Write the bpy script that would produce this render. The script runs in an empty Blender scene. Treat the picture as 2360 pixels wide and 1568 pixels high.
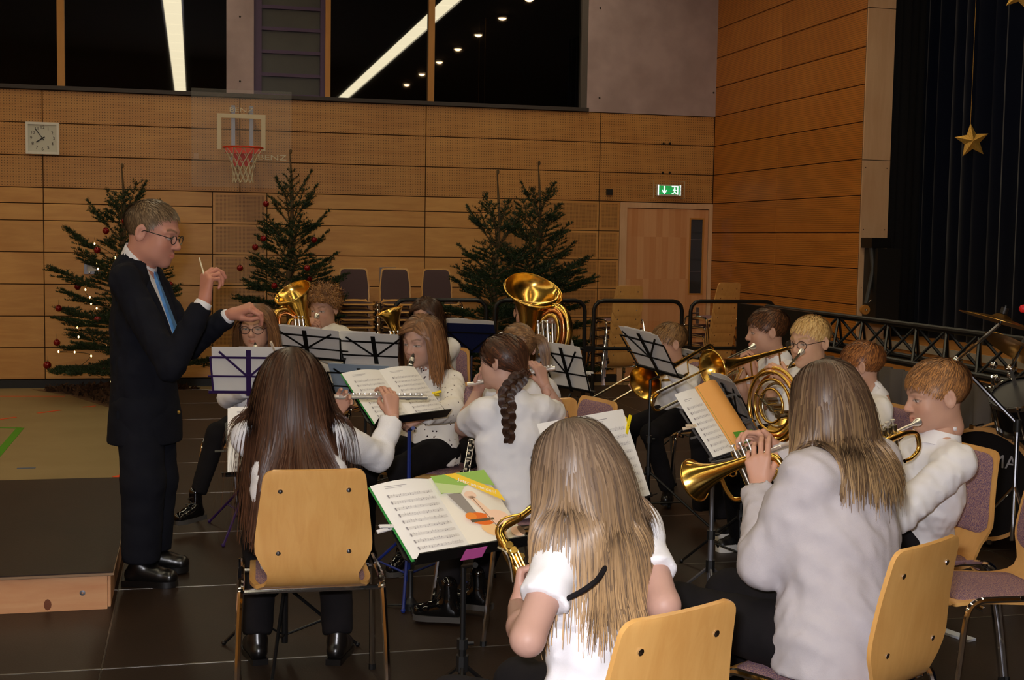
import bpy, math, random, time
import numpy as np
from mathutils import Vector, Matrix
T0 = time.time()
random.seed(7); RNG = np.random.default_rng(7)
scene = bpy.context.scene
COL = scene.collection
PI = math.pi

# ------------------------------------------------------------------ camera
F = 3014.5; YAW, PITCH, ROLL, CAMH = 0.23931, -0.077634, 0.016736, 1.6
V3 = lambda *a: np.array(a, float)
FW = V3(math.sin(YAW)*math.cos(PITCH), math.cos(YAW)*math.cos(PITCH), math.sin(PITCH))
_r0 = V3(math.cos(YAW), -math.sin(YAW), 0); _u0 = np.cross(_r0, FW)
RT = math.cos(ROLL)*_r0 + math.sin(ROLL)*_u0
UP = math.cos(ROLL)*_u0 - math.sin(ROLL)*_r0
FH = V3(math.sin(YAW), math.cos(YAW), 0); RH = V3(math.cos(YAW), -math.sin(YAW), 0); ZU = V3(0, 0, 1)
CAM = V3(0, 0, CAMH)
def ray(x, y): return FW + (x-1180)/F*RT - (y-784)/F*UP
def P(x, y, d): return CAM + d*ray(x, y)                       # a point of the place, from its bearing and distance
def G(x, y, z=0.0): v = ray(x, y); return CAM + v*((z-CAMH)/v[2])
def WY(x, y, Y): v = ray(x, y); return CAM + v*(Y/v[1])
def WX(x, y, X): v = ray(x, y); return CAM + v*(X/v[0])
def dirc(t):                                                    # heading: 0 away, 90 camera-left, 180 towards, -90 right
    t = math.radians(t); return math.cos(t)*FH - math.sin(t)*RH
cd = bpy.data.cameras.new('camera'); cam = bpy.data.objects.new('camera', cd); COL.objects.link(cam)
cd.sensor_fit = 'HORIZONTAL'; cd.sensor_width = 36; cd.lens = F/2360*36; cd.clip_start = .05; cd.clip_end = 200
cam.matrix_world = Matrix(((RT[0], UP[0], -FW[0], 0), (RT[1], UP[1], -FW[1], 0), (RT[2], UP[2], -FW[2], CAMH), (0, 0, 0, 1)))
scene.camera = cam

# ------------------------------------------------------------------ world, flash, exposure
w = bpy.data.worlds.new('night'); scene.world = w; w.use_nodes = True
w.node_tree.nodes['Background'].inputs[0].default_value = (.002, .002, .003, 1)
w.node_tree.nodes['Background'].inputs[1].default_value = 1.0
fl = bpy.data.lights.new('camera_flash', 'AREA'); fl.shape = 'RECTANGLE'; fl.size = .09; fl.size_y = .05
FLASH_POWER, STRIP_L, SPOT_W = 104, 9.0, 9.0
fl.energy = FLASH_POWER; fl.color = (1, .985, 1.04)
flo = bpy.data.objects.new('camera_flash', fl); COL.objects.link(flo)
flo.matrix_world = Matrix.Translation(-.07*RH + V3(0, 0, .10)) @ cam.matrix_world
vs = scene.view_settings; vs.view_transform = 'Standard'; vs.look = 'None'; vs.gamma = 1; vs.exposure = 0.0; vs.use_curve_mapping = False
scene.display_settings.display_device = 'sRGB'
try:
    scene.cycles.use_denoising = True
    scene.cycles.max_bounces = 8; scene.cycles.diffuse_bounces = 4; scene.cycles.glossy_bounces = 4; scene.cycles.sample_clamp_indirect = 6
except Exception: pass

# ------------------------------------------------------------------ materials
def lin(c): c = c/255; return c/12.92 if c <= .04045 else ((c+.055)/1.055)**2.4
def S(r, g, b): return (lin(r), lin(g), lin(b), 1)
MATS = {}
class NT:
    def __init__(s, m): s.t = m.node_tree; s.n = s.t.nodes; s.l = s.t.links
    def node(s, ty, **k):
        n = s.n.new(ty)
        for a, v in k.items(): setattr(n, a, v)
        return n
    def link(s, a, b): s.l.new(a, b)
    def math(s, op, a, b=None, c=None):
        n = s.n.new('ShaderNodeMath'); n.operation = op
        for i, v in enumerate((a, b, c)):
            if v is None: continue
            if isinstance(v, (int, float)): n.inputs[i].default_value = v
            else: s.l.new(v, n.inputs[i])
        return n.outputs[0]
    def mix(s, fac, a, b, blend='MIX'):
        n = s.n.new('ShaderNodeMix'); n.data_type = 'RGBA'; n.blend_type = blend
        for i, v in ((0, fac), (6, a), (7, b)):
            if isinstance(v, (int, float)): n.inputs[i].default_value = v
            elif isinstance(v, tuple): n.inputs[i].default_value = v
            else: s.l.new(v, n.inputs[i])
        return n.outputs[2]
    def noise(s, vec, scale=5, detail=3, rough=.5, dist=0.0):
        n = s.n.new('ShaderNodeTexNoise'); n.inputs['Scale'].default_value = scale; n.inputs['Detail'].default_value = detail
        n.inputs['Roughness'].default_value = rough; n.inputs['Distortion'].default_value = dist
        if vec is not None: s.l.new(vec, n.inputs['Vector'])
        return n.outputs[0]
    def ramp(s, fac, stops):
        n = s.n.new('ShaderNodeValToRGB'); e = n.color_ramp.elements
        while len(e) < len(stops): e.new(.5)
        for k, (p, c) in enumerate(stops): e[k].position = p; e[k].color = c
        s.l.new(fac, n.inputs[0]); return n.outputs[0]
    def mapping(s, vec, scale=(1, 1, 1), rot=(0, 0, 0), loc=(0, 0, 0)):
        n = s.n.new('ShaderNodeMapping'); n.inputs['Scale'].default_value = scale; n.inputs['Rotation'].default_value = rot; n.inputs['Location'].default_value = loc
        s.l.new(vec, n.inputs['Vector']); return n.outputs[0]
    def bump(s, h, strength=.3, dist=.01):
        n = s.n.new('ShaderNodeBump'); n.inputs['Strength'].default_value = strength; n.inputs['Distance'].default_value = dist
        s.l.new(h, n.inputs['Height']); s.l.new(n.outputs[0], s.bs.inputs['Normal'])
def newmat(name, color=(.8, .8, .8, 1), rough=.5, metal=0.0, spec=.5, emit=None, estr=0.0, **k):
    m = bpy.data.materials.new(name); m.use_nodes = True; t = NT(m)
    b = t.bs = m.node_tree.nodes['Principled BSDF']
    b.inputs['Base Color'].default_value = color; b.inputs['Roughness'].default_value = rough; b.inputs['Metallic'].default_value = metal
    b.inputs['Specular IOR Level'].default_value = spec
    if emit: b.inputs['Emission Color'].default_value = emit; b.inputs['Emission Strength'].default_value = estr
    for kk, v in k.items(): b.inputs[kk].default_value = v
    MATS[name] = m; return m, t
def pos(t): return t.node('ShaderNodeNewGeometry').outputs['Position']
def objc(t): return t.node('ShaderNodeTexCoord').outputs['Object']
def orand(t): return t.node('ShaderNodeObjectInfo').outputs['Random']
def noisy(name, c1, c2, scale=8, rough=.5, metal=0.0, spec=.5, stretch=(1, 1, 1), coord='object', bump=0.0, bscale=None, detail=4, lo=.35, hi=.65, **k):
    m, t = newmat(name, c1, rough, metal, spec, **k)
    v = t.mapping(objc(t) if coord == 'object' else pos(t), stretch)
    n = t.noise(v, scale, detail)
    t.link(t.ramp(n, [(lo, c1), (hi, c2)]), t.bs.inputs['Base Color'])
    if bump: t.bump(t.noise(v, bscale or scale*4, 3), bump, .004)
    return m
def wood(name, c1, c2, axis='x', coord='pos', rough=.42, perf=None, slit=None, scale=1.0, rnd=.25, spec=.4):
    m, t = newmat(name, c1, rough, 0, spec)
    p = pos(t) if coord == 'pos' else objc(t)
    off = t.node('ShaderNodeVectorMath', operation='ADD'); t.link(p, off.inputs[0])
    cmb = t.node('ShaderNodeCombineXYZ'); r = orand(t)
    for i, q in enumerate((7.3, 3.1, 5.7)): t.link(t.math('MULTIPLY', r, q), cmb.inputs[i])
    t.link(cmb.outputs[0], off.inputs[1])
    st = {'x': (1.2, 9, 9), 'y': (9, 1.2, 9), 'z': (9, 9, 1.2)}[axis]
    v = t.mapping(off.outputs[0], tuple(a*scale for a in st))
    n = t.noise(v, 1.6, 5, .6, .8); n2 = t.noise(t.mapping(off.outputs[0], tuple(1.3*scale for _ in st)), 1.5, 2)
    f = t.math('ADD', t.math('MULTIPLY', n, .55), t.math('MULTIPLY', n2, .45))
    c = t.ramp(f, [(.36, c1), (.64, c2)])
    if rnd:
        c = t.mix(t.math('MULTIPLY', r, rnd), c, (c1[0]*.62, c1[1]*.6, c1[2]*.55, 1))
    if perf or slit:
        sp = t.node('ShaderNodeSeparateXYZ'); t.link(pos(t), sp.inputs[0])
        def fr(o, pitch): return t.math('SUBTRACT', t.math('FRACT', t.math('DIVIDE', o, pitch)), .5)
        if perf:
            pitch, rad, dep = perf
            a = fr(sp.outputs[0], pitch); b = fr(sp.outputs[2], pitch)
            d = t.math('SQRT', t.math('ADD', t.math('MULTIPLY', a, a), t.math('MULTIPLY', b, b)))
            h = t.math('LESS_THAN', d, rad)
        else:
            pitch, rad, dep = slit
            h = t.math('LESS_THAN', t.math('ABSOLUTE', fr(sp.outputs[2], pitch)), rad)
        c = t.mix(t.math('MULTIPLY', h, dep), c, (.012, .008, .005, 1))
    t.link(c, t.bs.inputs['Base Color'])
    return m

WOODC1, WOODC2 = S(198, 141, 78), S(220, 166, 98)
M_birch = wood('birch_plain', WOODC1, WOODC2)
M_perf = wood('birch_perforated', S(186, 130, 71), S(208, 153, 88), perf=(.031, .17, .8))
M_fine = wood('birch_fine_perforated', S(186, 133, 74), S(202, 148, 86), perf=(.016, .3, .62))
M_slit = wood('oak_slit_panel', S(184, 110, 38), S(198, 124, 48), axis='y', slit=(.022, .13, .5))
M_maple = wood('maple_post', S(212, 170, 132), S(226, 188, 150), axis='z')
M_timber = wood('timber_mullion', S(190, 130, 60), S(205, 145, 74), axis='z')
M_beech = wood('beech_plywood', S(214, 158, 88), S(228, 176, 104), axis='z', coord='obj', scale=2.2, rnd=.12, rough=.32, spec=.5)
M_beechd = wood('beech_edge', S(196, 138, 70), S(212, 154, 84), axis='x', coord='obj', scale=2, rnd=.1, rough=.4)
M_pine = wood('pine_board', S(214, 150, 104), S(232, 182, 134), axis='x', scale=.9, rnd=.1)
def _door():
    m, t = newmat('door_veneer', S(205, 150, 110), .4, 0, .4)
    sp = t.node('ShaderNodeSeparateXYZ'); t.link(pos(t), sp.inputs[0])
    fl_ = t.math('FLOOR', t.math('DIVIDE', sp.outputs[0], .085))
    wn = t.node('ShaderNodeTexWhiteNoise', noise_dimensions='2D'); cb = t.node('ShaderNodeCombineXYZ')
    t.link(fl_, cb.inputs[0]); t.link(t.math('FLOOR', t.math('DIVIDE', sp.outputs[2], .55)), cb.inputs[1]); t.link(cb.outputs[0], wn.inputs[0])
    n = t.noise(t.mapping(pos(t), (30, 30, 2)), 1, 4)
    f = t.math('ADD', t.math('MULTIPLY', wn.outputs[0], .55), t.math('MULTIPLY', n, .45))
    t.link(t.ramp(f, [(.2, S(205, 142, 92)), (.8, S(222, 168, 122))]), t.bs.inputs['Base Color']); return m
M_door = _door()
M_concrete = noisy('concrete', S(164, 142, 142), S(180, 158, 158), 3, .85, coord='pos', bump=.15, bscale=30)
M_dark = newmat('dark_gap', S(26, 20, 14), .9)[0]
M_blacktrim = newmat('black_trim', S(12, 12, 14), .5)[0]
M_sill = newmat('dark_sill', S(58, 50, 48), .6)[0]
M_glass = newmat('night_glass', (.0015, .0015, .0018, 1), .015, 0, .5, IOR=1.9)[0]
M_greyglass = noisy('grey_glass', S(58, 56, 52), S(66, 64, 58), 3, .35, coord='pos')
M_purple = newmat('purple_steel', S(74, 50, 84), .45)[0]
M_gym = noisy('gym_floor', S(146, 126, 88), S(154, 134, 96), 2, .45, coord='pos')
M_green = newmat('green_line', S(70, 150, 20), .5)[0]
M_red = newmat('red_line', S(235, 80, 25), .5)[0]
M_blue = newmat('blue_line', S(60, 90, 130), .5)[0]
def _deck():
    m, t = newmat('stage_deck', S(52, 36, 26), .48, 0, .3)
    p = pos(t); r = orand(t)
    n = t.noise(p, 2.2, 5, .6); n2 = t.noise(p, 160, 2)
    f = t.math('ADD', t.math('MULTIPLY', n, .8), t.math('MULTIPLY', r, .2))
    c = t.ramp(f, [(.3, S(34, 23, 16)), (.75, S(50, 35, 25))])
    sp = t.math('GREATER_THAN', t.noise(p, 26, 1), .82)
    c = t.mix(t.math('MULTIPLY', sp, .25), c, S(120, 100, 80))
    t.link(c, t.bs.inputs['Base Color']); t.bump(n2, .25, .002); return m
M_deck = _deck()
M_alu = newmat('aluminium', S(205, 200, 190), .3, 1.0)[0]
M_chrome = newmat('chrome', S(225, 225, 230), .08, 1.0)[0]
M_blackm = newmat('black_metal', S(14, 14, 15), .38, 0, .5)[0]
M_blackp = newmat('black_plastic', S(18, 18, 19), .45)[0]
M_greyst = newmat('grey_steel', S(130, 130, 136), .35, .8)[0]
M_white = newmat('white_paint', S(226, 222, 214), .5)[0]
M_paper = noisy('paper', S(240, 236, 230), S(246, 243, 238), 3, .8, spec=.2)
M_ink = newmat('ink', S(158, 152, 154), .9, spec=.1)[0]
M_inkd = newmat('dark_ink', S(70, 62, 66), .9, spec=.1)[0]

# ------------------------------------------------------------------ mesh helpers
def mat_of(x): return x if not isinstance(x, str) else MATS[x]
def finish(name, me, mats, parent, smooth, label=None):
    for m in (mats if isinstance(mats, (list, tuple)) else [mats]): me.materials.append(m)
    if smooth:
        me.shade_smooth()
        if smooth is not True: me.set_sharp_from_angle(angle=math.radians(smooth))
    o = bpy.data.objects.new(name, me); COL.objects.link(o)
    if parent is not None:
        o.parent = parent
        if parent.get('_abs'): o.location = -Vector(parent['_abs'])
    if label: o['label'] = label
    return o
def np_mesh(name, Vv, Fq, col=None, mi=None):
    me = bpy.data.meshes.new(name); Vv = np.asarray(Vv, np.float32); Fq = np.asarray(Fq, np.int32); k = Fq.shape[1]
    me.vertices.add(len(Vv)); me.vertices.foreach_set('co', Vv.ravel())
    me.loops.add(Fq.size); me.loops.foreach_set('vertex_index', Fq.ravel())
    me.polygons.add(len(Fq)); me.polygons.foreach_set('loop_start', np.arange(0, Fq.size, k, dtype=np.int32))
    if mi is not None: me.polygons.foreach_set('material_index', np.asarray(mi, np.int32))
    me.update(calc_edges=True)
    if col is not None:
        a = me.color_attributes.new('Col', 'FLOAT_COLOR', 'POINT'); c = np.ones((len(Vv), 4), np.float32); c[:, :3] = col; a.data.foreach_set('color', c.ravel())
    return me
def frame(o, x=None, y=None, z=None):
    """4x4 from an origin and two of the three axes"""
    n = lambda v: np.asarray(v, float)/np.linalg.norm(v)
    if x is not None and y is not None: x = n(x); z = n(np.cross(x, y)); y = np.cross(z, x)
    elif y is not None and z is not None: y = n(y); x = n(np.cross(y, z)); z = np.cross(x, y)
    else: z = n(z); y = n(np.cross(z, x)); x = np.cross(y, z)
    M = np.eye(4); M[:3, 0] = x; M[:3, 1] = y; M[:3, 2] = z; M[:3, 3] = o; return M
def xf(M, p):
    p = np.asarray(p, float); return p @ M[:3, :3].T + M[:3, 3]
def spline(pts, n=8, closed=False):
    p = np.asarray(pts, float); N = len(p); out = []
    for i in range(N if closed else N-1):
        a, b, c, d = (p[(i-1) % N], p[i], p[(i+1) % N], p[(i+2) % N]) if closed else (p[max(i-1, 0)], p[i], p[i+1], p[min(i+2, N-1)])
        for k in range(n):
            t = k/n; out.append(.5*((2*b)+(c-a)*t+(2*a-5*b+4*c-d)*t*t+(3*b-a-3*c+d)*t**3))
    if not closed: out.append(p[-1])
    return np.array(out)
class MB:
    def __init__(s): s.v = []; s.f = []; s.m = []; s.n = 0
    def add(s, v, f, mi=0):
        s.v.append(np.asarray(v, float)); s.f += [tuple(i+s.n for i in q) for q in f]; s.m += [mi]*len(f); s.n += len(v); return s
    def box(s, lo, hi, M=None, mi=0):
        x0, y0, z0 = lo; x1, y1, z1 = hi
        v = np.array([(x, y, z) for z in (z0, z1) for y in (y0, y1) for x in (x0, x1)], float)
        if M is not None: v = xf(M, v)
        return s.add(v, [(0, 2, 3, 1), (4, 5, 7, 6), (0, 1, 5, 4), (2, 6, 7, 3), (0, 4, 6, 2), (1, 3, 7, 5)], mi)
    def bar(s, a, b, w, h, up=(0, 0, 1), mi=0):
        a = np.asarray(a, float); b = np.asarray(b, float); L = np.linalg.norm(b-a)
        d = (b-a)/L; u = np.asarray(up, float)
        if abs(d @ u) > .98*np.linalg.norm(u): u = V3(1, 0, 0) if abs(d[0]) < .9 else V3(0, 1, 0)
        M = frame(a, y=d, z=u-(u@d)*d); return s.box((-w/2, 0, -h/2), (w/2, L, h/2), M, mi)
    def tube(s, pts, r, n=8, cap=True, mi=0, closed=False):
        p = np.asarray(pts, float); N = len(p); r = np.broadcast_to(np.asarray(r, float), (N,))
        t = np.empty_like(p)
        if closed: t = np.roll(p, -1, 0)-np.roll(p, 1, 0)
        else: t[1:-1] = p[2:]-p[:-2]; t[0] = p[1]-p[0]; t[-1] = p[-1]-p[-2]
        t /= np.linalg.norm(t, axis=1)[:, None]+1e-12
        u = np.cross(t[0], V3(0, 0, 1)); 
        if np.linalg.norm(u) < .1: u = np.cross(t[0], V3(0, 1, 0))
        a = np.arange(n)*2*PI/n; V = np.empty((N, n, 3))
        for i in range(N):
            u = u-(u@t[i])*t[i]; u /= np.linalg.norm(u); w_ = np.cross(t[i], u)
            V[i] = p[i]+r[i]*(np.cos(a)[:, None]*u+np.sin(a)[:, None]*w_)
        f = []
        for i in range(N if closed else N-1):
            j = (i+1) % N
            for k in range(n): k2 = (k+1) % n; f.append((i*n+k, i*n+k2, j*n+k2, j*n+k))
        if cap and not closed: f.append(tuple(range(n-1, -1, -1))); f.append(tuple((N-1)*n+k for k in range(n)))
        return s.add(V.reshape(-1, 3), f, mi)
    def rod(s, a, b, r, r2=None, n=8, mi=0): return s.tube([a, b], [r, r if r2 is None else r2], n, True, mi)
    def lathe(s, prof, M=None, n=24, mi=0, close=False):
        a = np.arange(n)*2*PI/n; V = []
        for r, z in prof: V += [(r*math.cos(q), r*math.sin(q), z) for q in a]
        V = np.array(V); V = xf(M, V) if M is not None else V; f = []
        for i in range(len(prof)-1):
            for k in range(n): k2 = (k+1) % n; f.append((i*n+k, i*n+k2, (i+1)*n+k2, (i+1)*n+k))
        if close: f.append(tuple(range(n-1, -1, -1))); f.append(tuple((len(prof)-1)*n+k for k in range(n)))
        return s.add(V, f, mi)
    def ball(s, c, r, n=12, mi=0, M=None):
        m = max(4, n//2); r3 = np.broadcast_to(np.asarray(r, float), (3,)); prof = [(math.sin(PI*i/m), -math.cos(PI*i/m)) for i in range(m+1)]
        prof[0] = (.02, -1); prof[-1] = (.02, 1)
        T = np.eye(4); T[:3, :3] = np.diag(r3); T[:3, 3] = c
        if M is not None: T = M @ T
        return s.lathe(prof, T, n, mi, True)
    def slab(s, poly, t0, t1, M=None, mi=0):
        """polygon in the local xy plane, extruded from z=t0 to t1"""
        N = len(poly); v = [(x, y, t0) for x, y in poly]+[(x, y, t1) for x, y in poly]; v = np.array(v, float)
        if M is not None: v = xf(M, v)
        f = [tuple(range(N-1, -1, -1)), tuple(range(N, 2*N))]+[(i, (i+1) % N, N+(i+1) % N, N+i) for i in range(N)]
        return s.add(v, f, mi)
    def quad(s, a, b, c, d, mi=0): return s.add([a, b, c, d], [(0, 1, 2, 3)], mi)
    def grid(s, A, mi=0, closed_u=False):
        A = np.asarray(A, float); nu, nv = A.shape[:2]; f = []
        for i in range(nu if closed_u else nu-1):
            for j in range(nv-1): i2 = (i+1) % nu; f.append((i*nv+j, i2*nv+j, i2*nv+j+1, i*nv+j+1))
        return s.add(A.reshape(-1, 3), f, mi)
    def mesh(s, name):
        me = bpy.data.meshes.new(name); me.from_pydata(np.concatenate(s.v).tolist(), [], s.f)
        if any(s.m): me.polygons.foreach_set('material_index', np.array(s.m, np.int32))
        me.update(); return me
    def build(s, name, mats, parent=None, smooth=35, label=None): return finish(name, s.mesh(name), mats, parent, smooth, label)
def tag(o, label, cat=None, group=None, kind=None):
    o['label'] = label
    if cat: o['category'] = cat
    if group: o['group'] = group
    if kind: o['kind'] = kind
    return o
def thing(name, label, cat, loc=(0, 0, 0), group=None, rz=None, absolute=True):
    o = bpy.data.objects.new(name, None); COL.objects.link(o); o.empty_display_size = .1; o.location = Vector(loc)
    if rz is not None: o.rotation_euler = (0, 0, rz)
    elif absolute: o['_abs'] = [float(q) for q in loc]
    return tag(o, label, cat, group)
def struct(o): o['kind'] = 'structure'; return o
def copy_tree(o, parent=None):
    c = o.copy(); COL.objects.link(c); c.parent = parent
    for ch in o.children: copy_tree(ch, c)
    return c
def text_mesh(txt, size, M, mat, name, parent=None, extr=.0006, align='CENTER', squash=1.0):
    cu = bpy.data.curves.new(name, 'FONT'); cu.body = txt; cu.size = size; cu.align_x = align; cu.align_y = 'CENTER'; cu.extrude = extr; cu.resolution_u = 3
    tmp = bpy.data.objects.new('tmp', cu); COL.objects.link(tmp); dg = bpy.context.evaluated_depsgraph_get()
    me = bpy.data.meshes.new_from_object(tmp.evaluated_get(dg)); bpy.data.objects.remove(tmp)
    n = len(me.vertices); co = np.empty(n*3, np.float32); me.vertices.foreach_get('co', co); co = co.reshape(-1, 3); co[:, 0] *= squash
    me.vertices.foreach_set('co', xf(M, co).astype(np.float32).ravel()); me.update(); me.name = name
    return finish(name, me, mat, parent, False)
# ------------------------------------------------------------------ the hall
GZ = -.25; YW = 16.2; XR = 6.64; CEIL = 5.7; XL = -10.0; YB = -9.0
struct(MB().box((XL, YB, GZ-.1), (XR+6, YW+.3, GZ)).build('floor', M_gym, None, False))
fl_o = bpy.data.objects['floor']
def mark(pts, m, wd=.05):
    b = MB()
    for a, c in zip(pts[:-1], pts[1:]): b.bar((*a, GZ+.001), (*c, GZ+.001), wd, .003)
    b.build('marking', m, fl_o, False)
def gx(x, y): return tuple(G(x, y, GZ)[:2])
mark([gx(-40, 986), gx(47, 987)], M_green, .045); mark([gx(47, 987), gx(-12, 1056)], M_green, .07)
mark([gx(-60, 914), gx(150, 914)], M_red, .02); mark([gx(-5, 968), gx(36, 962)], M_red, .04); mark([gx(87, 953), gx(139, 946)], M_red, .04)
mark([gx(190, 939), gx(220, 936)], M_red, .03); mark([gx(39, 1080), gx(82, 1079)], M_blue, .03)
mark([gx(270, 1101), gx(292, 1095)], M_red, .09); mark([gx(445, 911), gx(480, 912)], M_red, .02)
mark([gx(440, 903), gx(480, 903)], M_blue, .02)
ceil = struct(MB().box((XL, YB, CEIL), (XR+6, YW+.3, CEIL+.2)).build('ceiling', newmat('ceiling_dark', S(70, 58, 46), .9)[0], None, False))
struct(MB().box((XL-.2, YB, GZ), (XL, YW+.3, CEIL)).build('wall_left', M_birch, None, False))
struct(MB().box((XL, YB-.2, GZ), (XR+6, YB, CEIL)).build('wall_front', M_birch, None, False))
wb = struct(MB().box((XL, YW+.016, GZ), (XR, YW+.3, 3.24)).build('wall_back', M_dark, None, False))
def panel(par, lo, hi, m, g=.0045):
    """one board of a wall: faces -Y or -X, its edges a little rounded"""
    lo = list(lo); hi = list(hi); ax = 1 if abs(hi[1]-lo[1]) < abs(hi[0]-lo[0]) else 0
    i = 1-ax; lo[i] += g; hi[i] -= g; lo[2] += g; hi[2] -= g
    b = MB(); e = .004
    l2 = lo[:]; h2 = hi[:]; l2[i] += e; l2[2] += e; h2[i] -= e; h2[2] -= e
    # front face chamfer
    f = lo[ax]
    def pt(u, z, d): q = [0, 0, z]; q[i] = u; q[ax] = d; return q
    V = [pt(l2[i], l2[2], f), pt(h2[i], l2[2], f), pt(h2[i], h2[2], f), pt(l2[i], h2[2], f)]
    V += [pt(lo[i], lo[2], f+e), pt(hi[i], lo[2], f+e), pt(hi[i], hi[2], f+e), pt(lo[i], hi[2], f+e)]
    V += [pt(lo[i], lo[2], hi[ax]), pt(hi[i], lo[2], hi[ax]), pt(hi[i], hi[2], hi[ax]), pt(lo[i], hi[2], hi[ax])]
    Fc = [(0, 1, 2, 3)]
    for a in (0, 4): Fc += [(a+k, a+4+k, a+4+(k+1) % 4, a+(k+1) % 4) for k in range(4)]
    b.add(V, Fc); return b.build('panel', m, par, False)
ROWS = [3.226, 2.847, 2.470, 2.098, 1.716, 1.346, .971, .596, .2236, -.15]
for k in range(3):
    e = [-8.5, -6.2, -3.95, -1.704, .543, 2.809, 5.078, XR]
    for a, c in zip(e[:-1], e[1:]): panel(wb, (a, YW, ROWS[k+1]), (c, YW+.018, ROWS[k]), M_perf)
for k in range(3, 9):
    z1, z0 = ROWS[k], ROWS[k+1]
    zs = [(z1, 1.915), (1.915, z0)] if k == 3 else [(z1, z0)]
    for zt, zb in zs:
        for a, c in ((-8.5, -6.2), (-6.2, -3.95), (-3.95, -1.704), (-1.704, .221), (.865, 2.809), (2.809, 3.747)): panel(wb, (a, YW, zb), (c, YW+.018, zt), M_birch)
    for a, c in ((.221, .865), (3.747, 5.08), (5.08, 5.362)):
        panel(wb, (a, YW, z0), (c, YW+.018, z1), M_fine)
        fr = MB()                                                 # plain rim round the drilled field
        for q in ((a+.005, z0+.005, c-.005, z0+.03), (a+.005, z1-.03, c-.005, z1-.005), (a+.005, z0+.03, a+.03, z1-.03), (c-.03, z0+.03, c-.005, z1-.03)):
            fr.box((q[0], YW-.0015, q[1]), (q[2], YW+.001, q[3]))
        fr.build('panel_rim', M_birch, wb, False)
struct(MB().box((-8.5, YW-.03, GZ), (5.362, YW+.02, -.155)).build('baseboard_back', M_blacktrim, None, False))
struct(MB().box((-8.5, YW-.05, 3.23), (4.9, YW+.1, 3.275)).build('trim_sill', M_sill, None, False))
# concrete over the boards, and the pier
struct(MB().box((4.883, YW-.01, 3.23), (XR, YW+.3, CEIL)).build('wall_concrete', M_concrete, None, False))
struct(MB().box((.386, YW-.02, 3.23), (.706, YW+.3, CEIL)).build('pillar_concrete', M_concrete, None, False))
anch = bpy.data.objects['wall_concrete']
for x, y in ((1383, 19), (1381, 226), (1644, 214)):
    p = WY(x, y, YW); MB().lathe([(.012, 0), (.012, .004), (.004, .006)], frame(V3(p[0], YW-.01, p[2]), x=(1, 0, 0), z=(0, -1, 0)), 10).build('formwork_hole', M_dark, anch)
for x, y in ((553, 39), (553, 188)):
    p = WY(x, y, YW); MB().lathe([(.012, 0), (.012, .004), (.004, .006)], frame(V3(p[0], YW-.02, p[2]), x=(1, 0, 0), z=(0, -1, 0)), 10).build('formwork_hole', M_dark, bpy.data.objects['pillar_concrete'])
def window(n, x0, x1):
    o = struct(MB().box((x0, YW+.06, 3.27), (x1, YW+.075, CEIL)).build('window_%d' % n, M_glass, None, False))
    MB().box((x0-.01, YW+.05, 3.26), (x1+.01, YW+.09, 3.285)).build('window_frame', M_blacktrim, o, False); return o
w1 = window(1, -8.5, -1.536); w2 = window(2, -1.455, .386); w3 = window(3, 1.622, 2.829); w4 = window(4, 2.905, 4.80)
for n, (a, c) in enumerate(((-1.536, -1.455), (1.559, 1.622), (2.829, 2.905))):
    struct(MB().box((a, YW+.0, 3.275), (c, YW+.2, CEIL)).build('trim_%d' % (n+1), M_timber, None, False))
struct(MB().box((4.80, YW+.0, 3.275), (4.883, YW+.2, CEIL)).build('trim_4', newmat('grey_reveal', S(92, 84, 80), .8)[0], None, False))
# louvre window in a purple steel frame
lw = struct(MB().box((.706, YW+.02, 3.275), (.80, YW+.12, CEIL)).box((1.50, YW+.02, 3.275), (1.559, YW+.12, CEIL)).build('window_5', M_purple, None, False))
zz = [3.275]+[WY(670, y, YW)[2] for y in (173, 120, 67, 17, -37, -90, -143, -196)]
for k, z in enumerate(zz):
    MB().box((.78, YW+.03, z-.02), (1.52, YW+.11, z+.02)).build('louvre_bar', M_purple, lw, False)
    if k: MB().box((.79, YW+.08, zz[k-1]+.018), (1.51, YW+.095, z-.018)).build('pane', M_greyglass, lw, False)
# right wall with slit boards, end post, stage mouth
wr = struct(MB().box((XR+.016, 12.26, GZ), (XR+.29, YW+.3, CEIL)).build('wall_right', M_dark, None, False))
RR = [5.7, 5.36, 4.74, 4.36, 3.985, 3.605]+ROWS
for k in range(len(RR)-1):
    for a, c in ((12.26, 14.25), (14.25, YW-.002)): panel(wr, (XR, a, RR[k+1]), (XR+.018, c, RR[k]), M_slit, .004 if k else .003)
struct(MB().box((XR-.02, 12.26, GZ), (XR+.02, YW, -.155)).build('baseboard_right', M_blacktrim, None, False))
po = struct(MB().box((XR+.004, 12.24, GZ), (XR+.30, 12.262, CEIL)).build('pillar_stage', M_dark, None, False))
for z0, z1 in ((-.25, 2.455), (2.462, 3.985), (3.992, 5.69)):
    pb = MB().box((XR-.001, 12.225, z0), (XR+.303, 12.245, z1)).build('panel', M_maple, po, False)
    if z0 < 0:
        for x in (XR+.03, XR+.27):
            for z in (.6, 1.15, 1.75, 2.38): MB().lathe([(.006, 0), (.005, .002)], frame(V3(x, 12.225, z), x=(1, 0, 0), z=(0, -1, 0)), 8, 0, True).build('screw', M_dark, pb)
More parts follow.
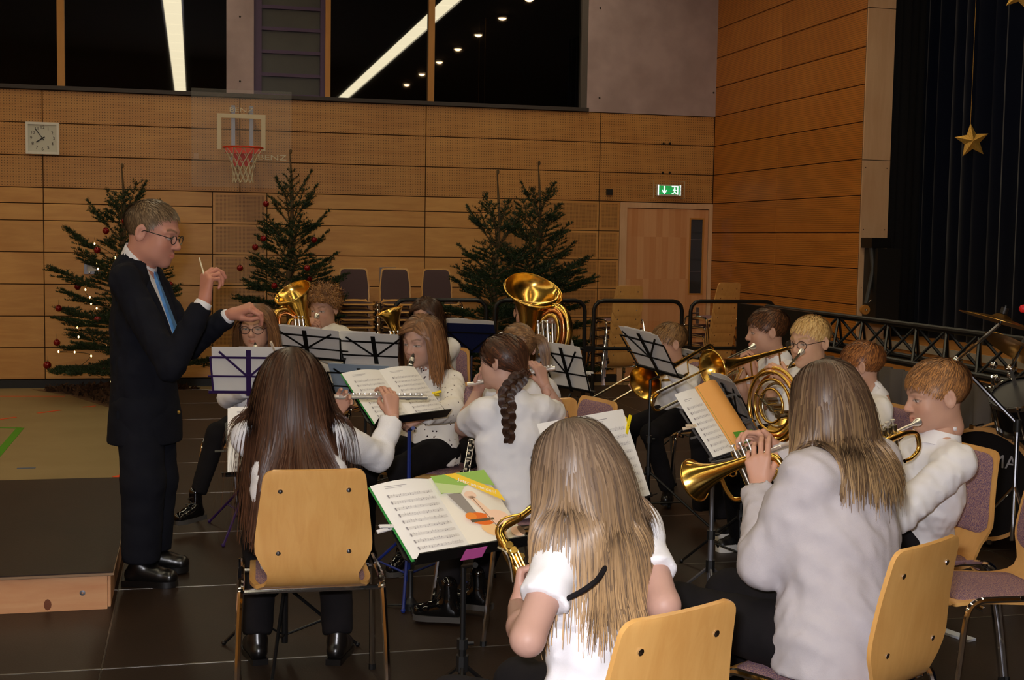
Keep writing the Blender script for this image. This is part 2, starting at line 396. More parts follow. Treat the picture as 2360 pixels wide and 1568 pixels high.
# door
DZ0 = GZ
d1 = struct(MB().box((5.362, YW-.02, DZ0), (5.455, YW+.04, 2.09)).box((6.59, YW-.02, DZ0), (XR-.002, YW+.04, 2.09)).box((5.455, YW-.015, 2.022), (6.59, YW+.04, 2.09)).build('door_1', M_maple, None, False))
MB().box((5.46, YW+.0, DZ0+.01), (6.325, YW+.035, 2.014)).box((6.325, YW, DZ0+.01), (6.53, YW+.035, .896)).box((6.325, YW, 1.905), (6.53, YW+.035, 2.014)).box((6.53, YW, DZ0+.01), (6.584, YW+.035, 2.014)).build('door_leaf', M_door, d1, False)
M_dg = newmat('door_glass', S(46, 52, 58), .12, 0, .6)[0]
dgw = MB().box((6.345, YW+.012, .915), (6.51, YW+.022, 1.885)).build('pane', M_dg, d1, False)
MB().box((6.325, YW-.006, .896), (6.345, YW+.02, 1.905)).box((6.51, YW-.006, .896), (6.53, YW+.02, 1.905)).box((6.345, YW-.006, .896), (6.51, YW+.02, .915)).box((6.345, YW-.006, 1.885), (6.51, YW+.02, 1.905)).build('glazing_bead', M_timber, d1, False)
for z in (1.2, 1.62): MB().box((6.345, YW+.008, z), (6.51, YW+.013, z+.008)).build('glazing_wire', M_greyst, dgw, False)
hp = WY(1609, 727, YW-.03)
MB().box((hp[0]-.02, YW-.012, hp[2]-.11), (hp[0]+.02, YW+.001, hp[2]+.1)).tube([(hp[0], YW-.005, hp[2]+.03), (hp[0], YW-.06, hp[2]+.03), (hp[0]-.13, YW-.06, hp[2]+.03)], .011, 8).build('door_handle', M_greyst, d1)
# bolts holding nets on the wall
for x, y in ((1529, 331), (1544, 331), (1527, 398), (1543, 398)):
    p = WY(x, y, YW); MB().ball((p[0], YW-.008, p[2]), .016, 8).build('hook', M_dark, wb)

# permanent stage behind the right-hand opening
M_curtain = newmat('blue_velvet', S(6, 12, 30), .95, 0, .05)[0]
M_curtain.node_tree.nodes['Principled BSDF'].inputs['Sheen Weight'].default_value = .2
def drape(name, a, b, z0, z1, m, amp=.06, wl=.16, label=None, cat=None, parent=None):
    a = np.array(a); b = np.array(b); L = np.linalg.norm(b-a); n = int(L/wl*8); d = (b-a)/L; nn = V3(-d[1], d[0])
    A = []
    for i in range(n+1):
        s = i/n*L; o = amp*(math.sin(2*PI*s/wl)+.35*math.sin(2*PI*s/wl*.37+1)+.25*math.sin(2*PI*s/wl*1.9+.5))*.7
        q = a+d*s+nn*o; A.append([(q[0], q[1], z0), (q[0]+nn[0]*o*.2, q[1]+nn[1]*o*.2, (z0+z1)/2), (q[0], q[1], z1)])
    o = MB().grid(A).build(name, m, parent, 60)
    md = o.modifiers.new('cloth', 'SOLIDIFY'); md.thickness = .004
    if label: tag(o, label, cat)
    return o
drape('stage_curtain', (7.55, 12.7), (7.55, 6.2), .62, CEIL, M_curtain, .07, .24, 'dark blue velvet stage curtain hanging in folds behind the drum kit', 'curtain')
drape('side_drape', (6.97, 12.32), (7.6, 12.75), .3, CEIL, newmat('black_drape', S(20, 20, 24), .95)[0], .03, .2, 'plain black side drape beside the pale wooden post', 'curtain')
struct(MB().box((6.9, 5.0, GZ), (6.93, 12.22, .56)).box((6.9, 5, .62), (12, 16, .63)).build('wall_stage_front', wood('stage_front_wood', S(186, 124, 62), S(200, 140, 76), axis='y'), None, False))
struct(MB().box((6.86, 5.0, .56), (8.6, 12.22, .625)).build('trim_stage_edge', newmat('stage_edge_grey', S(150, 140, 128), .6)[0], None, False))
struct(MB().box((8.4, 5.0, GZ), (8.5, 13.2, CEIL)).build('wall_stage_rear', M_blacktrim, None, False))

# ------------------------------------------------------------------ ceiling light strips and downlights (seen mirrored in the night windows and the bells)
M_strip = newmat('light_strip', (1, 1, 1, 1), .5, emit=(1, .87, .58, 1), estr=STRIP_L)[0]
for n, u in enumerate((-9.2, -5.5, -.36, 4.30)):
    t = thing('ceiling_light', ['outermost of the luminous ceiling strips on the clock side', 'luminous ceiling strip above the podium side of the hall', 'long luminous ceiling strip mirrored above the bearded pier window', 'long luminous ceiling strip mirrored diagonally in the window by the concrete wall'][n], 'ceiling light', (u, 3.5, CEIL), 'luminous ceiling strips')
    t['label'] = ['luminous ceiling strip nearest to the far side wall', 'luminous ceiling strip high above the low podium', 'luminous ceiling strip mirrored in the window above the basketball hoop side', 'luminous ceiling strip mirrored diagonally in the window beside the concrete wall'][n]
    MB().box((u-.19, -8.5, CEIL-.06), (u-.16, 15.6, CEIL)).box((u+.16, -8.5, CEIL-.06), (u+.19, 15.6, CEIL)).build('strip_frame', M_greyst, t, False)
    y = -8.4; k = 0
    while y < 15.5:
        L = 1.18
        o = MB().box((u-.155, y, CEIL-.03), (u+.155, y+L, CEIL-.012)).build('diffuser', M_strip, t, False); y += L+.1
        k += 1
M_spot = newmat('spot_glow', (1, 1, 1, 1), .5, emit=(1, .62, .3, 1), estr=60)[0]
n = 0
for u in (5.55, 2.0):
    for y in (10.6, 8.6, 6.5, 4.4, 2.2, -.2, -2.6):
        t = thing('downlight', 'warm ceiling downlight, %s from the back wall, %s' % (['nearest', 'second', 'third', 'fourth', 'fifth', 'sixth', 'seventh'][n % 7], 'row beside the slatted side wall' if u > 4 else 'row above the middle of the stage'), 'ceiling light', (u, y, CEIL), 'recessed warm downlights')
        T = np.eye(4); T[:3, 3] = (u, y, CEIL-.05)
        MB().lathe([(.085, .05), (.1, 0), (.09, -.004), (.075, .03)], T, 16).build('ring', M_greyst, t)
        MB().ball((u, y, CEIL-.03), (.078, .078, .055), 14).build('lamp_dome', M_spot, t, True)
        n += 1
# ------------------------------------------------------------------ stage deck
stg = struct(MB().box((-.33, -1.7, GZ), (5.16, 12.69, -.03)).box((-4.73, -1.7, GZ), (-.334, 7.1, -.03)).build('floor_stage', M_blacktrim, None, False))
def deck_panel(x0, x1, y0, y1):
    g = .0012; r = .0032
    b = MB().box((x0+g+r, y0+g+r, -.03), (x1-g-r, y1-g-r, 0))
    b.box((x0+g, y0+g, -.03), (x1-g, y0+g+r, .0008), mi=1).box((x0+g, y1-g-r, -.03), (x1-g, y1-g, .0008), mi=1)
    b.box((x0+g, y0+g+r, -.03), (x0+g+r*.5, y1-g-r, .0004), mi=1).box((x1-g-r*.5, y0+g+r, -.03), (x1-g, y1-g-r, .0004), mi=1)
    b.build('deck_panel', [M_deck, M_alu], stg, False)
for k in range(-6, 8):
    y0 = 4.905+1.1*k; y1 = y0+1.1
    for x0, x1 in ((-.332, 1.868), (1.868, 4.068), (4.068, 5.168)): deck_panel(x0, x1, y0, y1)
    if y1 < 7.2:
        for x0, x1 in ((-4.732, -2.532), (-2.532, -.332)): deck_panel(x0, x1, y0, y1)
# podium: pine frame, dark top
pd = thing('podium', 'low pine conductor podium with a dark top board', 'podium', (-1.4, 6.8, 0))
MB().box((-2.5, 5.68, .149), (-.335, 7.9, .166)).build('top_board', [M_deck], pd, False)
MB().box((-2.5, 5.676, .151), (-.331, 5.681, .1605)).box((-.336, 5.681, .151), (-.331, 7.9, .1605)).build('board_edge', newmat('ply_edge', S(150, 120, 92), .6)[0], pd, False)
for lo, hi in (((-2.48, 5.70, 0), (-.36, 5.735, .147)), ((-2.48, 7.86, 0), (-.36, 7.89, .147)), ((-.383, 5.735, 0), (-.348, 7.86, .147)), ((-2.48, 5.735, 0), (-2.45, 7.86, .147))):
    MB().box(lo, hi).build('side_board', M_pine, pd, False)
for x, z in ((-.46, .075), (-1.9, .075)): MB().lathe([(.011, 0), (.012, .003), (.004, .004)], frame(V3(x, 5.70, z), x=(1, 0, 0), z=(0, -1, 0)), 10).build('screw', M_greyst, pd)
MB().lathe([(.022, 0), (.010, .0012)], frame(V3(-.60, 5.7, .03), x=(1, 0, 0), z=(0, -1, 0)) @ np.diag([.7, 1.1, 1, 1]), 12, 0, True).build('knot', newmat('knot', S(120, 66, 40), .7)[0], pd)

# ------------------------------------------------------------------ railing along the rear edge of the stage
def railing(x0, x1, label):
    t = thing('railing', label, 'railing', ((x0+x1)/2, 12.66, 0), 'black tubular stage railings')
    r = .021; Z = .985; c = .10; Y = 12.62
    a = [(x0, Y, 0), (x0, Y, Z-c), (x0+.012, Y, Z-.05), (x0+.05, Y, Z-.012), (x0+c, Y, Z), (x1-c, Y, Z), (x1-.05, Y, Z-.012), (x1-.012, Y, Z-.05), (x1, Y, Z-c), (x1, Y, 0)]
    MB().tube(a, r, 10).build('hoop_rail', M_blackm, t); MB().rod((x0, Y, .5), (x1, Y, .5), r*.9, n=10).build('middle_rail', M_blackm, t)
    for x in (x0, x1): MB().box((x-.05, Y-.05, 0), (x+.05, Y+.05, .012)).build('foot_plate', M_blackm, t, False)
for a, c, l in ((1.90, 2.81, 'black stage railing section behind the dark blue music stand'),
                (2.90, 3.83, 'black stage railing section behind the tuba'), (3.925, 4.87, 'black stage railing section in front of the door'), (4.965, 5.9, 'black stage railing section by the slatted side wall')): railing(a, c, l)
for x in (3.88, 4.918): tag(MB().box((x-.06, 12.59, .47), (x+.06, 12.65, .53)).build('rail_clamp', M_blackm, None, False), 'black clamp joining two stage railings %s' % ('beside the tuba player' if x < 4 else 'in front of the door edge'), 'clamp', 'railing clamps')

# ------------------------------------------------------------------ lattice truss with grey skirt along the right edge of the stage
ts = thing('truss_barrier', 'black lattice truss standing along the stage edge behind the drum kit', 'truss', (4.95, 9, 0))
Y0, Y1 = 5.4, 10.75; XT = 4.95
for x, z in ((XT-.14, .78), (XT+.14, .78), (XT, 1.03)): MB().rod((x, Y0, z), (x, Y1, z), .024, n=10).build('chord', M_blackm, ts)
for x, z in ((XT-.14, .78), (XT+.14, .78)):
    b = MB(); n = 14
    for k in range(n):
        a = Y0+(Y1-Y0)*k/n; c = Y0+(Y1-Y0)*(k+.5)/n; e = Y0+(Y1-Y0)*(k+1)/n
        b.rod((x, a, z), (XT, c, 1.03), .011, n=6).rod((XT, c, 1.03), (x, e, z), .011, n=6)
    b.build('lattice', M_blackm, ts)
for y in (Y0+.1, 8.0, Y1-.1): MB().rod((XT, y, 0), (XT, y, .78), .03, n=8).box((XT-.2, y-.2, 0), (XT+.2, y+.2, .015)).build('post', M_blackm, ts)
MB().box((XT-.27, 9.35, .60), (XT-.22, 10.78, 1.06)).build('end_panel', M_blackp, ts, False)
M_skirt = newmat('grey_molton', S(84, 78, 76), .95, 0, .1)[0]
drape('stage_skirt', (XT-.2, 10.7), (XT-.2, Y0), .02, .74, M_skirt, .035, .17, 'grey pleated stage skirt hanging below the black truss', 'stage skirt')

# ------------------------------------------------------------------ on the back wall
ck = thing('wall_clock', 'square white wall clock showing about six minutes to eight', 'clock', (-1.7, YW, 2.667))
cx, cz, h = -1.702, 2.667, .184
MB().box((cx-h, YW-.05, cz-h), (cx+h, YW-.002, cz-h+.028)).box((cx-h, YW-.05, cz+h-.028), (cx+h, YW-.002, cz+h)).box((cx-h, YW-.05, cz-h+.028), (cx-h+.028, YW-.002, cz+h-.028)).box((cx+h-.028, YW-.05, cz-h+.028), (cx+h, YW-.002, cz+h-.028)).build('case', M_white, ck, False)
M_dial = newmat('clock_dial', S(206, 204, 192), .6)[0]
MB().box((cx-h+.02, YW-.03, cz-h+.02), (cx+h-.02, YW-.012, cz+h-.02)).build('dial', M_dial, ck, False)
CM = lambda x, z, d=.031: frame(V3(cx+x, YW-d, cz+z), x=(1, 0, 0), y=(0, 0, 1))
for k in range(1, 13):
    a = k*PI/6; text_mesh(str(k), .052, CM(.125*math.sin(a), .125*math.cos(a)), M_inkd, 'numeral', ck)
text_mesh('BÜRK', .016, CM(0, .055), M_inkd, 'maker_name', ck) if False else None
for ln, a, wd in ((.085, 236, .012), (.135, 324, .009)):
    a = math.radians(a); d = V3(math.sin(a), 0, math.cos(a)); c0 = V3(cx, YW-.036, cz); MB().bar(c0-d*.03, c0+d*ln, wd, .003, up=(0, 1, 0)).build('hour_hand' if ln < .1 else 'minute_hand', M_blackp, ck, False)
# basketball backboard, rim and net
hp = thing('basketball_hoop', 'glass basketball backboard with orange rim and white net', 'basketball hoop', (.55, YW-.3, 2.5))
BY = YW-.42
bl, br, bt = WY(441, 210, BY)[0], WY(672, 210, BY)[0], WY(556, 207, BY)[2]; bb = WY(556, 432, BY)[2]
m, t = newmat('clear_acrylic', (1, 1, 1, 1), .05); M_acr = m
trn = t.node('ShaderNodeBsdfTransparent'); mx = t.node('ShaderNodeMixShader'); mx.inputs[0].default_value = .06; t.bs.inputs['Base Color'].default_value = (.8, .78, .75, 1)
t.link(trn.outputs[0], mx.inputs[1]); t.link(t.bs.outputs[0], mx.inputs[2]); t.link(mx.outputs[0], t.n['Material Output'].inputs[0])
MB().box((bl, BY, bb), (br, BY+.012, bt)).build('backboard', M_acr, hp, False)
sl, sr, st, sb = WY(500, 300, BY)[0], WY(612, 300, BY)[0], WY(556, 263, BY)[2], WY(556, 346, BY)[2]
M_wl = newmat('target_white', S(214, 200, 170), .6)[0]
MB().box((sl, BY-.003, sb), (sl+.05, BY, st)).box((sr-.05, BY-.003, sb), (sr, BY, st)).box((sl+.05, BY-.003, st-.05), (sr-.05, BY, st)).build('target_square', M_wl, hp, False)
sx = (sl+sr)/2
for x in (sx-.115, sx+.095): MB().box((x, BY+.02, bb+.3), (x+.045, BY+.06, st+.1)).box((x, BY+.05, bb+.35), (x+.045, YW, bb+.40)).box((x, BY+.05, st), (x+.045, YW, st+.05)).build('support_strut', M_greyst, hp, False)
bm = lambda x, y: frame(V3(WY(x, y, BY)[0], BY-.003, WY(x, y, BY)[2]), x=(1, 0, 0), y=(0, 0, 1))
text_mesh('BENZ', .075, bm(556, 254), M_wl, 'lettering', hp, squash=1.5); text_mesh('BENZ', .085, bm(627, 364), M_wl, 'lettering', hp, squash=1.6)
M_rim = newmat('orange_rim', S(215, 60, 20), .4)[0]
rz = WY(560, 341, BY-.35)[2]; ry = BY-.36; rx = WY(560, 341, BY-.35)[0]; rr = .222
aa = np.arange(28)*2*PI/28
rim = MB().tube([(rx+rr*math.cos(a), ry+rr*math.sin(a), rz) for a in aa], .011, 8, closed=True).build('rim', M_rim, hp)
MB().slab([(-.13, -.02), (.13, -.02), (.09, -.19), (-.09, -.19)], 0, .02, frame(V3(rx, BY-.02, rz), x=(1, 0, 0), y=(0, 0, 1))).box((rx-.1, BY-.15, rz-.012), (rx+.1, BY, rz)).box((rx-.2, ry+.05, rz-.06), (rx+.2, ry+.1, rz-.005)).build('rim_bracket', M_rim, hp, False)
nb = MB(); zs = [0, -.1, -.18, -.26, -.34, -.40]; rs = [.22, .165, .135, .118, .112, .118]
for k in range(12):
    for s in (1, -1):
        pts = [(rx+rs[i]*math.cos((k+s*i*.5)*2*PI/12), ry+rs[i]*math.sin((k+s*i*.5)*2*PI/12), rz+zs[i]) for i in range(6)]; nb.tube(pts, .0045, 5)
nb.build('net', newmat('net_cord', S(214, 200, 170), .8)[0], hp)
# emergency exit sign in a wire guard
ex = thing('exit_sign', 'lit green emergency exit sign in a wire guard above the door', 'exit sign', (6.03, YW, 2.26))
e0, e1 = WY(1516, 425, YW-.08), WY(1570, 452, YW-.08)
MB().box((e0[0], YW-.075, e1[2]), (e1[0], YW-.02, e0[2])).build('housing', M_white, ex, False)
M_eg = newmat('exit_green', (0, 0, 0, 1), .5, emit=S(10, 150, 70), estr=1.1)[0]; M_ew = newmat('exit_white', (0, 0, 0, 1), .5, emit=(.85, 1, .92, 1), estr=1.5)[0]
MB().box((e0[0]+.02, YW-.079, e1[2]+.018), (e1[0]-.02, YW-.075, e0[2]-.018)).build('green_face', M_eg, ex, False)
MB().box((e0[0]+.005, YW-.077, e1[2]+.004), (e0[0]+.02, YW-.0745, e0[2]-.004)).build('lit_margin', M_ew, ex, False); MB().box((e1[0]-.02, YW-.077, e1[2]+.004), (e1[0]-.005, YW-.0745, e0[2]-.004)).build('lit_margin', M_ew, ex, False)
ec = (e0+e1)/2; EM = lambda x: frame(V3(ec[0]+x, YW-.0795, ec[2]), x=(1, 0, 0), y=(0, 0, 1))
MB().slab([(-.011, .052), (.011, .052), (.011, -.012), (.03, .004), (.03, -.016), (0, -.05), (-.03, -.016), (-.03, .004), (-.011, -.012)], 0, .002, EM(-.07)).build('arrow', M_ew, ex, False)
MB().slab([(-.045, .055), (.045, .055), (.045, -.055), (.03, -.055), (.03, .04), (-.045, .04)], 0, .002, EM(.075)).build('doorway_symbol', M_ew, ex, False)
rm = MB().slab([(math.cos(q)*.011+.0, math.sin(q)*.011+.026) for q in np.arange(10)*PI/5], 0, .0025, EM(.07))
for q in ([(-.012, .012), (.008, .014), (.004, -.016), (-.010, -.014)], [(.004, .012), (.026, .0), (.022, -.008), (.0, .004)], [(-.012, .012), (-.03, -.004), (-.025, -.01), (-.008, .002)], [(.004, -.012), (.02, -.03), (.03, -.05), (.02, -.052), (.01, -.034), (-.004, -.016)], [(-.006, -.012), (-.016, -.034), (-.04, -.04), (-.04, -.049), (-.01, -.042), (.002, -.018)]): rm.slab(q, 0, .0025, EM(.07))
rm.build('running_figure', M_ew, ex, False)
g0, g1 = WY(1507, 417, YW-.14), WY(1577, 458, YW-.14); cage = MB()
for x in np.linspace(g0[0], g1[0], 9): cage.rod((x, YW-.14, g1[2]), (x, YW-.14, g0[2]), .0016, n=5)
for z in np.linspace(g1[2], g0[2], 6): cage.rod((g0[0], YW-.14, z), (g1[0], YW-.14, z), .0016, n=5)
for x in (g0[0], g1[0]):
    for z in (g0[2], g1[2]): cage.rod((x, YW-.14, z), (x, YW, z), .004, n=6)
    cage.rod((x, YW-.14, g1[2]), (x, YW-.14, g0[2]), .006, n=6)
cage.build('wire_guard', newmat('guard_wire', S(200, 180, 150), .4, .3)[0], ex)
tag(MB().box((5.168, YW-.04, 2.177), (5.246, YW-.001, 2.253)).build('wall_sensor', M_blackp, None, False), 'small square black wall box left of the exit sign', 'wall box')
def plate(name, x0, y0, x1, y1, label, cat, glint=False):
    a, c = WY(x0, y0, YW), WY(x1, y1, YW); t = thing(name, label, cat, (a[0], YW, c[2]))
    f = .03
    MB().box((a[0], YW-.02, c[2]), (c[0], YW, c[2]+f)).box((a[0], YW-.02, a[2]-f), (c[0], YW, a[2])).box((a[0], YW-.02, c[2]+f), (a[0]+f, YW, a[2]-f)).box((c[0]-f, YW-.02, c[2]+f), (c[0], YW, a[2]-f)).build('plate_frame', M_greyst, t, False)
    MB().box((a[0]+f, YW-.008, c[2]+f), (c[0]-f, YW, a[2]-f)).build('plate', newmat('plate_white', S(190, 184, 180), .5)[0], t, False)
    MB().ball(((a[0]+f+.03), YW-.015, a[2]-.11), .016, 10).build('latch', M_chrome, t)
plate('fuse_box', 875, 616, 912, 658, 'grey framed hatch on the wall behind the stacked chairs', 'wall hatch')
plate('socket_plate', 194, 607, 228, 632, 'pale framed wall plate behind the tree with fairy lights', 'wall plate')
a = WY(452, 360, YW); tag(MB().box((a[0]-.028, YW-.003, a[2]-.035), (a[0]+.028, YW, a[2]+.035)).build('wall_sticker', newmat('sticker', S(190, 150, 120), .6)[0], None, False), 'small square sticker on the boards beside the basketball hoop', 'sticker')
# black machinery on the pale post
bx = thing('stage_winch', 'black screen winch box with lever and caster on the pale post', 'winch', (6.85, 12.1, .8))
q = lambda x, y: WY(x, y, 12.05)
p0, p1 = q(2012, 572), q(2058, 742)
MB().box((p0[0], 11.95, p1[2]), (p1[0], 12.222, p0[2])).build('case', M_blackp, bx, False)
a, c = q(2004, 548), q(2046, 572); MB().box((a[0], 12.0, c[2]), (c[0], 12.222, a[2])).build('bracket', M_blackm, bx, False)
MB().tube([q(2008, 570), q(2012, 620), q(1996, 700)], .022, 8).build('lever', newmat('lever_grey', S(60, 60, 58), .5)[0], bx)
a = q(1993, 714); MB().lathe([(.02, -.02), (.048, -.02), (.05, 0), (.048, .02), (.02, .02)], frame(a, x=(1, 0, 0), z=(0, -1, 0)), 16, 0, True).build('caster', newmat('caster_orange', S(180, 120, 50), .5)[0], bx)
MB().ball(a+V3(0, -.03, 0), .014, 8).build('axle', M_chrome, bx)
MB().rod(q(2000, 700), q(2014, 685), .006, n=6).build('pin', M_chrome, bx)
# stars
M_gold = noisy('gold_glitter', S(176, 132, 52), S(214, 172, 84), 160, .35, .6, bump=.5, bscale=220)
def star(x, y, d, R, label, tilt=0.0):
    c = P(x, y, d); t = thing('hanging_star', label, 'star ornament', c, 'golden stars before the curtain')
    A = []; M = frame(c, x=RH*math.cos(tilt)+ZU*math.sin(tilt), y=ZU*math.cos(tilt)-RH*math.sin(tilt))
    for k in range(10):
        r = R if k % 2 == 0 else R*.45; a = PI/2+k*PI/5; A.append((r*math.cos(a), r*math.sin(a), 0))
    V = A+[(0, 0, R*.28), (0, 0, -R*.28)]; f = []
    for k in range(10): f += [(k, (k+1) % 10, 10), ((k+1) % 10, k, 11)]
    MB().add(xf(M, V), f).build('star_body', M_gold, t, False)
    top = xf(M, [A[0]])[0]; MB().rod(top, top+V3(0, 0, CEIL-top[2]), .0015, n=5).build('cord', M_gold, t)
star(2240, 325, 9.2, .125, 'golden glitter star hanging in front of the dark blue curtain', .12); star(2352, -16, 8.6, .125, 'golden glitter star cut off by the top corner of the picture', -.2)

# ------------------------------------------------------------------ fir trees
def _needles():
    m, t = newmat('fir_needles', S(40, 62, 30), .5, 0, .4); p = pos(t)
    n = t.noise(p, 7, 3); t.link(t.ramp(n, [(.3, S(24, 40, 20)), (.7, S(46, 66, 34))]), t.bs.inputs['Base Color'])
    t.bs.inputs['Transmission Weight'].default_value = 0; return m
M_needle = _needles(); M_bark = noisy('fir_bark', S(80, 60, 40), S(104, 84, 54), 20, .9, coord='pos')
def tree(x, y, top, Rb, seed, label, bare=.55, dens=1.0, squeeze=1.0):
    rs = np.random.default_rng(seed); t = thing('fir_tree', label, 'fir tree', (x, y, GZ)); base = V3(x, y, GZ); H = top-GZ
    tr = MB().tube([base+V3(.02*math.sin(i), .015*math.cos(2*i), H*i/10*.999) for i in range(11)], [.045*(1-i/10)**.8+.006 for i in range(11)], 7); tr.ball(base+V3(0, 0, H-.02), (.016, .016, .03), 8)
    tr.build('trunk', M_bark, t)
    TW = []; BR = MB(); tips = []
    z = H-bare; k = 0
    while z > .22:
        f = (H-bare-z)/(H-bare); R = Rb*(.40+.60*f**.85)
        nb_ = int(rs.integers(4, 6)+3*f)
        off = rs.uniform(0, 6.3)
        for j in range(nb_):
            a = off+j*2*PI/nb_+rs.normal(0, .12); el = 1.0*(1-f)**1.6-.14*f+rs.normal(0, .06); L = R*rs.uniform(.72, 1.1)
            d = V3(math.cos(a)*math.cos(el), math.sin(a)*math.cos(el), math.sin(el)); p0 = base+V3(0, 0, z)
            up = V3(0, 0, 1); side = np.cross(d, up); side /= np.linalg.norm(side); n = 6
            pts = [p0+d*L*i/n+up*(L*.16*(i/n)**2*(1 if f < .5 else .6)) for i in range(n+1)]
            BR.tube(pts, [.011*(1-.8*i/n) for i in range(n+1)], 5, False)
            TW.append((pts[1], pts[3], .0)); TW.append((pts[3], pts[6]+d*.03, .0)); tips.append(pts[-1])
            m_ = max(3, int(L/.10))
            for i in range(1, m_+1):
                s = .22+.74*i/m_; q = pts[0]+d*L*s+up*(L*.16*s*s*(1 if f < .5 else .6)); tl = min(.34, L*(.18+.5*(1-s)))*rs.uniform(.8, 1.15)
                for sg in (-1, 1):
                    dd = d*.75+side*sg*.75+up*rs.uniform(-.06, .16); dd /= np.linalg.norm(dd); e = q+dd*tl
                    TW.append((q, e, 0))
                    if tl > .16:
                        for s2 in (.45, .75):
                            q2 = q+dd*tl*s2
                            for sg2 in (-1, 1):
                                d3 = dd*.75+np.cross(dd, up)*sg2*.7+up*rs.uniform(-.05, .12); TW.append((q2, q2+d3*tl*.42, 0))
        z -= (.175+.03*f)*rs.uniform(.8, 1.25)*(1.4 if f < .12 else 1); k += 1
    BR.build('branches', M_bark, t)
    A = np.array([a for a, b, c in TW]); B = np.array([b for a, b, c in TW]); L = np.linalg.norm(B-A, axis=1)
    cnt = np.maximum(6, (L/.0032*dens)).astype(int); idx = np.repeat(np.arange(len(A)), cnt); N = len(idx)
    s = rs.random(N); d = (B-A)/L[:, None]; dd = d[idx]; c0 = A[idx]+(B-A)[idx]*s[:, None]
    r_ = rs.normal(size=(N, 3)); r_[:, 2] = np.abs(r_[:, 2])*.8+.1*r_[:, 2]; r_ -= (r_*dd).sum(1)[:, None]*dd; r_ /= np.linalg.norm(r_, axis=1)[:, None]
    nd = dd*.55+r_*.85; nd /= np.linalg.norm(nd, axis=1)[:, None]; ln = rs.uniform(.026, .042, N)[:, None]
    wv = np.cross(nd, rs.normal(size=(N, 3))); wv /= np.linalg.norm(wv, axis=1)[:, None]; w_ = .0040
    tip = c0+nd*ln; V = np.stack([c0-wv*w_, c0+wv*w_, tip], 1).reshape(-1, 3); Fq = np.arange(N*3).reshape(-1, 3)
    o = finish('needles', np_mesh('needles', V, Fq), M_needle, t, False); o['kind'] = 'stuff'
    return t, np.array(tips), N
M_ball = newmat('red_glass', S(130, 8, 14), .12, .35, .6)[0]; M_cap = newmat('bauble_cap', S(180, 170, 150), .3, 1)[0]
def bauble(x, y, d, r, label, group):
    c = P(x, y, d); t = thing('bauble', label, 'bauble', c, group)
    MB().ball(c, r, 14).build('glass_ball', M_ball, t, True); MB().rod(c+V3(0, 0, r*.95), c+V3(0, 0, r*1.2), r*.25, n=8).build('cap', M_cap, t)
    MB().rod(c+V3(0, 0, r*1.2), c+V3(0, 0, r*1.2+.05), .0012, n=4).build('thread', M_cap, t)
t1 = WY(282, 378, 14.9); tree(t1[0], 14.9, t1[2], 1.0, 3, 'fir tree with lit fairy lights and red baubles behind the conductor', .62)
t2 = WY(670, 345, 14.9); tree(t2[0], 14.9, t2[2], .88, 11, 'fir tree with red baubles below the basketball hoop', .6)
t3 = WY(1148, 392, 14.0); tree(t3[0], 14.0, t3[2], .95, 21, 'bare fir tree without ornaments, nearer one of the pair by the door', .66)
t4 = WY(1243, 372, 14.9); tree(t4[0], 14.9, t4[2], .92, 31, 'fir tree with the taller tip, behind its twin near the door', .62)
BL1 = ['just under the tip', 'second from the tip', 'by the upper lights', 'out on the clock-side middle branch', 'halfway down on the clock side', 'in the centre of the crown', 'two thirds down on the clock side', 'lowest and largest on the clock side', 'lowest in the centre of the crown', 'beside the chest of the conductor']
BL2 = ['at the tip', 'left of the trunk at mid height', 'slightly lower left of the trunk', 'out on the right at mid height', 'on the far left branch', 'on the right, upper of a close pair', 'on the right, lower of a close pair', 'just above the baritone horn']
for n_, (x, y, r) in enumerate(((288, 510, .036), (244, 532, .036), (224, 577, .036), (179, 661, .036), (135, 711, .036), (225, 737, .04), (131, 790, .036), (109, 842, .044), (240, 856, .036), (392, 656, .034))):
    bauble(x, y, 14.1+.25*math.sin(x), r, 'red bauble on the fairy light tree, '+BL1[n_], 'baubles on the fairy light tree')
for n_, (x, y, r) in enumerate(((613, 470, .034), (607, 550, .034), (588, 570, .034), (724, 553, .034), (553, 618, .034), (708, 618, .034), (712, 643, .034), (632, 659, .034))):
    bauble(x, y, 14.2+.2*math.sin(x), r, 'red bauble on the hoop tree, '+BL2[n_], 'baubles on the hoop side tree')
fx = thing('fairy_lights', 'string of warm lit fairy lights wound through the tree behind the conductor', 'fairy lights', (t1[0], 14.6, GZ))
M_bulb = newmat('fairy_bulb', (1, 1, 1, 1), .4, emit=(1, .52, .16, 1), estr=10)[0]
LP = [(218, 562), (266, 594), (207, 604), (223, 606), (226, 620), (197, 668), (207, 686), (210, 700), (223, 711), (197, 747), (178, 755), (181, 777), (245, 799), (135, 811), (172, 812), (210, 821), (167, 860), (199, 857), (256, 880)]
wp = []
for x, y in LP:
    c = P(x, y, 14.15+.2*math.sin(y)); wp.append(c); MB().ball(c, (.009, .009, .014), 8).build('bulb', M_bulb, fx, True)
MB().tube(spline(np.array(wp), 4), .003, 5).build('cable', newmat('green_cable', S(20, 40, 20), .6)[0], fx)
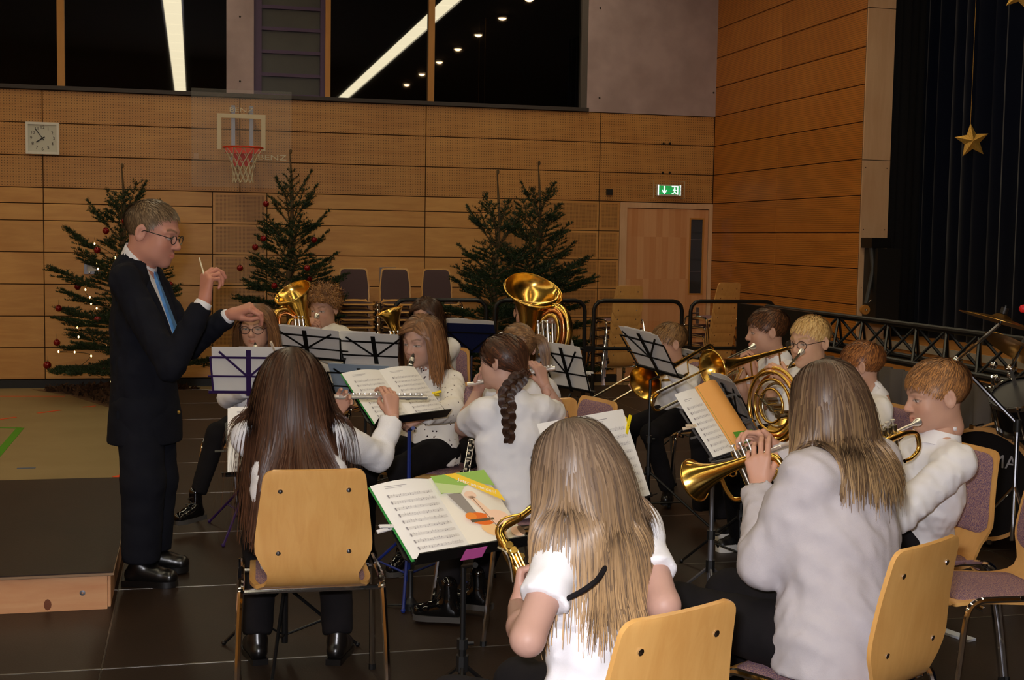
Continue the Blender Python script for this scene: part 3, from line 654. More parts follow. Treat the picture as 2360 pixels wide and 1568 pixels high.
# bark mulch on a cloth under the first tree
cl = [gx(75, 899), gx(420, 899), gx(470, 906), gx(430, 935), gx(252, 940), gx(160, 912)]
tag(MB().slab([(p[0], p[1]) for p in cl][::-1], GZ+.001, GZ+.006).build('ground_cloth', newmat('jute_cloth', S(112, 84, 58), .95)[0], None, False), 'brown cloth spread on the gym floor under the fairy light tree', 'cloth')
V = []; Fc = []; rs = np.random.default_rng(5)
cc = np.array(cl); c0 = cc.mean(0)
for k in range(1400):
    i = rs.integers(0, 6); a, c = cc[i], cc[(i+1) % 6]; u, v = rs.random(2); u = math.sqrt(u)*.92; p = c0+u*((a-c0)*(1-v)+(c-c0)*v); z = GZ+.01+.10*(1-u)+rs.uniform(0, .03)
    A = rs.normal(size=(3, 3))*.028; n = len(V); V += [tuple(V3(p[0], p[1], z)+A[j]) for j in range(3)]; Fc.append((n, n+1, n+2))
me = np_mesh('bark_mulch', V, Fc); tag(finish('bark_mulch', me, noisy('mulch', S(58, 38, 24), S(92, 62, 38), 30, .95, coord='pos'), None, False), 'loose brown bark mulch heaped under the fairy light tree', 'mulch', kind='stuff')
# ------------------------------------------------------------------ chairs
def _fabric():
    m, t = newmat('chair_fabric', S(120, 96, 104), .95, 0, .1); p = objc(t)
    n = t.noise(p, 330, 2); n2 = t.noise(p, 420, 1)
    c = t.ramp(n, [(.38, S(112, 84, 104)), (.5, S(158, 122, 122)), (.62, S(186, 150, 132))])
    c = t.mix(t.math('GREATER_THAN', n2, .58), c, S(96, 84, 120)); t.link(c, t.bs.inputs['Base Color']); t.bump(n, .3, .002); return m
M_fabric = _fabric()
M_fabd = newmat('dark_chair_fabric', S(92, 74, 76), .95, 0, .1)[0]
PROF = spline([(.215, .418), (.20, .434), (.12, .442), (0, .437), (-.10, .432), (-.16, .437), (-.205, .465), (-.228, .52), (-.24, .60), (-.258, .72), (-.285, .845)], 6)
_seg = np.r_[0, np.cumsum(np.linalg.norm(np.diff(PROF, axis=0), axis=1))]; _L = _seg[-1]
def _width(s):                                                     # half width along the shell
    a = float(np.interp(s, [0, .05, .30, .38, .43, .47, .50, .54, .58, _L], [.192, .200, .205, .185, .150, .150, .168, .190, .192, .163])); r = .032; q = min(s, _L-s)
    return a-(r-math.sqrt(max(0, r*r-(r-q)**2)) if q < r else 0)
def shell_grid(s0, s1, inset, off, n=30, m=9, crown=0.0, rnd=.04):
    A = []
    for i in range(n+1):
        t__ = i/n; s = s0+(s1-s0)*(.25*t__+.75*(.5-.5*math.cos(PI*t__))); y, z = np.interp(s, _seg, PROF[:, 0]), np.interp(s, _seg, PROF[:, 1])
        e = .004; ty = np.interp(s+e, _seg, PROF[:, 0])-np.interp(s-e, _seg, PROF[:, 0]); tz = np.interp(s+e, _seg, PROF[:, 1])-np.interp(s-e, _seg, PROF[:, 1]); L = math.hypot(ty, tz); ny, nz = tz/L, -ty/L
        if nz < 0 and z < .45: ny, nz = -ny, -nz
        ny, nz = (-tz/L, ty/L) if False else (tz/L, -ty/L)
        wd = _width(s)-inset
        if inset: q = min(s-s0, s1-s); wd -= rnd*(1-math.sqrt(max(0, 1-(1-min(q/rnd, 1))**2))) if q < rnd else 0
        row = []
        for j in range(m):
            t_ = -1+2*j/(m-1); c = .010*t_*t_*np.interp(s, [0, .45, .6, _L], [0, 0, 1, 1]); o = off+crown*(1-t_**4)*(1-(2*i/n-1)**6)
            row.append((t_*wd, y+ny*o+c*.9, z+nz*o))
        A.append(row)
    return np.array(A)
def closed_sheet(A, Bk):
    n, m = A.shape[:2]; b = MB(); V = np.concatenate([A.reshape(-1, 3), Bk.reshape(-1, 3)]); N = n*m; f = []
    for i in range(n-1):
        for j in range(m-1): a = i*m+j; f += [(a, a+1, a+m+1, a+m), (N+a, N+a+m, N+a+m+1, N+a+1)]
    for i in range(n-1): f += [(i*m, i*m+m, N+i*m+m, N+i*m), (i*m+m-1, N+i*m+m-1, N+i*m+2*m-1, i*m+2*m-1)]
    for j in range(m-1): f += [(j, N+j, N+j+1, j+1), ((n-1)*m+j, (n-1)*m+j+1, N+(n-1)*m+j+1, N+(n-1)*m+j)]
    return b.add(V, f)
def make_chair(label, fab):
    t = thing('chair', label, 'chair', absolute=False)
    closed_sheet(shell_grid(0, _L, 0, 0, 44), shell_grid(0, _L, 0, -.012, 44)).build('shell', M_beech, t, 40)
    s_bend = .44
    closed_sheet(shell_grid(.035, .40, .02, .002, 22, crown=.012), shell_grid(.035, .40, .02, .0, 22)).build('seat_pad', fab, t, 50)
    closed_sheet(shell_grid(.51, _L-.018, .016, .002, 22, crown=.012), shell_grid(.51, _L-.018, .016, .0, 22)).build('back_pad', fab, t, 50)
    for s in (-1, 1):
        x = s*.232
        fr = spline([(s*.245, .235, .0), (s*.24, .205, .25), (s*.234, .185, .40), (s*.232, .15, .446), (s*.232, .09, .452), (s*.232, 0, .452)], 5)
        re = spline([(s*.232, 0, .452), (s*.232, -.11, .452), (s*.233, -.165, .442), (s*.236, -.19, .40), (s*.244, -.225, .22), (s*.25, -.26, 0)], 5)
        for pts in (fr, re):
            lg = MB().tube(pts, .011, 8).build('leg', M_chrome, t)
            e = pts[0] if pts is fr else pts[-1]; MB().rod(e, e+V3(0, 0, .02), .0135, n=8).build('glide', M_blackp, lg)
    for y, z in ((-.155, .415), (.12, .418)): MB().rod((-.23, y, z), (.23, y, z), .0095, n=8).build('cross_bar', M_chrome, t)
    for s, xx in ((.54, .115), (.54, -.115), (_L-.075, .11), (_L-.075, -.11)):
        g = np.array([0, np.interp(s, _seg, PROF[:, 0]), np.interp(s, _seg, PROF[:, 1])]); d = V3(0, -.97, -.2)
        MB().lathe([(.0085, 0), (.008, .003), (.003, .0045)], frame(g+V3(xx, -.012+.008*abs(xx)/.18*.6, .002), x=(1, 0, 0), z=d), 10, 0, True).build('screw', M_chrome, t)
    return t
ch0 = make_chair('', M_fabric); _chair_used = [False]
def heading_rz(th): d = dirc(th); return math.atan2(-d[0], d[1])
def chair(xy, th, label, group='wooden shell chairs of the orchestra', z=0.0, src=None, used=None, rz=None, s=1.0):
    o = copy_tree(src or ch0); o.location = (xy[0], xy[1], z); o.rotation_euler = (0, 0, heading_rz(th) if rz is None else rz); o.scale = (s, s, s)
    return tag(o, label, 'chair', group)
def back_at(px, py, th, zt=.845, back=.285):                        # chair whose back's top middle stands at this bearing
    p = G(px, py, zt); d = dirc(th); return (p[0]+d[0]*back, p[1]+d[1]*back)
CH = {}
CH['flute'] = chair(back_at(726, 1082, 12), 12, 'chair seen squarely from behind, under the girl with long brown hair')
CH['sax'] = chair(back_at(1573, 1405, 38), 38, 'chair at the lower picture edge, behind the saxophone player')
CH['grey'] = chair(back_at(2142, 1250, 44), 44, 'chair with its wooden back turned, under the girl in the grey sweatshirt')
_p = P(2235, 1022, 5.0); CH['trumpet'] = chair((_p+dirc(112)*.285)[:2], 112, 'chair under the trumpet boy at the drum side')
CH['redhair'] = chair(back_at(2072, 932, 108), 108, 'chair under the red-haired boy seen from behind')
CH['empty_r'] = chair((G(2250, 1340, .45)+RH*.02)[:2], 100, 'empty chair cut off by the picture edge beside the bass drum')
CH['empty_m'] = chair((G(1380, 918, .845)+dirc(118)*.28)[:2], 118, 'empty chair standing between the braided girl and the trombone player')
# stacked chairs by the back wall
chd = copy_tree(ch0); chd.name = 'stacked_chair'
for c in chd.children:
    if c.name.startswith(('seat_pad', 'back_pad')): c.data = c.data.copy(); c.data.materials.clear(); c.data.materials.append(M_fabd)
for n, (x, nm) in enumerate(((1.86, 'of the stack nearest the hoop tree'), (2.36, 'of the stack before the wall hatch'), (2.87, 'of the stack half hidden by the bare tree'))):
    for k in range(8):
        o = chair((x, 15.35+.012*k), 0, 'upholstered chair, %s %s' % (['lowest', 'second lowest', 'third from below', 'fourth from below', 'fifth from below', 'sixth from below', 'second from top', 'topmost'][k], nm), 'stacked upholstered chairs by the back wall', GZ+.089*k, chd, rz=PI)
for n, (x, y, rz) in enumerate(((4.72, 14.4, .15), (5.65, 13.9, .35))):
    for k in range(6):
        chair((x-.018*k*math.sin(rz)*-1, y-.02*k), 0, 'wooden-backed chair of the stack %s, %s' % (('before the door', 'by the slatted side wall')[n], ['lowest', 'second', 'third', 'fourth', 'fifth', 'topmost'][k]+' of six'), 'stacked chairs by the door corner', GZ+.103*k+(.04 if n else -.02), ch0, rz=rz)
# ------------------------------------------------------------------ fitting a flat rectangle of known size to a place seen on a stand
def fitrect(corners, w_, h_, d0, back=False, it=60, pri=None):
    """pose of a w x h sheet whose corners (TL, TR, BR, BL) lie on these bearings; None corners are unknown.
    returns 4x4: x to the sheet's picture-right, y up the sheet, z towards the camera"""
    L = np.array([(-w_/2, h_/2, 0), (w_/2, h_/2, 0), (w_/2, -h_/2, 0), (-w_/2, -h_/2, 0)]); idx = [i for i, c in enumerate(corners) if c is not None]
    px = np.array([corners[i] for i in idx], float); c = px.mean(0)
    q = np.r_[P(c[0], c[1], d0), 0.0, -.5, 0.0] if pri is None else np.r_[P(c[0], c[1], d0), pri]    # yaw, tilt back, roll
    def rot(q):
        yw, tl, rl = q[3:]; x = math.cos(yw)*RH+math.sin(yw)*FH; n = -math.cos(yw)*FH+math.sin(yw)*RH
        y = math.cos(tl)*ZU+math.sin(tl)*n*1.0; z = np.cross(x, y); x2 = math.cos(rl)*x+math.sin(rl)*y; y2 = np.cross(z, x2); return np.stack([x2, y2, z], 1)
    def res(q):
        W = L[idx] @ rot(q).T+q[:3]; r = W-CAM; d = r @ FW
        e = np.stack([1180+F*(r @ RT)/d-px[:, 0], 784-F*(r @ UP)/d-px[:, 1]], 1).ravel()
        return np.r_[e, (q[4]-(pri[1] if pri is not None else -.5))*12, (q[5])*40]
    for _ in range(it):
        r = res(q); J = np.stack([(res(q+np.eye(6)[k]*1e-5)-r)/1e-5 for k in range(6)], 1); dq = np.linalg.lstsq(J.T @ J+np.eye(6)*1.0, J.T @ -r, rcond=None)[0]; q = q+np.clip(dq, -.3, .3)
    M = np.eye(4); M[:3, :3] = rot(q); M[:3, 3] = q[:3]; return M

# ------------------------------------------------------------------ music stands and what lies on them
M_stpurple = newmat('purple_lacquer', S(52, 26, 84), .4)[0]; M_stblue = newmat('blue_lacquer', S(24, 44, 120), .4)[0]; M_navy = newmat('navy_desk', S(24, 34, 78), .45)[0]
def tripod(t, foot, top, m, r=.009, spread=.30, hub=.28, ang=0.0, thick=None):
    """pole from the floor point up to the desk, three legs with struts"""
    foot = V3(foot[0], foot[1], 0); top = np.asarray(top, float); up = V3(foot[0], foot[1], top[2])
    MB().rod(foot+V3(0, 0, .06), foot+V3(0, 0, top[2]*.55), r*1.35, n=8).build('lower_pole', m, t)
    MB().tube([foot+V3(0, 0, top[2]*.53), foot+V3(0, 0, top[2]-.03), top], r, 8).build('upper_pole', m, t)
    MB().rod(foot+V3(0, 0, top[2]*.53), foot+V3(0, 0, top[2]*.58), r*2, n=8).rod(foot+V3(0, 0, top[2]*.555), foot+V3(.035, 0, top[2]*.555), .006, n=6).build('clamp', M_blackp, t)
    for k in range(3):
        a = ang+k*2*PI/3; d = V3(math.cos(a), math.sin(a), 0)
        MB().rod(foot+V3(0, 0, hub), foot+d*spread+V3(0, 0, .008), .007, n=6).rod(foot+V3(0, 0, .09), foot+d*spread*.55+V3(0, 0, hub*.46), .005, n=6).ball(foot+d*spread+V3(0, 0, .01), .011, 8).build('leg', m, t)
    MB().rod(foot+V3(0, 0, hub-.025), foot+V3(0, 0, hub+.025), r*2.2, n=8).build('hub', M_blackp, t)
def fold_desk(t, M, m, w_=.46, h_=.30, z=-.006):
    """wire folding desk behind a sheet; local frame of the sheet"""
    b = lambda x0, y0, x1, y1, wd=.012, zz=z: MB().bar(xf(M, [(x0, y0, zz)])[0], xf(M, [(x1, y1, zz)])[0], wd, .004, up=M[:3, 2])
    cy = -h_*.12
    b(0, -h_/2-.02, 0, h_/2*.86, .026).build('spine_bar', m, t, False)
    b(-w_/2, -h_/2, w_/2, -h_/2, .016, z+.002).build('tray', m, t, False)
    MB().bar(xf(M, [(-w_/2, -h_/2-.004, z+.012)])[0], xf(M, [(w_/2, -h_/2-.004, z+.012)])[0], .030, .003, up=M[:3, 1]).build('ledge', m, t, False)
    for s in (-1, 1):
        b(0, -h_*.16, s*w_*.36, h_*.40, .011, z-.004).build('brace', m, t, False); b(s*w_*.44, -h_/2, s*w_*.47, h_*.27, .010).build('side_bar', m, t, False)
    b(-w_*.47, h_*.27, w_*.47, h_*.27, .011, z-.002).build('cross_bar', m, t, False); b(-w_*.56, -h_*.14, w_*.5, -h_*.14, .009, z-.003).build('cross_bar', m, t, False)
def solid_desk(t, M, m, w_=.48, h_=.34, z=-.006):
    p = [(-w_/2+.02, -h_/2), (w_/2-.02, -h_/2), (w_/2, -h_/2+.03), (w_/2-.03, h_/2), (-w_/2+.03, h_/2), (-w_/2, -h_/2+.03)]
    MB().slab(p, z-.004, z, M).build('desk', m, t, False); MB().box((-w_/2+.02, -h_/2-.004, z), (w_/2-.02, -h_/2, z+.05), M).build('ledge', m, t, False)
    for s in (-1, 1): MB().bar(xf(M, [(s*w_*.42, h_*.2, z-.008)])[0], xf(M, [(0, -h_*.45, z-.008)])[0], .012, .006, up=M[:3, 2]).build('brace', M_blackm, t, False)
    MB().bar(xf(M, [(-w_*.45, h_*.2, z-.008)])[0], xf(M, [(w_*.45, h_*.2, z-.008)])[0], .012, .006, up=M[:3, 2]).build('cross_bar', M_blackm, t, False)
def printed(par, M, x0, x1, y0, y1, staves, seed, z=.0012, ink=None, title=True):
    """engraved music: staff lines, note heads and stems as flat print on the page"""
    rs = random.Random(seed); b = MB(); H_ = (y1-y0)
    def rect(xa, ya, xb, yb): b.add(xf(M, [(xa, ya, z), (xb, ya, z), (xb, yb, z), (xa, yb, z)]), [(0, 1, 2, 3)])
    top = y1-(.12*H_ if title else .03*H_)
    if title: rect(x0+.01, y1-.035*H_, x0+(x1-x0)*.55, y1-.028*H_); rect(x0+.01, y1-.06*H_, x0+(x1-x0)*.42, y1-.055*H_)
    st = (top-y0)/staves; sp = st*.085
    for k in range(staves):
        yb = top-st*(k+.80)
        for l in range(5): rect(x0, yb+sp*l-.00022, x1, yb+sp*l+.00022)
        rect(x0+.003, yb-sp, x0+.008, yb+sp*4.6); n = int((x1-x0)/.0085)
        for i in range(2, n):
            if rs.random() < .16: continue
            xx = x0+i*.0085+rs.uniform(-.001, .001); yy = yb+sp*rs.choice((0, .5, 1, 1.5, 2, 2.5, 3, 3.5))
            rect(xx-.0014, yy-.0011, xx+.0014, yy+.0011); rect(xx+.001, yy, xx+.0016, yy+sp*3.2)
            if i % 8 == 0: rect(xx-.004, yb, xx-.0036, yb+sp*4)
    b.build('printed_music', ink or M_ink, par, False)['kind'] = 'stuff'
def page(par, M, x0, x1, y0, y1, z=0.0, curve=0.0, name='page', mat=None, n=8, th=.0012):
    A = []; Bk = []
    for i in range(n+1):
        u = i/n; x = x0+(x1-x0)*u; zz = z+curve*math.sin(PI*u)
        A.append([xf(M, [(x, y0, zz)])[0], xf(M, [(x, y1, zz)])[0]]); Bk.append([xf(M, [(x, y0, zz-th)])[0], xf(M, [(x, y1, zz-th)])[0]])
    return closed_sheet(np.array(A), np.array(Bk)).build(name, mat or M_paper, par, 40)
def peg(M, x, y, dx, dy, label, m):
    """clothes peg gripping a page edge"""
    t = thing('clothes_peg', label, 'clothes peg', xf(M, [(x, y, 0)])[0], 'pegs holding pages'); d = np.array([dx, dy])/math.hypot(dx, dy); L = .072
    for s in (-1, 1):
        a = xf(M, [(x-d[0]*.022, y-d[1]*.022, s*.0025)])[0]; c = xf(M, [(x+d[0]*.012, y+d[1]*.012, s*.006)])[0]; e = xf(M, [(x+d[0]*.05, y+d[1]*.05, s*.012)])[0]
        MB().bar(a, c, .011, .004, up=M[:3, 2]).bar(c, e, .011, .005, up=M[:3, 2]).build('jaw', m, t, False)
    c = xf(M, [(x+d[0]*.012, y+d[1]*.012, 0)])[0]; MB().rod(c-V3(*(M[:3, 2]))*.008, c+V3(*(M[:3, 2]))*.008, .0035, n=6).build('spring', M_greyst, t)
PEGW = newmat('white_peg', S(232, 228, 224), .5)[0]; PEGY = newmat('yellow_peg', S(240, 212, 20), .45)[0]; PEGN = newmat('pale_wood_peg', S(226, 206, 178), .6)[0]
def stand(label, M, foot, m, style='fold', w_=.46, h_=.30, ang=0.3, spread=.30, dm=None):
    t = thing('music_stand', label, 'music stand', (foot[0], foot[1], 0), 'music stands'); (fold_desk if style == 'fold' else solid_desk)(t, M, dm or m, w_, h_)
    top = xf(M, [(0, -h_/2-.03, -.02)])[0]; tripod(t, foot, top, m, ang=ang, spread=spread); return t
def sheet_thing(name, label, M, group='music on the stands'): return thing(name, label, 'sheet music', M[:3, 3], group)
def under(M, h_=.3): p = xf(M, [(0, -h_/2, -.03)])[0]; return (p[0], p[1])
# 1 purple stand, seen from behind
M1 = fitrect([(484, 798), (660, 800), (655, 905), (491, 903)], .385, .265, 6.6, pri=(0, .35, 0)); M1b = M1 @ np.diag([-1, 1, -1, 1])
stand('purple folding music stand in front of the girl with glasses', M1b, under(M1b)[:2], M_stpurple, w_=.42, h_=.265, ang=2.2, spread=.34)
s = sheet_thing('sheet_music', 'white sheets on the purple stand, seen from behind', M1); page(s, M1b, -.19, .05, -.132, .132, .001); page(s, M1b, -.06, .19, -.132, .128, .003)
peg(M1b, -.135, .115, .02, .05, 'pale peg clipped to the sheets on the purple stand', PEGN)
# 2 the brown-haired flute player's own sheet
M2 = fitrect([(518, 944), (786, 930), (782, 1079), (530, 1089)], .42, .29, 5.6, pri=(.1, -.35, 0)); stand('black folding music stand in front of the long-haired flute player', M2, under(M2), M_blackm)
s = sheet_thing('sheet_music', 'two upright music pages hidden mostly behind the long brown hair', M2); page(s, M2, -.21, 0, -.145, .145, .002); page(s, M2, 0, .21, -.145, .145, .002); page(s, M2, -.20, -.01, -.140, .149, .0005)
printed(s, M2, -.185, -.02, -.13, .135, 11, 2, .0032); printed(s, M2, .02, .19, -.13, .135, 11, 3, .0032)
# 3 and 4 sheets seen from behind in the middle
M3 = fitrect([(622, 748), (779, 765), (790, 830), (632, 815)], .42, .25, 7.9, pri=(-.1, .4, 0)); M3b = M3 @ np.diag([-1, 1, -1, 1]); stand('black folding music stand in front of the curly-haired horn player', M3b, under(M3b, .25), M_blackm, h_=.25)
s = sheet_thing('sheet_music', 'sheets on the stand before the curly-haired player, seen from behind', M3); page(s, M3b, -.21, .21, -.12, .125, .002); page(s, M3b, -.1, .2, -.12, .135, .004)
M4 = fitrect([(777, 766), (940, 773), (945, 850), (795, 842)], .42, .27, 7.6, pri=(-.1, .4, 0)); M4b = M4 @ np.diag([-1, 1, -1, 1]); stand('black folding music stand with lyre ornament before the clarinet girl', M4b, under(M4b), M_blackm, h_=.27)
s = sheet_thing('sheet_music', 'sheets on the stand with the lyre ornament, seen from behind', M4); page(s, M4b, -.21, .21, -.13, .135, .002); page(s, M4b, -.02, .2, -.13, .145, .004)
# 5 bluish folder
M5 = fitrect([(753, 838), (899, 848), (912, 920), (778, 915)], .40, .26, 7.0, pri=(-.1, .4, 0)); M5b = M5 @ np.diag([-1, 1, -1, 1]); stand('black folding music stand carrying a pale blue folder', M5b, under(M5b), M_blackm, h_=.26)
s = sheet_thing('music_folder', 'pale blue plastic folder standing behind the open music book', M5); page(s, M5b, -.2, .2, -.13, .135, .002, mat=newmat('folder_blue', S(176, 196, 216), .35)[0]); page(s, M5b, -.16, .06, -.12, .145, .004)
# 6 open book on blue-poled stand
M6 = fitrect([(786, 864), (952, 846), (1030, 958), (862, 978)], .42, .297, 5.75, pri=(.2, -.8, 0)); stand('black desk music stand on a blue pole under the open book', M6, tuple(G(998, 1240)[:2]*.0+xf(M6, [(.08, -.1, -.1)])[0][:2]), M_stblue, 'solid', dm=M_blackm)
s = sheet_thing('music_book', 'open music book with two printed pages above the silver flute', M6)
page(s, M6, -.213, -.205, -.15, .15, .0, mat=newmat('green_cover', S(60, 150, 70), .5)[0], name='cover'); page(s, M6, -.21, 0, -.148, .148, .006, .012); page(s, M6, 0, .21, -.148, .148, .006, .012); page(s, M6, .0, .20, -.150, .146, .001, .004, name='page_block')
printed(s, M6, -.185, -.03, -.13, .13, 9, 5, .0185); printed(s, M6, .03, .19, -.13, .13, 9, 6, .0185); peg(M6, .208, -.02, 1, 0, 'yellow peg at the edge of the open book by the flute end', PEGY)
# 7 dark blue desk, seen from behind
M7 = fitrect([(1008, 738), (1160, 746), (1140, 816), (1036, 813)], .48, .33, 9.2, pri=(0, .4, 0)); M7b = M7 @ np.diag([-1, 1, -1, 1]); stand('dark blue solid music stand turned away, beside the tuba', M7b, under(M7b, .33), M_navy, 'solid')
s = sheet_thing('sheet_music', 'white sheets curling over the top of the dark blue stand', M7); page(s, M7b, -.02, .21, -.12, .185, .003, .01); page(s, M7b, -.2, .0, -.12, .178, .004, .012); page(s, M7b, .02, .2, -.12, .19, .006, .01)
# 8 stand by the braided girl
M8 = fitrect([(1252, 790), (1331, 798), (1366, 906), (1270, 884)], .34, .30, 7.4, pri=(-.5, .45, 0)); M8b = M8 @ np.diag([-1, 1, -1, 1]); stand('black folding music stand with a lyre tip beside the pony-tailed girl', M8b, under(M8b), M_blackm, w_=.38)
s = sheet_thing('sheet_music', 'sheet on the stand beside the ponytail, seen from behind', M8); page(s, M8b, -.17, .17, -.145, .15, .002, .006); peg(M8b, -.172, -.02, -1, 0, 'white peg on the sheet beside the ponytail', PEGW)
# 9 big book in front of the saxophone
M9 = fitrect([(846, 1120), (1117, 1097), (1212, 1242), (952, 1298)], .43, .30, 4.15, pri=(.2, -.7, 0)); stand('black desk music stand under the book with a coloured page', M9, xf(M9, [(.03, -.12, -.1)])[0][:2], M_blackm, 'solid', h_=.32)
s = sheet_thing('music_book', 'open music book with a violin picture on its yellow and green page', M9)
page(s, M9, -.217, -.205, -.153, .15, 0, mat=MATS['green_cover'], name='cover'); page(s, M9, -.213, 0, -.15, .15, .006, .014); rp = page(s, M9, 0, .213, -.15, .15, .006, .012, name='picture_page', mat=newmat('photo_page', S(238, 230, 214), .5)[0])
printed(s, M9, -.19, -.025, -.135, .135, 9, 9, .0215)
def art(poly, c, z, nm, M=M9): MB().add(xf(M, [(x, y, z) for x, y in poly]), [tuple(range(len(poly)))]).build(nm, newmat('print_'+nm, c, .5, spec=.25)[0], rp, False)
ell = lambda cx, cy, a, b, r=0, n=18: [(cx+a*math.cos(q)*math.cos(r)-b*math.sin(q)*math.sin(r), cy+a*math.cos(q)*math.sin(r)+b*math.sin(q)*math.cos(r)) for q in np.arange(n)*2*PI/n]
Z = .0195
art([(.002, .148), (.211, .148), (.211, .075), (.15, .10), (.002, .07)], S(150, 190, 90), Z, 'leaf_field'); art([(.002, .12), (.10, .09), (.07, .06), (.002, .075)], S(196, 214, 150), Z+.0003, 'pale_leaf')
art([(.02, .065), (.07, .065), (.085, -.035), (.05, -.03)], S(150, 142, 134), Z+.0003, 'shadow_field'); art([(.055, .148), (.098, .148), (.212, .055), (.212, .005)], S(248, 206, 58), Z+.0006, 'yellow_band')
art(ell(.10, .05, .022, .017), S(240, 205, 178), Z+.0006, 'printed_hand'); art([(.088, .045), (.108, .045), (.14, -.03), (.112, -.035)], S(242, 208, 178), Z+.0006, 'printed_arm')
art(ell(.085, -.05, .045, .026, -.3), S(232, 112, 34), Z+.0008, 'violin_body'); art(ell(.055, -.035, .02, .016), S(240, 140, 50), Z+.0009, 'violin_scroll'); art([(.045, -.048), (.13, -.052), (.13, -.062), (.045, -.06)], S(96, 84, 62), Z+.0011, 'fingerboard')
art(ell(.15, -.055, .042, .032, -.4), S(246, 206, 176), Z+.001, 'printed_face'); art(ell(.105, -.10, .042, .025, -.5), S(244, 198, 140), Z+.0007, 'printed_sleeve'); art(ell(.185, -.12, .024, .02, 0), S(236, 196, 168), Z+.0007, 'printed_cheek'); art(ell(.200, -.118, .012, .018, 0), S(110, 84, 64), Z+.0012, 'printed_hair')
art([(.098, .04), (.101, .04), (.135, -.14), (.132, -.14)], S(150, 110, 80), Z+.0014, 'printed_bow')
text_mesh('Jetzt anmelden!', .021, M9 @ frame(V3(.145, .082, Z+.0015), x=(.82, -.572, 0), y=(.572, .82, 0)), M_paper, 'printed_words', rp, .0002)
peg(M9, -.212, -.015, -1, .0, 'white peg clipped to the outer edge of the violin book', PEGW)
tk = MB().box((-.05, -.172, -.01), (.03, -.1725, .038), M9 @ frame(V3(0, -.0, 0), x=(1, 0, 0), y=(0, 1, 0))).build('pink_label', newmat('pink_label', S(214, 96, 170), .5)[0], None, False); tag(tk, 'pink sticker on the ledge of the stand with the violin book', 'sticker')
# 10 white sheet with the yellow peg
M10 = fitrect([(1330, 960), (1436, 945), (1496, 1139), (1398, 1168)], .23, .31, 4.75, pri=(.5, -.4, 0)); M10 = M10 @ frame(V3(-.1, 0, 0), x=(1, 0, 0), y=(0, 1, 0)); stand('black folding music stand behind the head of the saxophone player', M10, under(M10), M_blackm, h_=.31)
s = sheet_thing('sheet_music', 'white printed sheet with a yellow peg beside the saxophone player', M10); page(s, M10, -.215, 0, -.155, .155, .002, .004); page(s, M10, 0, .215, -.155, .155, .002, .003); page(s, M10, .0, .209, -.157, .152, .0005, .002)
printed(s, M10, .02, .195, -.14, .14, 9, 12, .0055); printed(s, M10, -.195, -.02, -.14, .14, 9, 13, .0065); peg(M10, .205, .085, .55, .83, 'bright yellow peg on the white sheet by the saxophone player', PEGY)
# 11 trombone stand, 12, 13
M11 = fitrect([(1428, 752), (1512, 773), (1566, 868), (1470, 838)], .34, .29, 7.4, pri=(-.45, .6, 0)); M11b = M11 @ np.diag([-1, 1, -1, 1]); stand('tall black music stand in front of the short-haired trombone boy', M11b, tuple(G(1491, 1196)[:2]), M_blackm, w_=.40, ang=-.9, spread=.42)
s = sheet_thing('sheet_music', 'sheets on the tall stand before the short-haired trombone boy', M11); page(s, M11b, -.17, .17, -.14, .145, .002); page(s, M11b, -.12, .12, -.14, .152, .004)
M12 = fitrect([(1556, 803), (1612, 818), (1652, 872), (1586, 852)], .30, .25, 6.9, pri=(-.6, .6, 0)); M12b = M12 @ np.diag([-1, 1, -1, 1]); stand('black folding music stand half hidden before the dark-haired trombone boy', M12b, under(M12b, .25), M_blackm, w_=.34, h_=.25)
s = sheet_thing('sheet_music', 'curled sheets half hidden before the dark-haired trombone boy', M12); page(s, M12b, -.15, .15, -.12, .125, .002, .01); page(s, M12b, -.12, .1, -.12, .13, .006, .012)
M13 = fitrect([(1630, 858), (1692, 888), (1757, 1004), (1694, 985)], .34, .30, 6.1, pri=(-.7, .5, 0)); M13b = M13 @ np.diag([-1, 1, -1, 1]); stand('black folding music stand with dark sheets before the horn player', M13b, under(M13b), M_blackm, w_=.40)
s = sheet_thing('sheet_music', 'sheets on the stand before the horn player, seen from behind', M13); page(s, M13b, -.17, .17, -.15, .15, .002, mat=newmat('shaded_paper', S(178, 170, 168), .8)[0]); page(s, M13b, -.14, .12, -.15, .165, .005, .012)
# 14 book of the girl in grey
M14 = fitrect([(1557, 908), (1668, 880), (1765, 1010), (1640, 1062)], .32, .30, 4.95, pri=(.55, -.5, 0)); stand('grey-poled music stand in front of the girl in the grey sweatshirt', M14, xf(M14, [(-.03, -.12, -.12)])[0][:2], M_greyst, w_=.36)
s = sheet_thing('music_book', 'music book with an orange and green page before the brass players', M14); page(s, M14, -.16, -.035, -.15, .15, .004, .006); rp = page(s, M14, -.035, .10, -.15, .155, .006, .03, name='picture_page', mat=newmat('orange_page', S(236, 168, 88), .45)[0])
printed(s, M14, -.148, -.05, -.135, .12, 9, 14, .0115)
art([(-.03, .15), (-.018, .15), (-.012, -.14), (-.03, -.14)], S(110, 160, 50), .0105, 'green_stripe', M14);
art([(-.02, -.145), (.09, -.145), (.09, -.10), (-.02, -.085)], S(90, 150, 50), .0365, 'green_corner', M14); text_mesh('VS', .035, M14 @ frame(V3(.02, -.118, .0372), x=(1, 0, 0), y=(0, 1, 0)), M_paper, 'printed_letters', rp, .0002)
peg(M14, -.158, .0, -1, .15, 'white peg on the left page of the orange music book', PEGN)
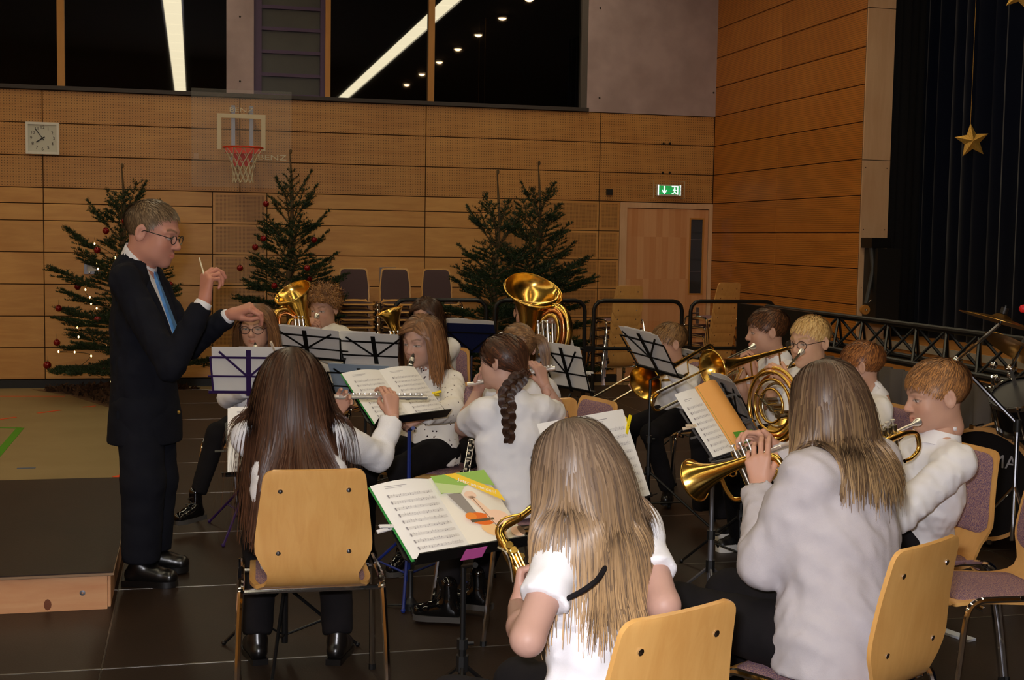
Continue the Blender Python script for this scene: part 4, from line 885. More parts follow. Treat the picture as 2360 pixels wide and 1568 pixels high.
# ------------------------------------------------------------------ sculpting with blended shapes
TAU = 2*PI
class Sdf:
    def __init__(s, res): s.res = res; s.ops = []
    def _push(s, lo, hi, fn, k, sub): s.ops.append((np.minimum(lo, hi), np.maximum(lo, hi), fn, k, sub)); return s
    def cap(s, a, b, ra, rb=None, k=.02, sub=False):
        a = np.asarray(a, float); b = np.asarray(b, float); rb = ra if rb is None else rb; R = max(ra, rb); ab = b-a; L2 = max(ab @ ab, 1e-9)
        def fn(X, Y, Z):
            t = np.clip(((X-a[0])*ab[0]+(Y-a[1])*ab[1]+(Z-a[2])*ab[2])/L2, 0, 1)
            return np.sqrt((X-a[0]-t*ab[0])**2+(Y-a[1]-t*ab[1])**2+(Z-a[2]-t*ab[2])**2)-(ra+(rb-ra)*t)
        return s._push(np.minimum(a, b)-R, np.maximum(a, b)+R, fn, k, sub)
    def ecap(s, a, b, ra, rb, lat, flat, k=.03, sub=False):
        a = np.asarray(a, float); b = np.asarray(b, float); ab = b-a; L2 = max(ab @ ab, 1e-9); n = np.cross(ab, lat); n /= np.linalg.norm(n); R = max(ra, rb)
        def fn(X, Y, Z):
            dx, dy, dz = X-a[0], Y-a[1], Z-a[2]; t = np.clip((dx*ab[0]+dy*ab[1]+dz*ab[2])/L2, 0, 1)
            dx, dy, dz = dx-t*ab[0], dy-t*ab[1], dz-t*ab[2]; q = dx*n[0]+dy*n[1]+dz*n[2]; q2 = q*(1/flat-1)
            return (np.sqrt((dx+q2*n[0])**2+(dy+q2*n[1])**2+(dz+q2*n[2])**2)-(ra+(rb-ra)*t))*(.5+.5*flat)
        return s._push(np.minimum(a, b)-R, np.maximum(a, b)+R, fn, k, sub)
    def ell(s, c, r, rot=None, k=.02, sub=False):
        c = np.asarray(c, float); r = np.broadcast_to(np.asarray(r, float), (3,)); Rm = np.eye(3) if rot is None else rot; R = r.max(); mn = r.min()
        def fn(X, Y, Z):
            dx, dy, dz = X-c[0], Y-c[1], Z-c[2]; q = 0
            for i in range(3): q = q+((dx*Rm[0, i]+dy*Rm[1, i]+dz*Rm[2, i])/r[i])**2
            q = np.sqrt(q); return (q-1)*mn*np.where(q < 1, 1, 1.0)
        return s._push(c-R, c+R, fn, k, sub)
    def cut(s, p, n, rad):                                           # keep only what lies behind the plane, near p
        p = np.asarray(p, float); n = np.asarray(n, float); n = n/np.linalg.norm(n); s.ops.append((p-rad, p+rad, ('cut', p, n, rad), 0, False)); return s
    def mesh(s, noise=None):
        r = s.res; lo = np.min([o[0] for o in s.ops if not isinstance(o[2], tuple)], 0)-3*r; hi = np.max([o[1] for o in s.ops if not isinstance(o[2], tuple)], 0)+3*r
        n = np.ceil((hi-lo)/r).astype(int)+1; g = np.full(n, 1.0, np.float32)
        ax = [lo[i]+r*np.arange(n[i]) for i in range(3)]
        for l, h, fn, k, sub in s.ops:
            m = k+2.5*r; i0 = np.maximum(((l-m-lo)/r).astype(int), 0); i1 = np.minimum(((h+m-lo)/r).astype(int)+2, n)
            if (i1 <= i0).any(): continue
            sl = tuple(slice(i0[i], i1[i]) for i in range(3)); X = ax[0][sl[0]][:, None, None]; Y = ax[1][sl[1]][None, :, None]; Z = ax[2][sl[2]][None, None, :]
            G_ = g[sl]
            if isinstance(fn, tuple):
                _, p, nn, rad = fn; d = (X-p[0])*nn[0]+(Y-p[1])*nn[1]+(Z-p[2])*nn[2]; near = (X-p[0])**2+(Y-p[1])**2+(Z-p[2])**2 < rad*rad
                g[sl] = np.where(near, np.maximum(G_, d), G_); continue
            d = fn(X, Y, Z)
            if sub:
                if k > 0: hh = np.clip(.5-.5*(G_+d)/k, 0, 1); g[sl] = G_*(1-hh)+(-d)*hh+k*hh*(1-hh)
                else: g[sl] = np.maximum(G_, -d)
            elif k > 0: hh = np.clip(.5+.5*(d-G_)/k, 0, 1); g[sl] = d*(1-hh)+G_*hh-k*hh*(1-hh)
            else: g[sl] = np.minimum(G_, d)
        if noise is not None:
            I = np.nonzero(np.abs(g) < .04); p = np.stack([ax[i][I[i]] for i in range(3)], 1); g[I] += noise(p).astype(np.float32)
        return surface_nets(g, lo, r)
def surface_nets(g, lo, r):
    ins = g < 0; nx, ny, nz = g.shape; c = (slice(0, -1), slice(1, None)); cnt = np.zeros((nx-1, ny-1, nz-1), np.int8)
    for a in (0, 1):
        for b in (0, 1):
            for d in (0, 1): cnt += ins[c[a], c[b], c[d]]
    act = (cnt > 0) & (cnt < 8); I = np.stack(np.nonzero(act), 1); N = len(I); idx = np.full(act.shape, -1, np.int32); idx[act] = np.arange(N)
    acc = np.zeros((N, 3)); num = np.zeros(N)
    for axn in range(3):
        o1, o2 = [(1, 2), (0, 2), (0, 1)][axn]
        for u in (0, 1):
            for v in (0, 1):
                A = I.copy(); A[:, o1] += u; A[:, o2] += v; B = A.copy(); B[:, axn] += 1
                ga = g[A[:, 0], A[:, 1], A[:, 2]]; gb = g[B[:, 0], B[:, 1], B[:, 2]]; m = (ga < 0) != (gb < 0)
                t = np.where(m, ga/np.where(m, ga-gb, 1), 0); q = A.astype(float); q[:, axn] += t; acc[m] += q[m]; num += m
    V = lo+r*(acc/num[:, None]); Fs = []
    for axn in range(3):
        o1, o2 = [(1, 2), (2, 0), (0, 1)][axn]; s0 = [slice(None)]*3; s1 = [slice(None)]*3; s0[axn] = slice(0, -1); s1[axn] = slice(1, None)
        a = ins[tuple(s0)]; b = ins[tuple(s1)]; E = np.stack(np.nonzero(a != b), 1); fl = a[E[:, 0], E[:, 1], E[:, 2]]
        ok = (E[:, o1] > 0) & (E[:, o2] > 0) & (E[:, o1] < g.shape[o1]-1) & (E[:, o2] < g.shape[o2]-1); E = E[ok]; fl = fl[ok]; q = []
        for d1, d2 in ((-1, -1), (0, -1), (0, 0), (-1, 0)): C_ = E.copy(); C_[:, o1] += d1; C_[:, o2] += d2; q.append(idx[C_[:, 0], C_[:, 1], C_[:, 2]])
        q = np.stack(q, 1); q[~fl] = q[~fl][:, ::-1]; Fs.append(q)
    return V, np.concatenate(Fs)
def wrinkle(seed, amp=.004, freq=(28, 85), n=9):
    rs = np.random.default_rng(seed); K = rs.normal(size=(n, 3)); K /= np.linalg.norm(K, axis=1)[:, None]; K *= rs.uniform(*freq, n)[:, None]; ph = rs.uniform(0, 6.3, n)
    def f(p):
        v = np.sin(p @ K.T+ph+1.3*np.sin(p @ (K[::-1].T*.45)+ph[::-1])); return amp*(np.abs(v).mean(1)-.64)*2.2+amp*.5*v[:, :3].mean(1)
    return f
def unit(v): v = np.asarray(v, float); return v/np.linalg.norm(v)

# ------------------------------------------------------------------ head: face +Y, crown +Z, 0.22 m from chin to crown
def build_head(adult=False, res=.0028):
    s = Sdf(res)
    s.ell((0, -.012, .033), (.072, .092, .077), k=0); s.ell((0, .026, .030), (.055, .047, .050), k=.012); s.ell((0, .034, -.030), (.052, .052, .062), k=.03)
    for x in (-1, 1): s.ell((x*.033, .046, -.030), (.025, .027, .028), k=.02); s.ell((x*.040, .004, -.058), (.02, .03, .026), k=.03)
    s.ell((0, .030, -.072), (.044, .047, .034) if not adult else (.049, .050, .036), k=.025); s.ell((0, .067, -.092), (.018, .014, .014), k=.02)
    for x in (-1, 1): s.cap((x*.012, .077, .021), (x*.045, .061, .019), .009 if not adult else .011, .008, k=.014)
    for x in (-1, 1): s.ell((x*.031, .094, .002), (.018, .016, .013), k=.012, sub=True); s.ell((x*.031, .0655, .002), (.0165, .0145, .0125), k=.004)
    L = 1.06 if adult else 1.0
    s.cap((0, .076, .012), (0, .076+.022*L, -.024), .0065, .0095*L, k=.012); s.ell((0, .097+.006*(L-1)*5, -.028), .0098*L, k=.006)
    for x in (-1, 1): s.ell((x*.0105*L, .090, -.031), (.0075, .009, .0065), k=.006)
    for x in (-1, 1): s.cap((0, .0885, -.0535), (x*.020, .0785, -.0575), .0048, .003, k=.006); s.cap((0, .0875, -.0635), (x*.016, .0795, -.0615), .0056, .0035, k=.006)
    s.cap((-.019, .086, -.0587), (.019, .086, -.0587), .0016, k=.003, sub=True)
    for x in (-1, 1):
        R_ = np.array([[math.cos(.35*x), math.sin(.35*x), 0], [-math.sin(.35*x), math.cos(.35*x), 0], [0, 0, 1.]])
        s.ell((x*.0765, -.012, -.004), (.007, .019, .031), rot=R_.T, k=.006); s.ell((x*.0835, -.006, -.001), (.006, .011, .017), k=.005, sub=True)
    s.cap((0, -.020, -.05), (0, -.026, -.105), .045 if not adult else .052, .046 if not adult else .054, k=.025)
    V, Fq = s.mesh()
    x = np.abs(V[:, 0]); y, z = V[:, 1], V[:, 2]; fr = y > .045
    lips = np.exp(-(((z+.0585)/.0075)**2+(x/.020)**4))*fr; blush = np.exp(-(((x-.038)/.022)**2+((z+.030)/.02)**2))*fr*.5+np.exp(-((x/.014)**2+((z+.029)/.012)**2))*fr*.5
    zb = .0235+.006*np.exp(-((x-.034)/.014)**2); brow = np.exp(-(((z-zb)/.0042)**2)**1.5)*((x > .012) & (x < .050))*fr
    dx = (x-.031)/.0155; up = -.0005; eye = ((np.abs(z-up) < .0042*np.sqrt(np.clip(1-dx**2, 0, 1))) & (np.abs(dx) < 1) & fr).astype(float)
    iris = (((x-.030)**2+(z-up+.001)**2) < .0050**2)*eye; lash = np.exp(-((z-up-.0048*np.sqrt(np.clip(1-dx**2, 0, 1)))/.0022)**2)*(np.abs(dx) < 1.1)*fr
    return dict(V=V, F=Fq, lips=lips, blush=blush, brow=brow, eye=eye, iris=iris, lash=lash)
HEADS = {False: build_head(False, .0046), True: build_head(True, .0032), 'near': build_head(False, .0034)}
def head_colors(h, skin, hairc):
    c = np.tile(np.array(skin, float), (len(h['V']), 1))
    def mixc(c, m, col): m = m[:, None]; return c*(1-m)+np.array(col)*m
    c = mixc(c, h['blush']*.5, np.array(skin)*(1.05, .72, .66)); c = mixc(c, np.clip(h['lips'], 0, 1)*.8, np.array(skin)*(.86, .50, .48)); c = mixc(c, h['brow']*.75, np.array(hairc)*.7)
    c = mixc(c, h['eye']*.9, (.62, .58, .55)); c = mixc(c, h['iris'], (.06, .045, .035)); c = mixc(c, np.clip(h['lash'], 0, 1)*.75, (.05, .03, .025)); return c

# ------------------------------------------------------------------ hands: right hand, fingers +Y, back of hand +Z, thumb -X
def build_hand(fl, thumb, spread=.06, res=.0044):
    s = Sdf(res); K = [(-.029, .090), (-.010, .095), (.010, .090), (.027, .080)]; Ls = [(.040, .024, .019), (.044, .028, .020), (.040, .026, .019), (.031, .020, .017)]; rd = [.0088, .0090, .0085, .0075]
    s.cap((0, -.035, 0), (0, .01, 0), .021, .023, k=0)
    for (x, y), r in zip(K, rd): s.cap((x*.45, .012, 0), (x, y, .001), .0155, .0115, k=.012)
    for i, ((x, y), l3, r) in enumerate(zip(K, Ls, rd)):
        p = V3(x, y, 0); a = 0.0; yaw = (i-1.4)*spread
        for j in range(3):
            a += math.radians(fl[i][j]); d = V3(math.sin(yaw)*math.cos(a), math.cos(yaw)*math.cos(a), -math.sin(a)); q = p+d*l3[j]; s.cap(p, q, r*(1.0-.09*j), r*(.94-.09*j), k=.003); p = q
    t = [V3(*q) for q in thumb]; s.cap(V3(-.012, .016, -.004), t[0], .015, .0125, k=.012)
    for a, b, r1, r2 in zip(t[:-1], t[1:], (.0115, .0102), (.0102, .0085)): s.cap(a, b, r1, r2, k=.003)
    return s.mesh()
TH = {'open': [(-.034, .045, -.010), (-.048, .072, -.018), (-.052, .098, -.022)], 'opp': [(-.030, .046, -.020), (-.034, .070, -.040), (-.022, .088, -.054)], 'side': [(-.036, .042, -.006), (-.056, .064, -.008), (-.068, .086, -.008)], 'pinch': [(-.030, .046, -.018), (-.036, .078, -.034), (-.030, .104, -.040)]}
def hand_set(r): return {'grip': build_hand([(62, 62, 40)]*4, TH['opp'], .03, r), 'keys': build_hand([(36, 40, 26), (40, 42, 26), (38, 42, 26), (34, 38, 24)], TH['opp'], .06, r), 'soft': build_hand([(22, 24, 14), (28, 28, 16), (34, 30, 18), (38, 32, 18)], TH['open'], .06, r),
         'pinch': build_hand([(48, 46, 22), (58, 52, 30), (70, 66, 40), (78, 72, 44)], TH['pinch'], .04, r), 'valves': build_hand([(30, 48, 30), (32, 50, 32), (32, 50, 32), (50, 60, 40)], TH['side'], .05, r)}
HANDS = {True: hand_set(.0032), False: hand_set(.0046)}

# ------------------------------------------------------------------ skin and cloth
def colmat(name, rough=.5, spec=.4, scale=0, amt=.12, sheen=0.0, aniso=0.0):
    m, t = newmat(name, (1, 1, 1, 1), rough, 0, spec); a = t.node('ShaderNodeAttribute', attribute_name='Col'); c = a.outputs['Color']
    if scale: c = t.mix(t.math('MULTIPLY', t.noise(pos(t), scale, 3), amt*2), c, (.0, .0, .0, 1)) if False else c
    t.link(c, t.bs.inputs['Base Color']); t.bs.inputs['Sheen Weight'].default_value = sheen
    return m
M_skin = colmat('skin', .5, .35); M_skin.node_tree.nodes['Principled BSDF'].inputs['Subsurface Weight'].default_value = 0.0
M_hair = colmat('hair', .42, .35)
def cloth(name, c1, c2=None, rough=.9, sheen=.0, wscale=600, bump=.15, spec=.15):
    m = noisy(name, c1, c2 or c1, 9, rough, 0, spec, coord='pos', bump=bump, bscale=wscale); m.node_tree.nodes['Principled BSDF'].inputs['Sheen Weight'].default_value = sheen; return m
C_white = cloth('white_cotton', S(232, 230, 234), S(238, 236, 238)); C_cream = cloth('cream_jersey', S(236, 230, 216), S(240, 236, 224)); C_grey = cloth('pale_grey_fleece', S(190, 183, 186), S(196, 189, 192), bump=.3)
C_black = cloth('black_cotton', S(22, 20, 22), S(28, 25, 27)); C_suit = cloth('navy_wool', S(20, 21, 29), S(25, 26, 34)); C_knit = cloth('white_knit', S(236, 234, 236), S(240, 238, 240), wscale=300, bump=.5)
M_leather = newmat('black_leather', S(16, 14, 14), .28, 0, .6)[0]; M_patent = newmat('patent_leather', S(10, 10, 11), .08, 0, .8)[0]; M_sole = newmat('rubber_sole', S(70, 66, 62), .8)[0]
def ik(S_, W_, l1, l2, pole):
    S_ = np.asarray(S_, float); W_ = np.asarray(W_, float); d = W_-S_; D_ = np.linalg.norm(d); u = d/D_; D2 = min(D_, (l1+l2)*.995); a = (l1*l1-l2*l2+D2*D2)/(2*D2); h = math.sqrt(max(l1*l1-a*a, 0)); p = np.asarray(pole, float); p = p-(p@u)*u; p /= np.linalg.norm(p); return S_+u*a*(D_/D2)+p*h
def rotmat(heading, pitch=0.0, roll=0.0):
    """columns: person's right, front, up"""
    f = dirc(heading); p = math.radians(pitch); f2 = math.cos(p)*f-math.sin(p)*ZU; r = np.cross(f, ZU); u = np.cross(r, f2); q = math.radians(roll); r2 = math.cos(q)*r+math.sin(q)*u; return np.stack([r2, f2, np.cross(r2, f2)], 1)
def mesh_obj(name, parts, mat, parent, label=None):
    """parts: (V, F, colour) joined into one smooth mesh"""
    Vs = []; Fs = []; Cs = []; o = 0
    for V, Fq, c in parts:
        Vs.append(V); Fs.append(np.asarray(Fq)+o); o += len(V)
        if c is not None: Cs.append(np.broadcast_to(np.asarray(c, float), (len(V), 3)))
    me = np_mesh(name, np.concatenate(Vs), np.concatenate(Fs), np.concatenate(Cs) if Cs else None); return finish(name, me, mat, parent, True, label)

# ------------------------------------------------------------------ hair
EC, ER = V3(0, -.012, .033), V3(.0735, .0935, .0785)
def scalp(n, low=-.058, front=.066, rs=None, temple=.040):
    i = np.arange(n*2)+.5; ph = np.arccos(1-2*i/(n*2)); th = PI*(1+5**.5)*i; p = EC+ER*np.stack([np.cos(th)*np.sin(ph), np.sin(th)*np.sin(ph), np.cos(ph)], 1)
    zt = np.interp(p[:, 1], [-.1, -.035, -.012, .012, .035, .055, .08], [low, low+.012, .004, .018, temple+.006, front-.006, front]); return p[p[:, 2] > zt]
def proj(p, off, M, Mi, sc):
    """push points out of the scalp by off (world units)"""
    q = p @ Mi[:3, :3].T+Mi[:3, 3]; e = (q-EC)/ER; r = np.linalg.norm(e, axis=1); k = 1+off/(.082*sc); f = np.where(r < k, k/np.maximum(r, 1e-6), 1.0)
    return (EC+ER*e*f[:, None]) @ M[:3, :3].T+M[:3, 3]
def locks_mesh(Pth, w0, cols, centre, tip=.25, flat=True):
    """ribbons with a ridge: Pth (N, n, 3)"""
    N, n = Pth.shape[:2]; T = np.gradient(Pth, axis=1); T /= np.linalg.norm(T, axis=2)[..., None]+1e-9; out = Pth-centre; out -= (out*T).sum(2)[..., None]*T; out /= np.linalg.norm(out, axis=2)[..., None]+1e-9; sd = np.cross(T, out)
    t = np.linspace(0, 1, n); wt = (np.interp(t, [0, .12, .6, 1], [.7, 1, .9, tip]))[None, :, None]*(w0[:, None, None] if np.ndim(w0) else w0)
    if flat:
        V = np.stack([Pth-sd*wt, Pth+sd*wt], 2).reshape(-1, 3); b = (np.arange(N)[:, None]*n+np.arange(n-1)[None])*2; Fq = np.stack([b, b+1, b+3, b+2], 2).reshape(-1, 4)
        return V, Fq, np.repeat(cols, 2, axis=1).reshape(-1, 3)
    V = np.stack([Pth-sd*wt, Pth+out*wt*.75, Pth+sd*wt], 2).reshape(-1, 3); b = (np.arange(N)[:, None]*n+np.arange(n-1)[None])*3
    Fq = np.concatenate([np.stack([b+a, b+c, b+3+c, b+3+a], 2).reshape(-1, 4) for a, c in ((0, 1), (1, 2), (2, 0))])
    C = np.repeat(cols, 3, axis=1).reshape(-1, 3) if cols.ndim == 3 else np.repeat(cols, n*3, axis=0); return V, Fq, C
def undercap(M, c, low, front, temple=.04, grow=.0):
    nu, nv = 40, 28; A = []
    for j in range(nv+1):
        v = PI*j/nv*.80; A.append([EC+(ER+.001+grow)*V3(math.cos(2*PI*i/nu)*math.sin(v), math.sin(2*PI*i/nu)*math.sin(v), math.cos(v)) for i in range(nu)])
    A = np.array(A); zt = np.interp(A[..., 1], [-.1, -.035, -.012, .012, .035, .055, .08], [low, low+.012, .004, .018, temple+.006, front-.006, front]); ok = A[..., 2] > zt-.004; Fq = []
    for j in range(nv):
        for i in range(nu):
            i2 = (i+1) % nu
            if ok[j, i] and ok[j, i2] and ok[j+1, i] and ok[j+1, i2]: Fq.append((j*nu+i, (j+1)*nu+i, (j+1)*nu+i2, j*nu+i2))
    return xf(M, A.reshape(-1, 3)), np.array(Fq), np.broadcast_to(np.array(c)*.7, (nu*(nv+1), 3))
def hair_cols(rs, N, n, pal, tipc=None, streak=.0):
    k = rs.random(N); c = np.array(pal)[rs.integers(0, len(pal), N)]*rs.uniform(.88, 1.08, N)[:, None]
    C = np.repeat(c[:, None, :], n, 1)
    if tipc is not None:
        t = np.linspace(0, 1, n)[None, :, None]**1.3; m = (rs.random(N) < streak)[:, None, None]*.9+.1; C = C*(1-t*m)+np.array(tipc)*t*m
    return C
def hair(M, sc, style, pal, seed, n=1200, length=.04, col=None, tipc=None, streak=.5, colliders=(), tie=None, low=None, part=0.0, front=.066, fall=None, wd=None, spreadk=1.0, flip=1, temple=.04, fringe=0.0):
    """returns (V, F, C) parts in world space; M maps head space to the place"""
    rs = np.random.default_rng(seed); Mi = np.linalg.inv(M); low = low if low is not None else (-.055 if style in ('short', 'curly') else -.06)
    pts = scalp(n, low, front, rs, temple); N = len(pts); base = np.array(pal).mean(0); ctr = xf(M, [EC])[0]; parts = [undercap(M, base, low, front, temple)]
    W = xf(M, pts); upw = M[:3, 2]/np.linalg.norm(M[:3, 2]); fwd = M[:3, 1]/np.linalg.norm(M[:3, 1]); rt = M[:3, 0]/np.linalg.norm(M[:3, 0])
    if style == 'short':
        m = 6; crown = V3(.01, -.055, .105); d = pts-crown; d[:, 1] += fringe*.05; L = length*np.interp(pts[:, 2], [-.06, .0, .045, .11], [.22, .38, .85, 1.05])*rs.uniform(.75, 1.2, N)
        dw = d @ M[:3, :3].T; dw /= np.linalg.norm(dw, axis=1)[:, None]; dw += rs.normal(size=dw.shape)*.10; Pth = [W]; cur = W
        for k in range(1, m):
            nrm = cur-ctr; nrm /= np.linalg.norm(nrm, axis=1)[:, None]; dw = dw-(dw*nrm).sum(1)[:, None]*nrm*.8; dw /= np.linalg.norm(dw, axis=1)[:, None]
            cur = cur+dw*(L*sc/(m-1))[:, None]; cur = proj(cur, (.0025+.011*k/m*np.interp(pts[:, 2], [-.02, .03, .08], [.12, .5, 1.0]))*sc*(length/.04), M, Mi, sc); Pth.append(cur)
        Pth = np.stack(Pth, 1); parts.append(locks_mesh(Pth, rs.uniform(.6, 1.3, N)*(wd or .0030)*sc, hair_cols(rs, N, m, pal, tipc, streak), ctr))
    elif style == 'curly':
        m = 14; t = np.linspace(0, 1, m); nrm = W-ctr; nrm /= np.linalg.norm(nrm, axis=1)[:, None]; a = np.cross(nrm, rs.normal(size=nrm.shape)); a /= np.linalg.norm(a, axis=1)[:, None]; b = np.cross(nrm, a); r = rs.uniform(.006, .012, N)[:, None, None]*sc
        ph = rs.uniform(0, 6.3, N)[:, None]+t[None]*rs.uniform(7, 13, N)[:, None]; L = length*rs.uniform(.5, 1.15, N)[:, None, None]*sc*np.interp(pts[:, 2], [-.06, .02, .06, .11], [.3, .55, 1, 1])[:, None, None]
        Pth = W[:, None]+nrm[:, None]*L*t[None, :, None]+r*(np.cos(ph)[..., None]*a[:, None]+np.sin(ph)[..., None]*b[:, None]); parts.append(locks_mesh(Pth, rs.uniform(.7, 1.3, N)*(wd or .0026)*sc, hair_cols(rs, N, m, pal, tipc, streak), ctr, .5))
    else:
        m = 18; tail = style in ('ponytail', 'braid'); x = pts[:, 0]-part; sg = np.sign(x)*flip
        if tail:
            tw = xf(M, [tie])[0]; m1 = 12; Pth = [W]; cur = W
            for k in range(1, m1):
                d = tw-cur; L = np.linalg.norm(d, axis=1)[:, None]; cur = cur+d/(m1-k); cur = proj(cur, (.006+rs.uniform(0, .006, N))*sc*np.sin(PI*min(k/m1+.1, 1))+.002, M, Mi, sc); Pth.append(cur)
            Pth[-1] = tw+rs.normal(size=W.shape)*.006; parts.append(locks_mesh(np.stack(Pth, 1), rs.uniform(.7, 1.3, N)*(wd or .0036)*sc, hair_cols(rs, N, m1, pal, tipc, streak*.3), ctr, .8))
        else:
            L = length*rs.uniform(.86, 1.04, N); g = V3(0, 0, -1.0)
            d = (np.sign(x)*np.interp(pts[:, 1], [-.06, .0, .05], [.10, .65, 1.0]))[:, None]*rt-fwd*np.interp(pts[:, 1], [-.09, .0, .07], [.7, .6, .25])[:, None]+upw*.05; step = (L+.10*(pts[:, 2] > .03)*sc)/(m-1); cur = W; Pth = [W]; lump = rs.normal(size=(N, 3))*.05
            ph = rs.uniform(0, 6.3, N)
            for k in range(1, m):
                nrm = cur-ctr; rr = np.linalg.norm(nrm, axis=1)[:, None]; nrm /= rr; d = d*.72+(g+lump)*.42; near = (rr < .125*sc)[:, 0]
                d = np.where(near[:, None], d-np.minimum((d*nrm).sum(1), 0)[:, None]*nrm, d); d /= np.linalg.norm(d, axis=1)[:, None]; cur = cur+d*step[:, None]
                cur = proj(cur, (.006+.010*rs.random(N)*spreadk)*sc, M, Mi, sc)
                q = cur @ Mi[:3, :3].T+Mi[:3, 3]; fm = (q[:, 1] > .02) & (q[:, 2] < .060) & (np.abs(q[:, 0]) < .066); sx = np.where(q[:, 0] == 0, 1, np.sign(x)); q[:, 0] = np.where(fm, sx*(.066+.006*((ph*3) % 1)), q[:, 0]); q[:, 1] = np.where((q[:, 1] > .055) & (q[:, 2] < .045), .055, q[:, 1]); cur = q @ M[:3, :3].T+M[:3, 3]
                for a, b, r in colliders:
                    ab = b-a; tt = np.clip(((cur-a) @ ab)/(ab @ ab), 0, 1); e = cur-a-tt[:, None]*ab; dd = np.linalg.norm(e, axis=1); R = r+.004+.02*((ph*7) % 1); f = np.where(dd < R, R/np.maximum(dd, 1e-6), 1); cur = cur+e*(f-1)[:, None]
                Pth.append(cur+(.0035*np.sin(ph+k*.55))[:, None]*rt*(k/m))
            Pth = np.stack(Pth, 1)
            for _ in range(3): Pth[:, 1:-1] = .25*Pth[:, :-2]+.5*Pth[:, 1:-1]+.25*Pth[:, 2:]
            if fall is not None: Pth = fall(Pth, pts)
            C = hair_cols(rs, N, m, pal)
            if tipc is not None:
                zc = W[:, 2].max(); t = np.clip((zc-Pth[..., 2])/(zc-Pth[..., 2].min()), 0, 1)[..., None]**1.2; mk = (rs.random(N) < streak)[:, None, None]*.85+.15; C = C*(1-t*mk)+np.array(tipc)*rs.uniform(.8, 1.15, N)[:, None, None]*t*mk
            parts.append(locks_mesh(Pth, rs.uniform(.6, 1.5, N)*(wd or .0040)*sc, C, ctr, .3, True))
    return parts
def tail_locks(path, r0, pal, seed, n=220, tipc=None, streak=.4, wd=.0035, flare=1.0):
    rs = np.random.default_rng(seed); p = spline(path, 6); m = len(p); a = rs.uniform(0, 6.3, n); q = np.sqrt(rs.random(n)); t = np.linspace(0, 1, m); R = r0*np.interp(t, [0, .12, .6, 1], [.55, 1.0, .95*flare, .35])
    T = np.gradient(p, axis=0); T /= np.linalg.norm(T, axis=1)[:, None]; u = np.cross(T, V3(.3, .9, .1)); u /= np.linalg.norm(u, axis=1)[:, None]; v = np.cross(T, u)
    ln = rs.uniform(.8, 1.0, n); Pth = np.empty((n, m, 3))
    for i in range(n):
        pi = np.stack([np.interp(t*ln[i], t, p[:, k]) for k in range(3)], 1); Pth[i] = pi+(q[i]*R)[:, None]*(math.cos(a[i])*u+math.sin(a[i])*v)
    return locks_mesh(Pth, rs.uniform(.7, 1.3, n)*wd, hair_cols(rs, n, m, pal, tipc, streak), p.mean(0)-V3(0, .0, 0)+FH*.3, .4)
def braid_locks(path, r0, pal, seed, n=70):
    rs = np.random.default_rng(seed); p = spline(path, 14); m = len(p); s = np.r_[0, np.cumsum(np.linalg.norm(np.diff(p, axis=0), axis=1))]; T = np.gradient(p, axis=0); T /= np.linalg.norm(T, axis=1)[:, None]; u = np.cross(T, FH); u /= np.linalg.norm(u, axis=1)[:, None]; v = np.cross(T, u); out = []
    tp = np.interp(s/s[-1], [0, .1, .8, 1], [.8, 1, .75, .5])*r0
    for k in range(3):
        ph = s/.062*2*PI/1.0*.5+k*2*PI/3; c = p+(1.0*np.sin(ph)*tp)[:, None]*u+(.55*np.sin(2*ph)*tp)[:, None]*v
        a = rs.uniform(0, 6.3, n); q = np.sqrt(rs.random(n))*.62; Pth = c[None]+(q[:, None]*tp[None])[..., None]*(np.cos(a)[:, None, None]*u[None]+np.sin(a)[:, None, None]*v[None])
        out.append(locks_mesh(Pth, rs.uniform(.8, 1.3, n)*.0030, hair_cols(rs, n, m, pal), p.mean(0)+FH*.3, .8))
    return out

# ------------------------------------------------------------------ a person
SKIN = (.57, .325, .23)
def shoe(par, ank, d, size, style, z0=0.0, name='shoe'):
    """ank: ankle point, d: unit heading of the toes (may pitch)"""
    d = unit(d); L = .25*size; R = frame(V3(ank[0], ank[1], ank[2]), y=d, z=ZU); h = ank[2]-z0
    s = Sdf(.007); g = lambda x, y, z: xf(R, [(x, y, z)])[0]; b = -.075*size; t = b
    s.cap(g(0, -.035*size, -.045*size), g(0, .12*size, -.055*size), .036*size, .036*size, k=0); s.cap(g(0, .0, -.02*size), g(0, .07*size, -.04*size), .038*size, .034*size, k=.02); s.cap(g(0, -.01*size, .0), g(0, -.008*size, (.075 if style == 'boot' else .015)*size), .040*size, .038*size, k=.02)
    V, Fq = s.mesh(); lo = g(0, 0, -.078*size); o = mesh_obj(name, [(V, Fq, None)], {'boot': M_patent, 'dress': M_leather, 'sneaker': M_blackp}[style], par)
    pl = [(-.034, -.06), (-.030, -.075), (.030, -.075), (.034, -.06), (.035, .02), (.043, .08), (.040, .125), (.02, .153), (-.02, .153), (-.040, .125), (-.043, .08), (-.035, .02)]
    MB().slab([(x*size, y*size) for x, y in pl], -.092*size, (-.066 if style != 'sneaker' else -.05)*size, R).build('sole', M_white if style == 'sneaker' else M_sole if style == 'boot' else M_leather, o, 40)
    if style == 'boot': MB().tube(spline([g(x*size, y*size, z*size) for x, y, z in ((-.02, .085, -.015), (.02, .075, -.008), (-.02, .062, .0), (.02, .052, .01), (-.02, .042, .024), (.02, .034, .04), (-.02, .028, .055))], 3), .003*size, 5).build('laces', M_blackp, o)
    return o
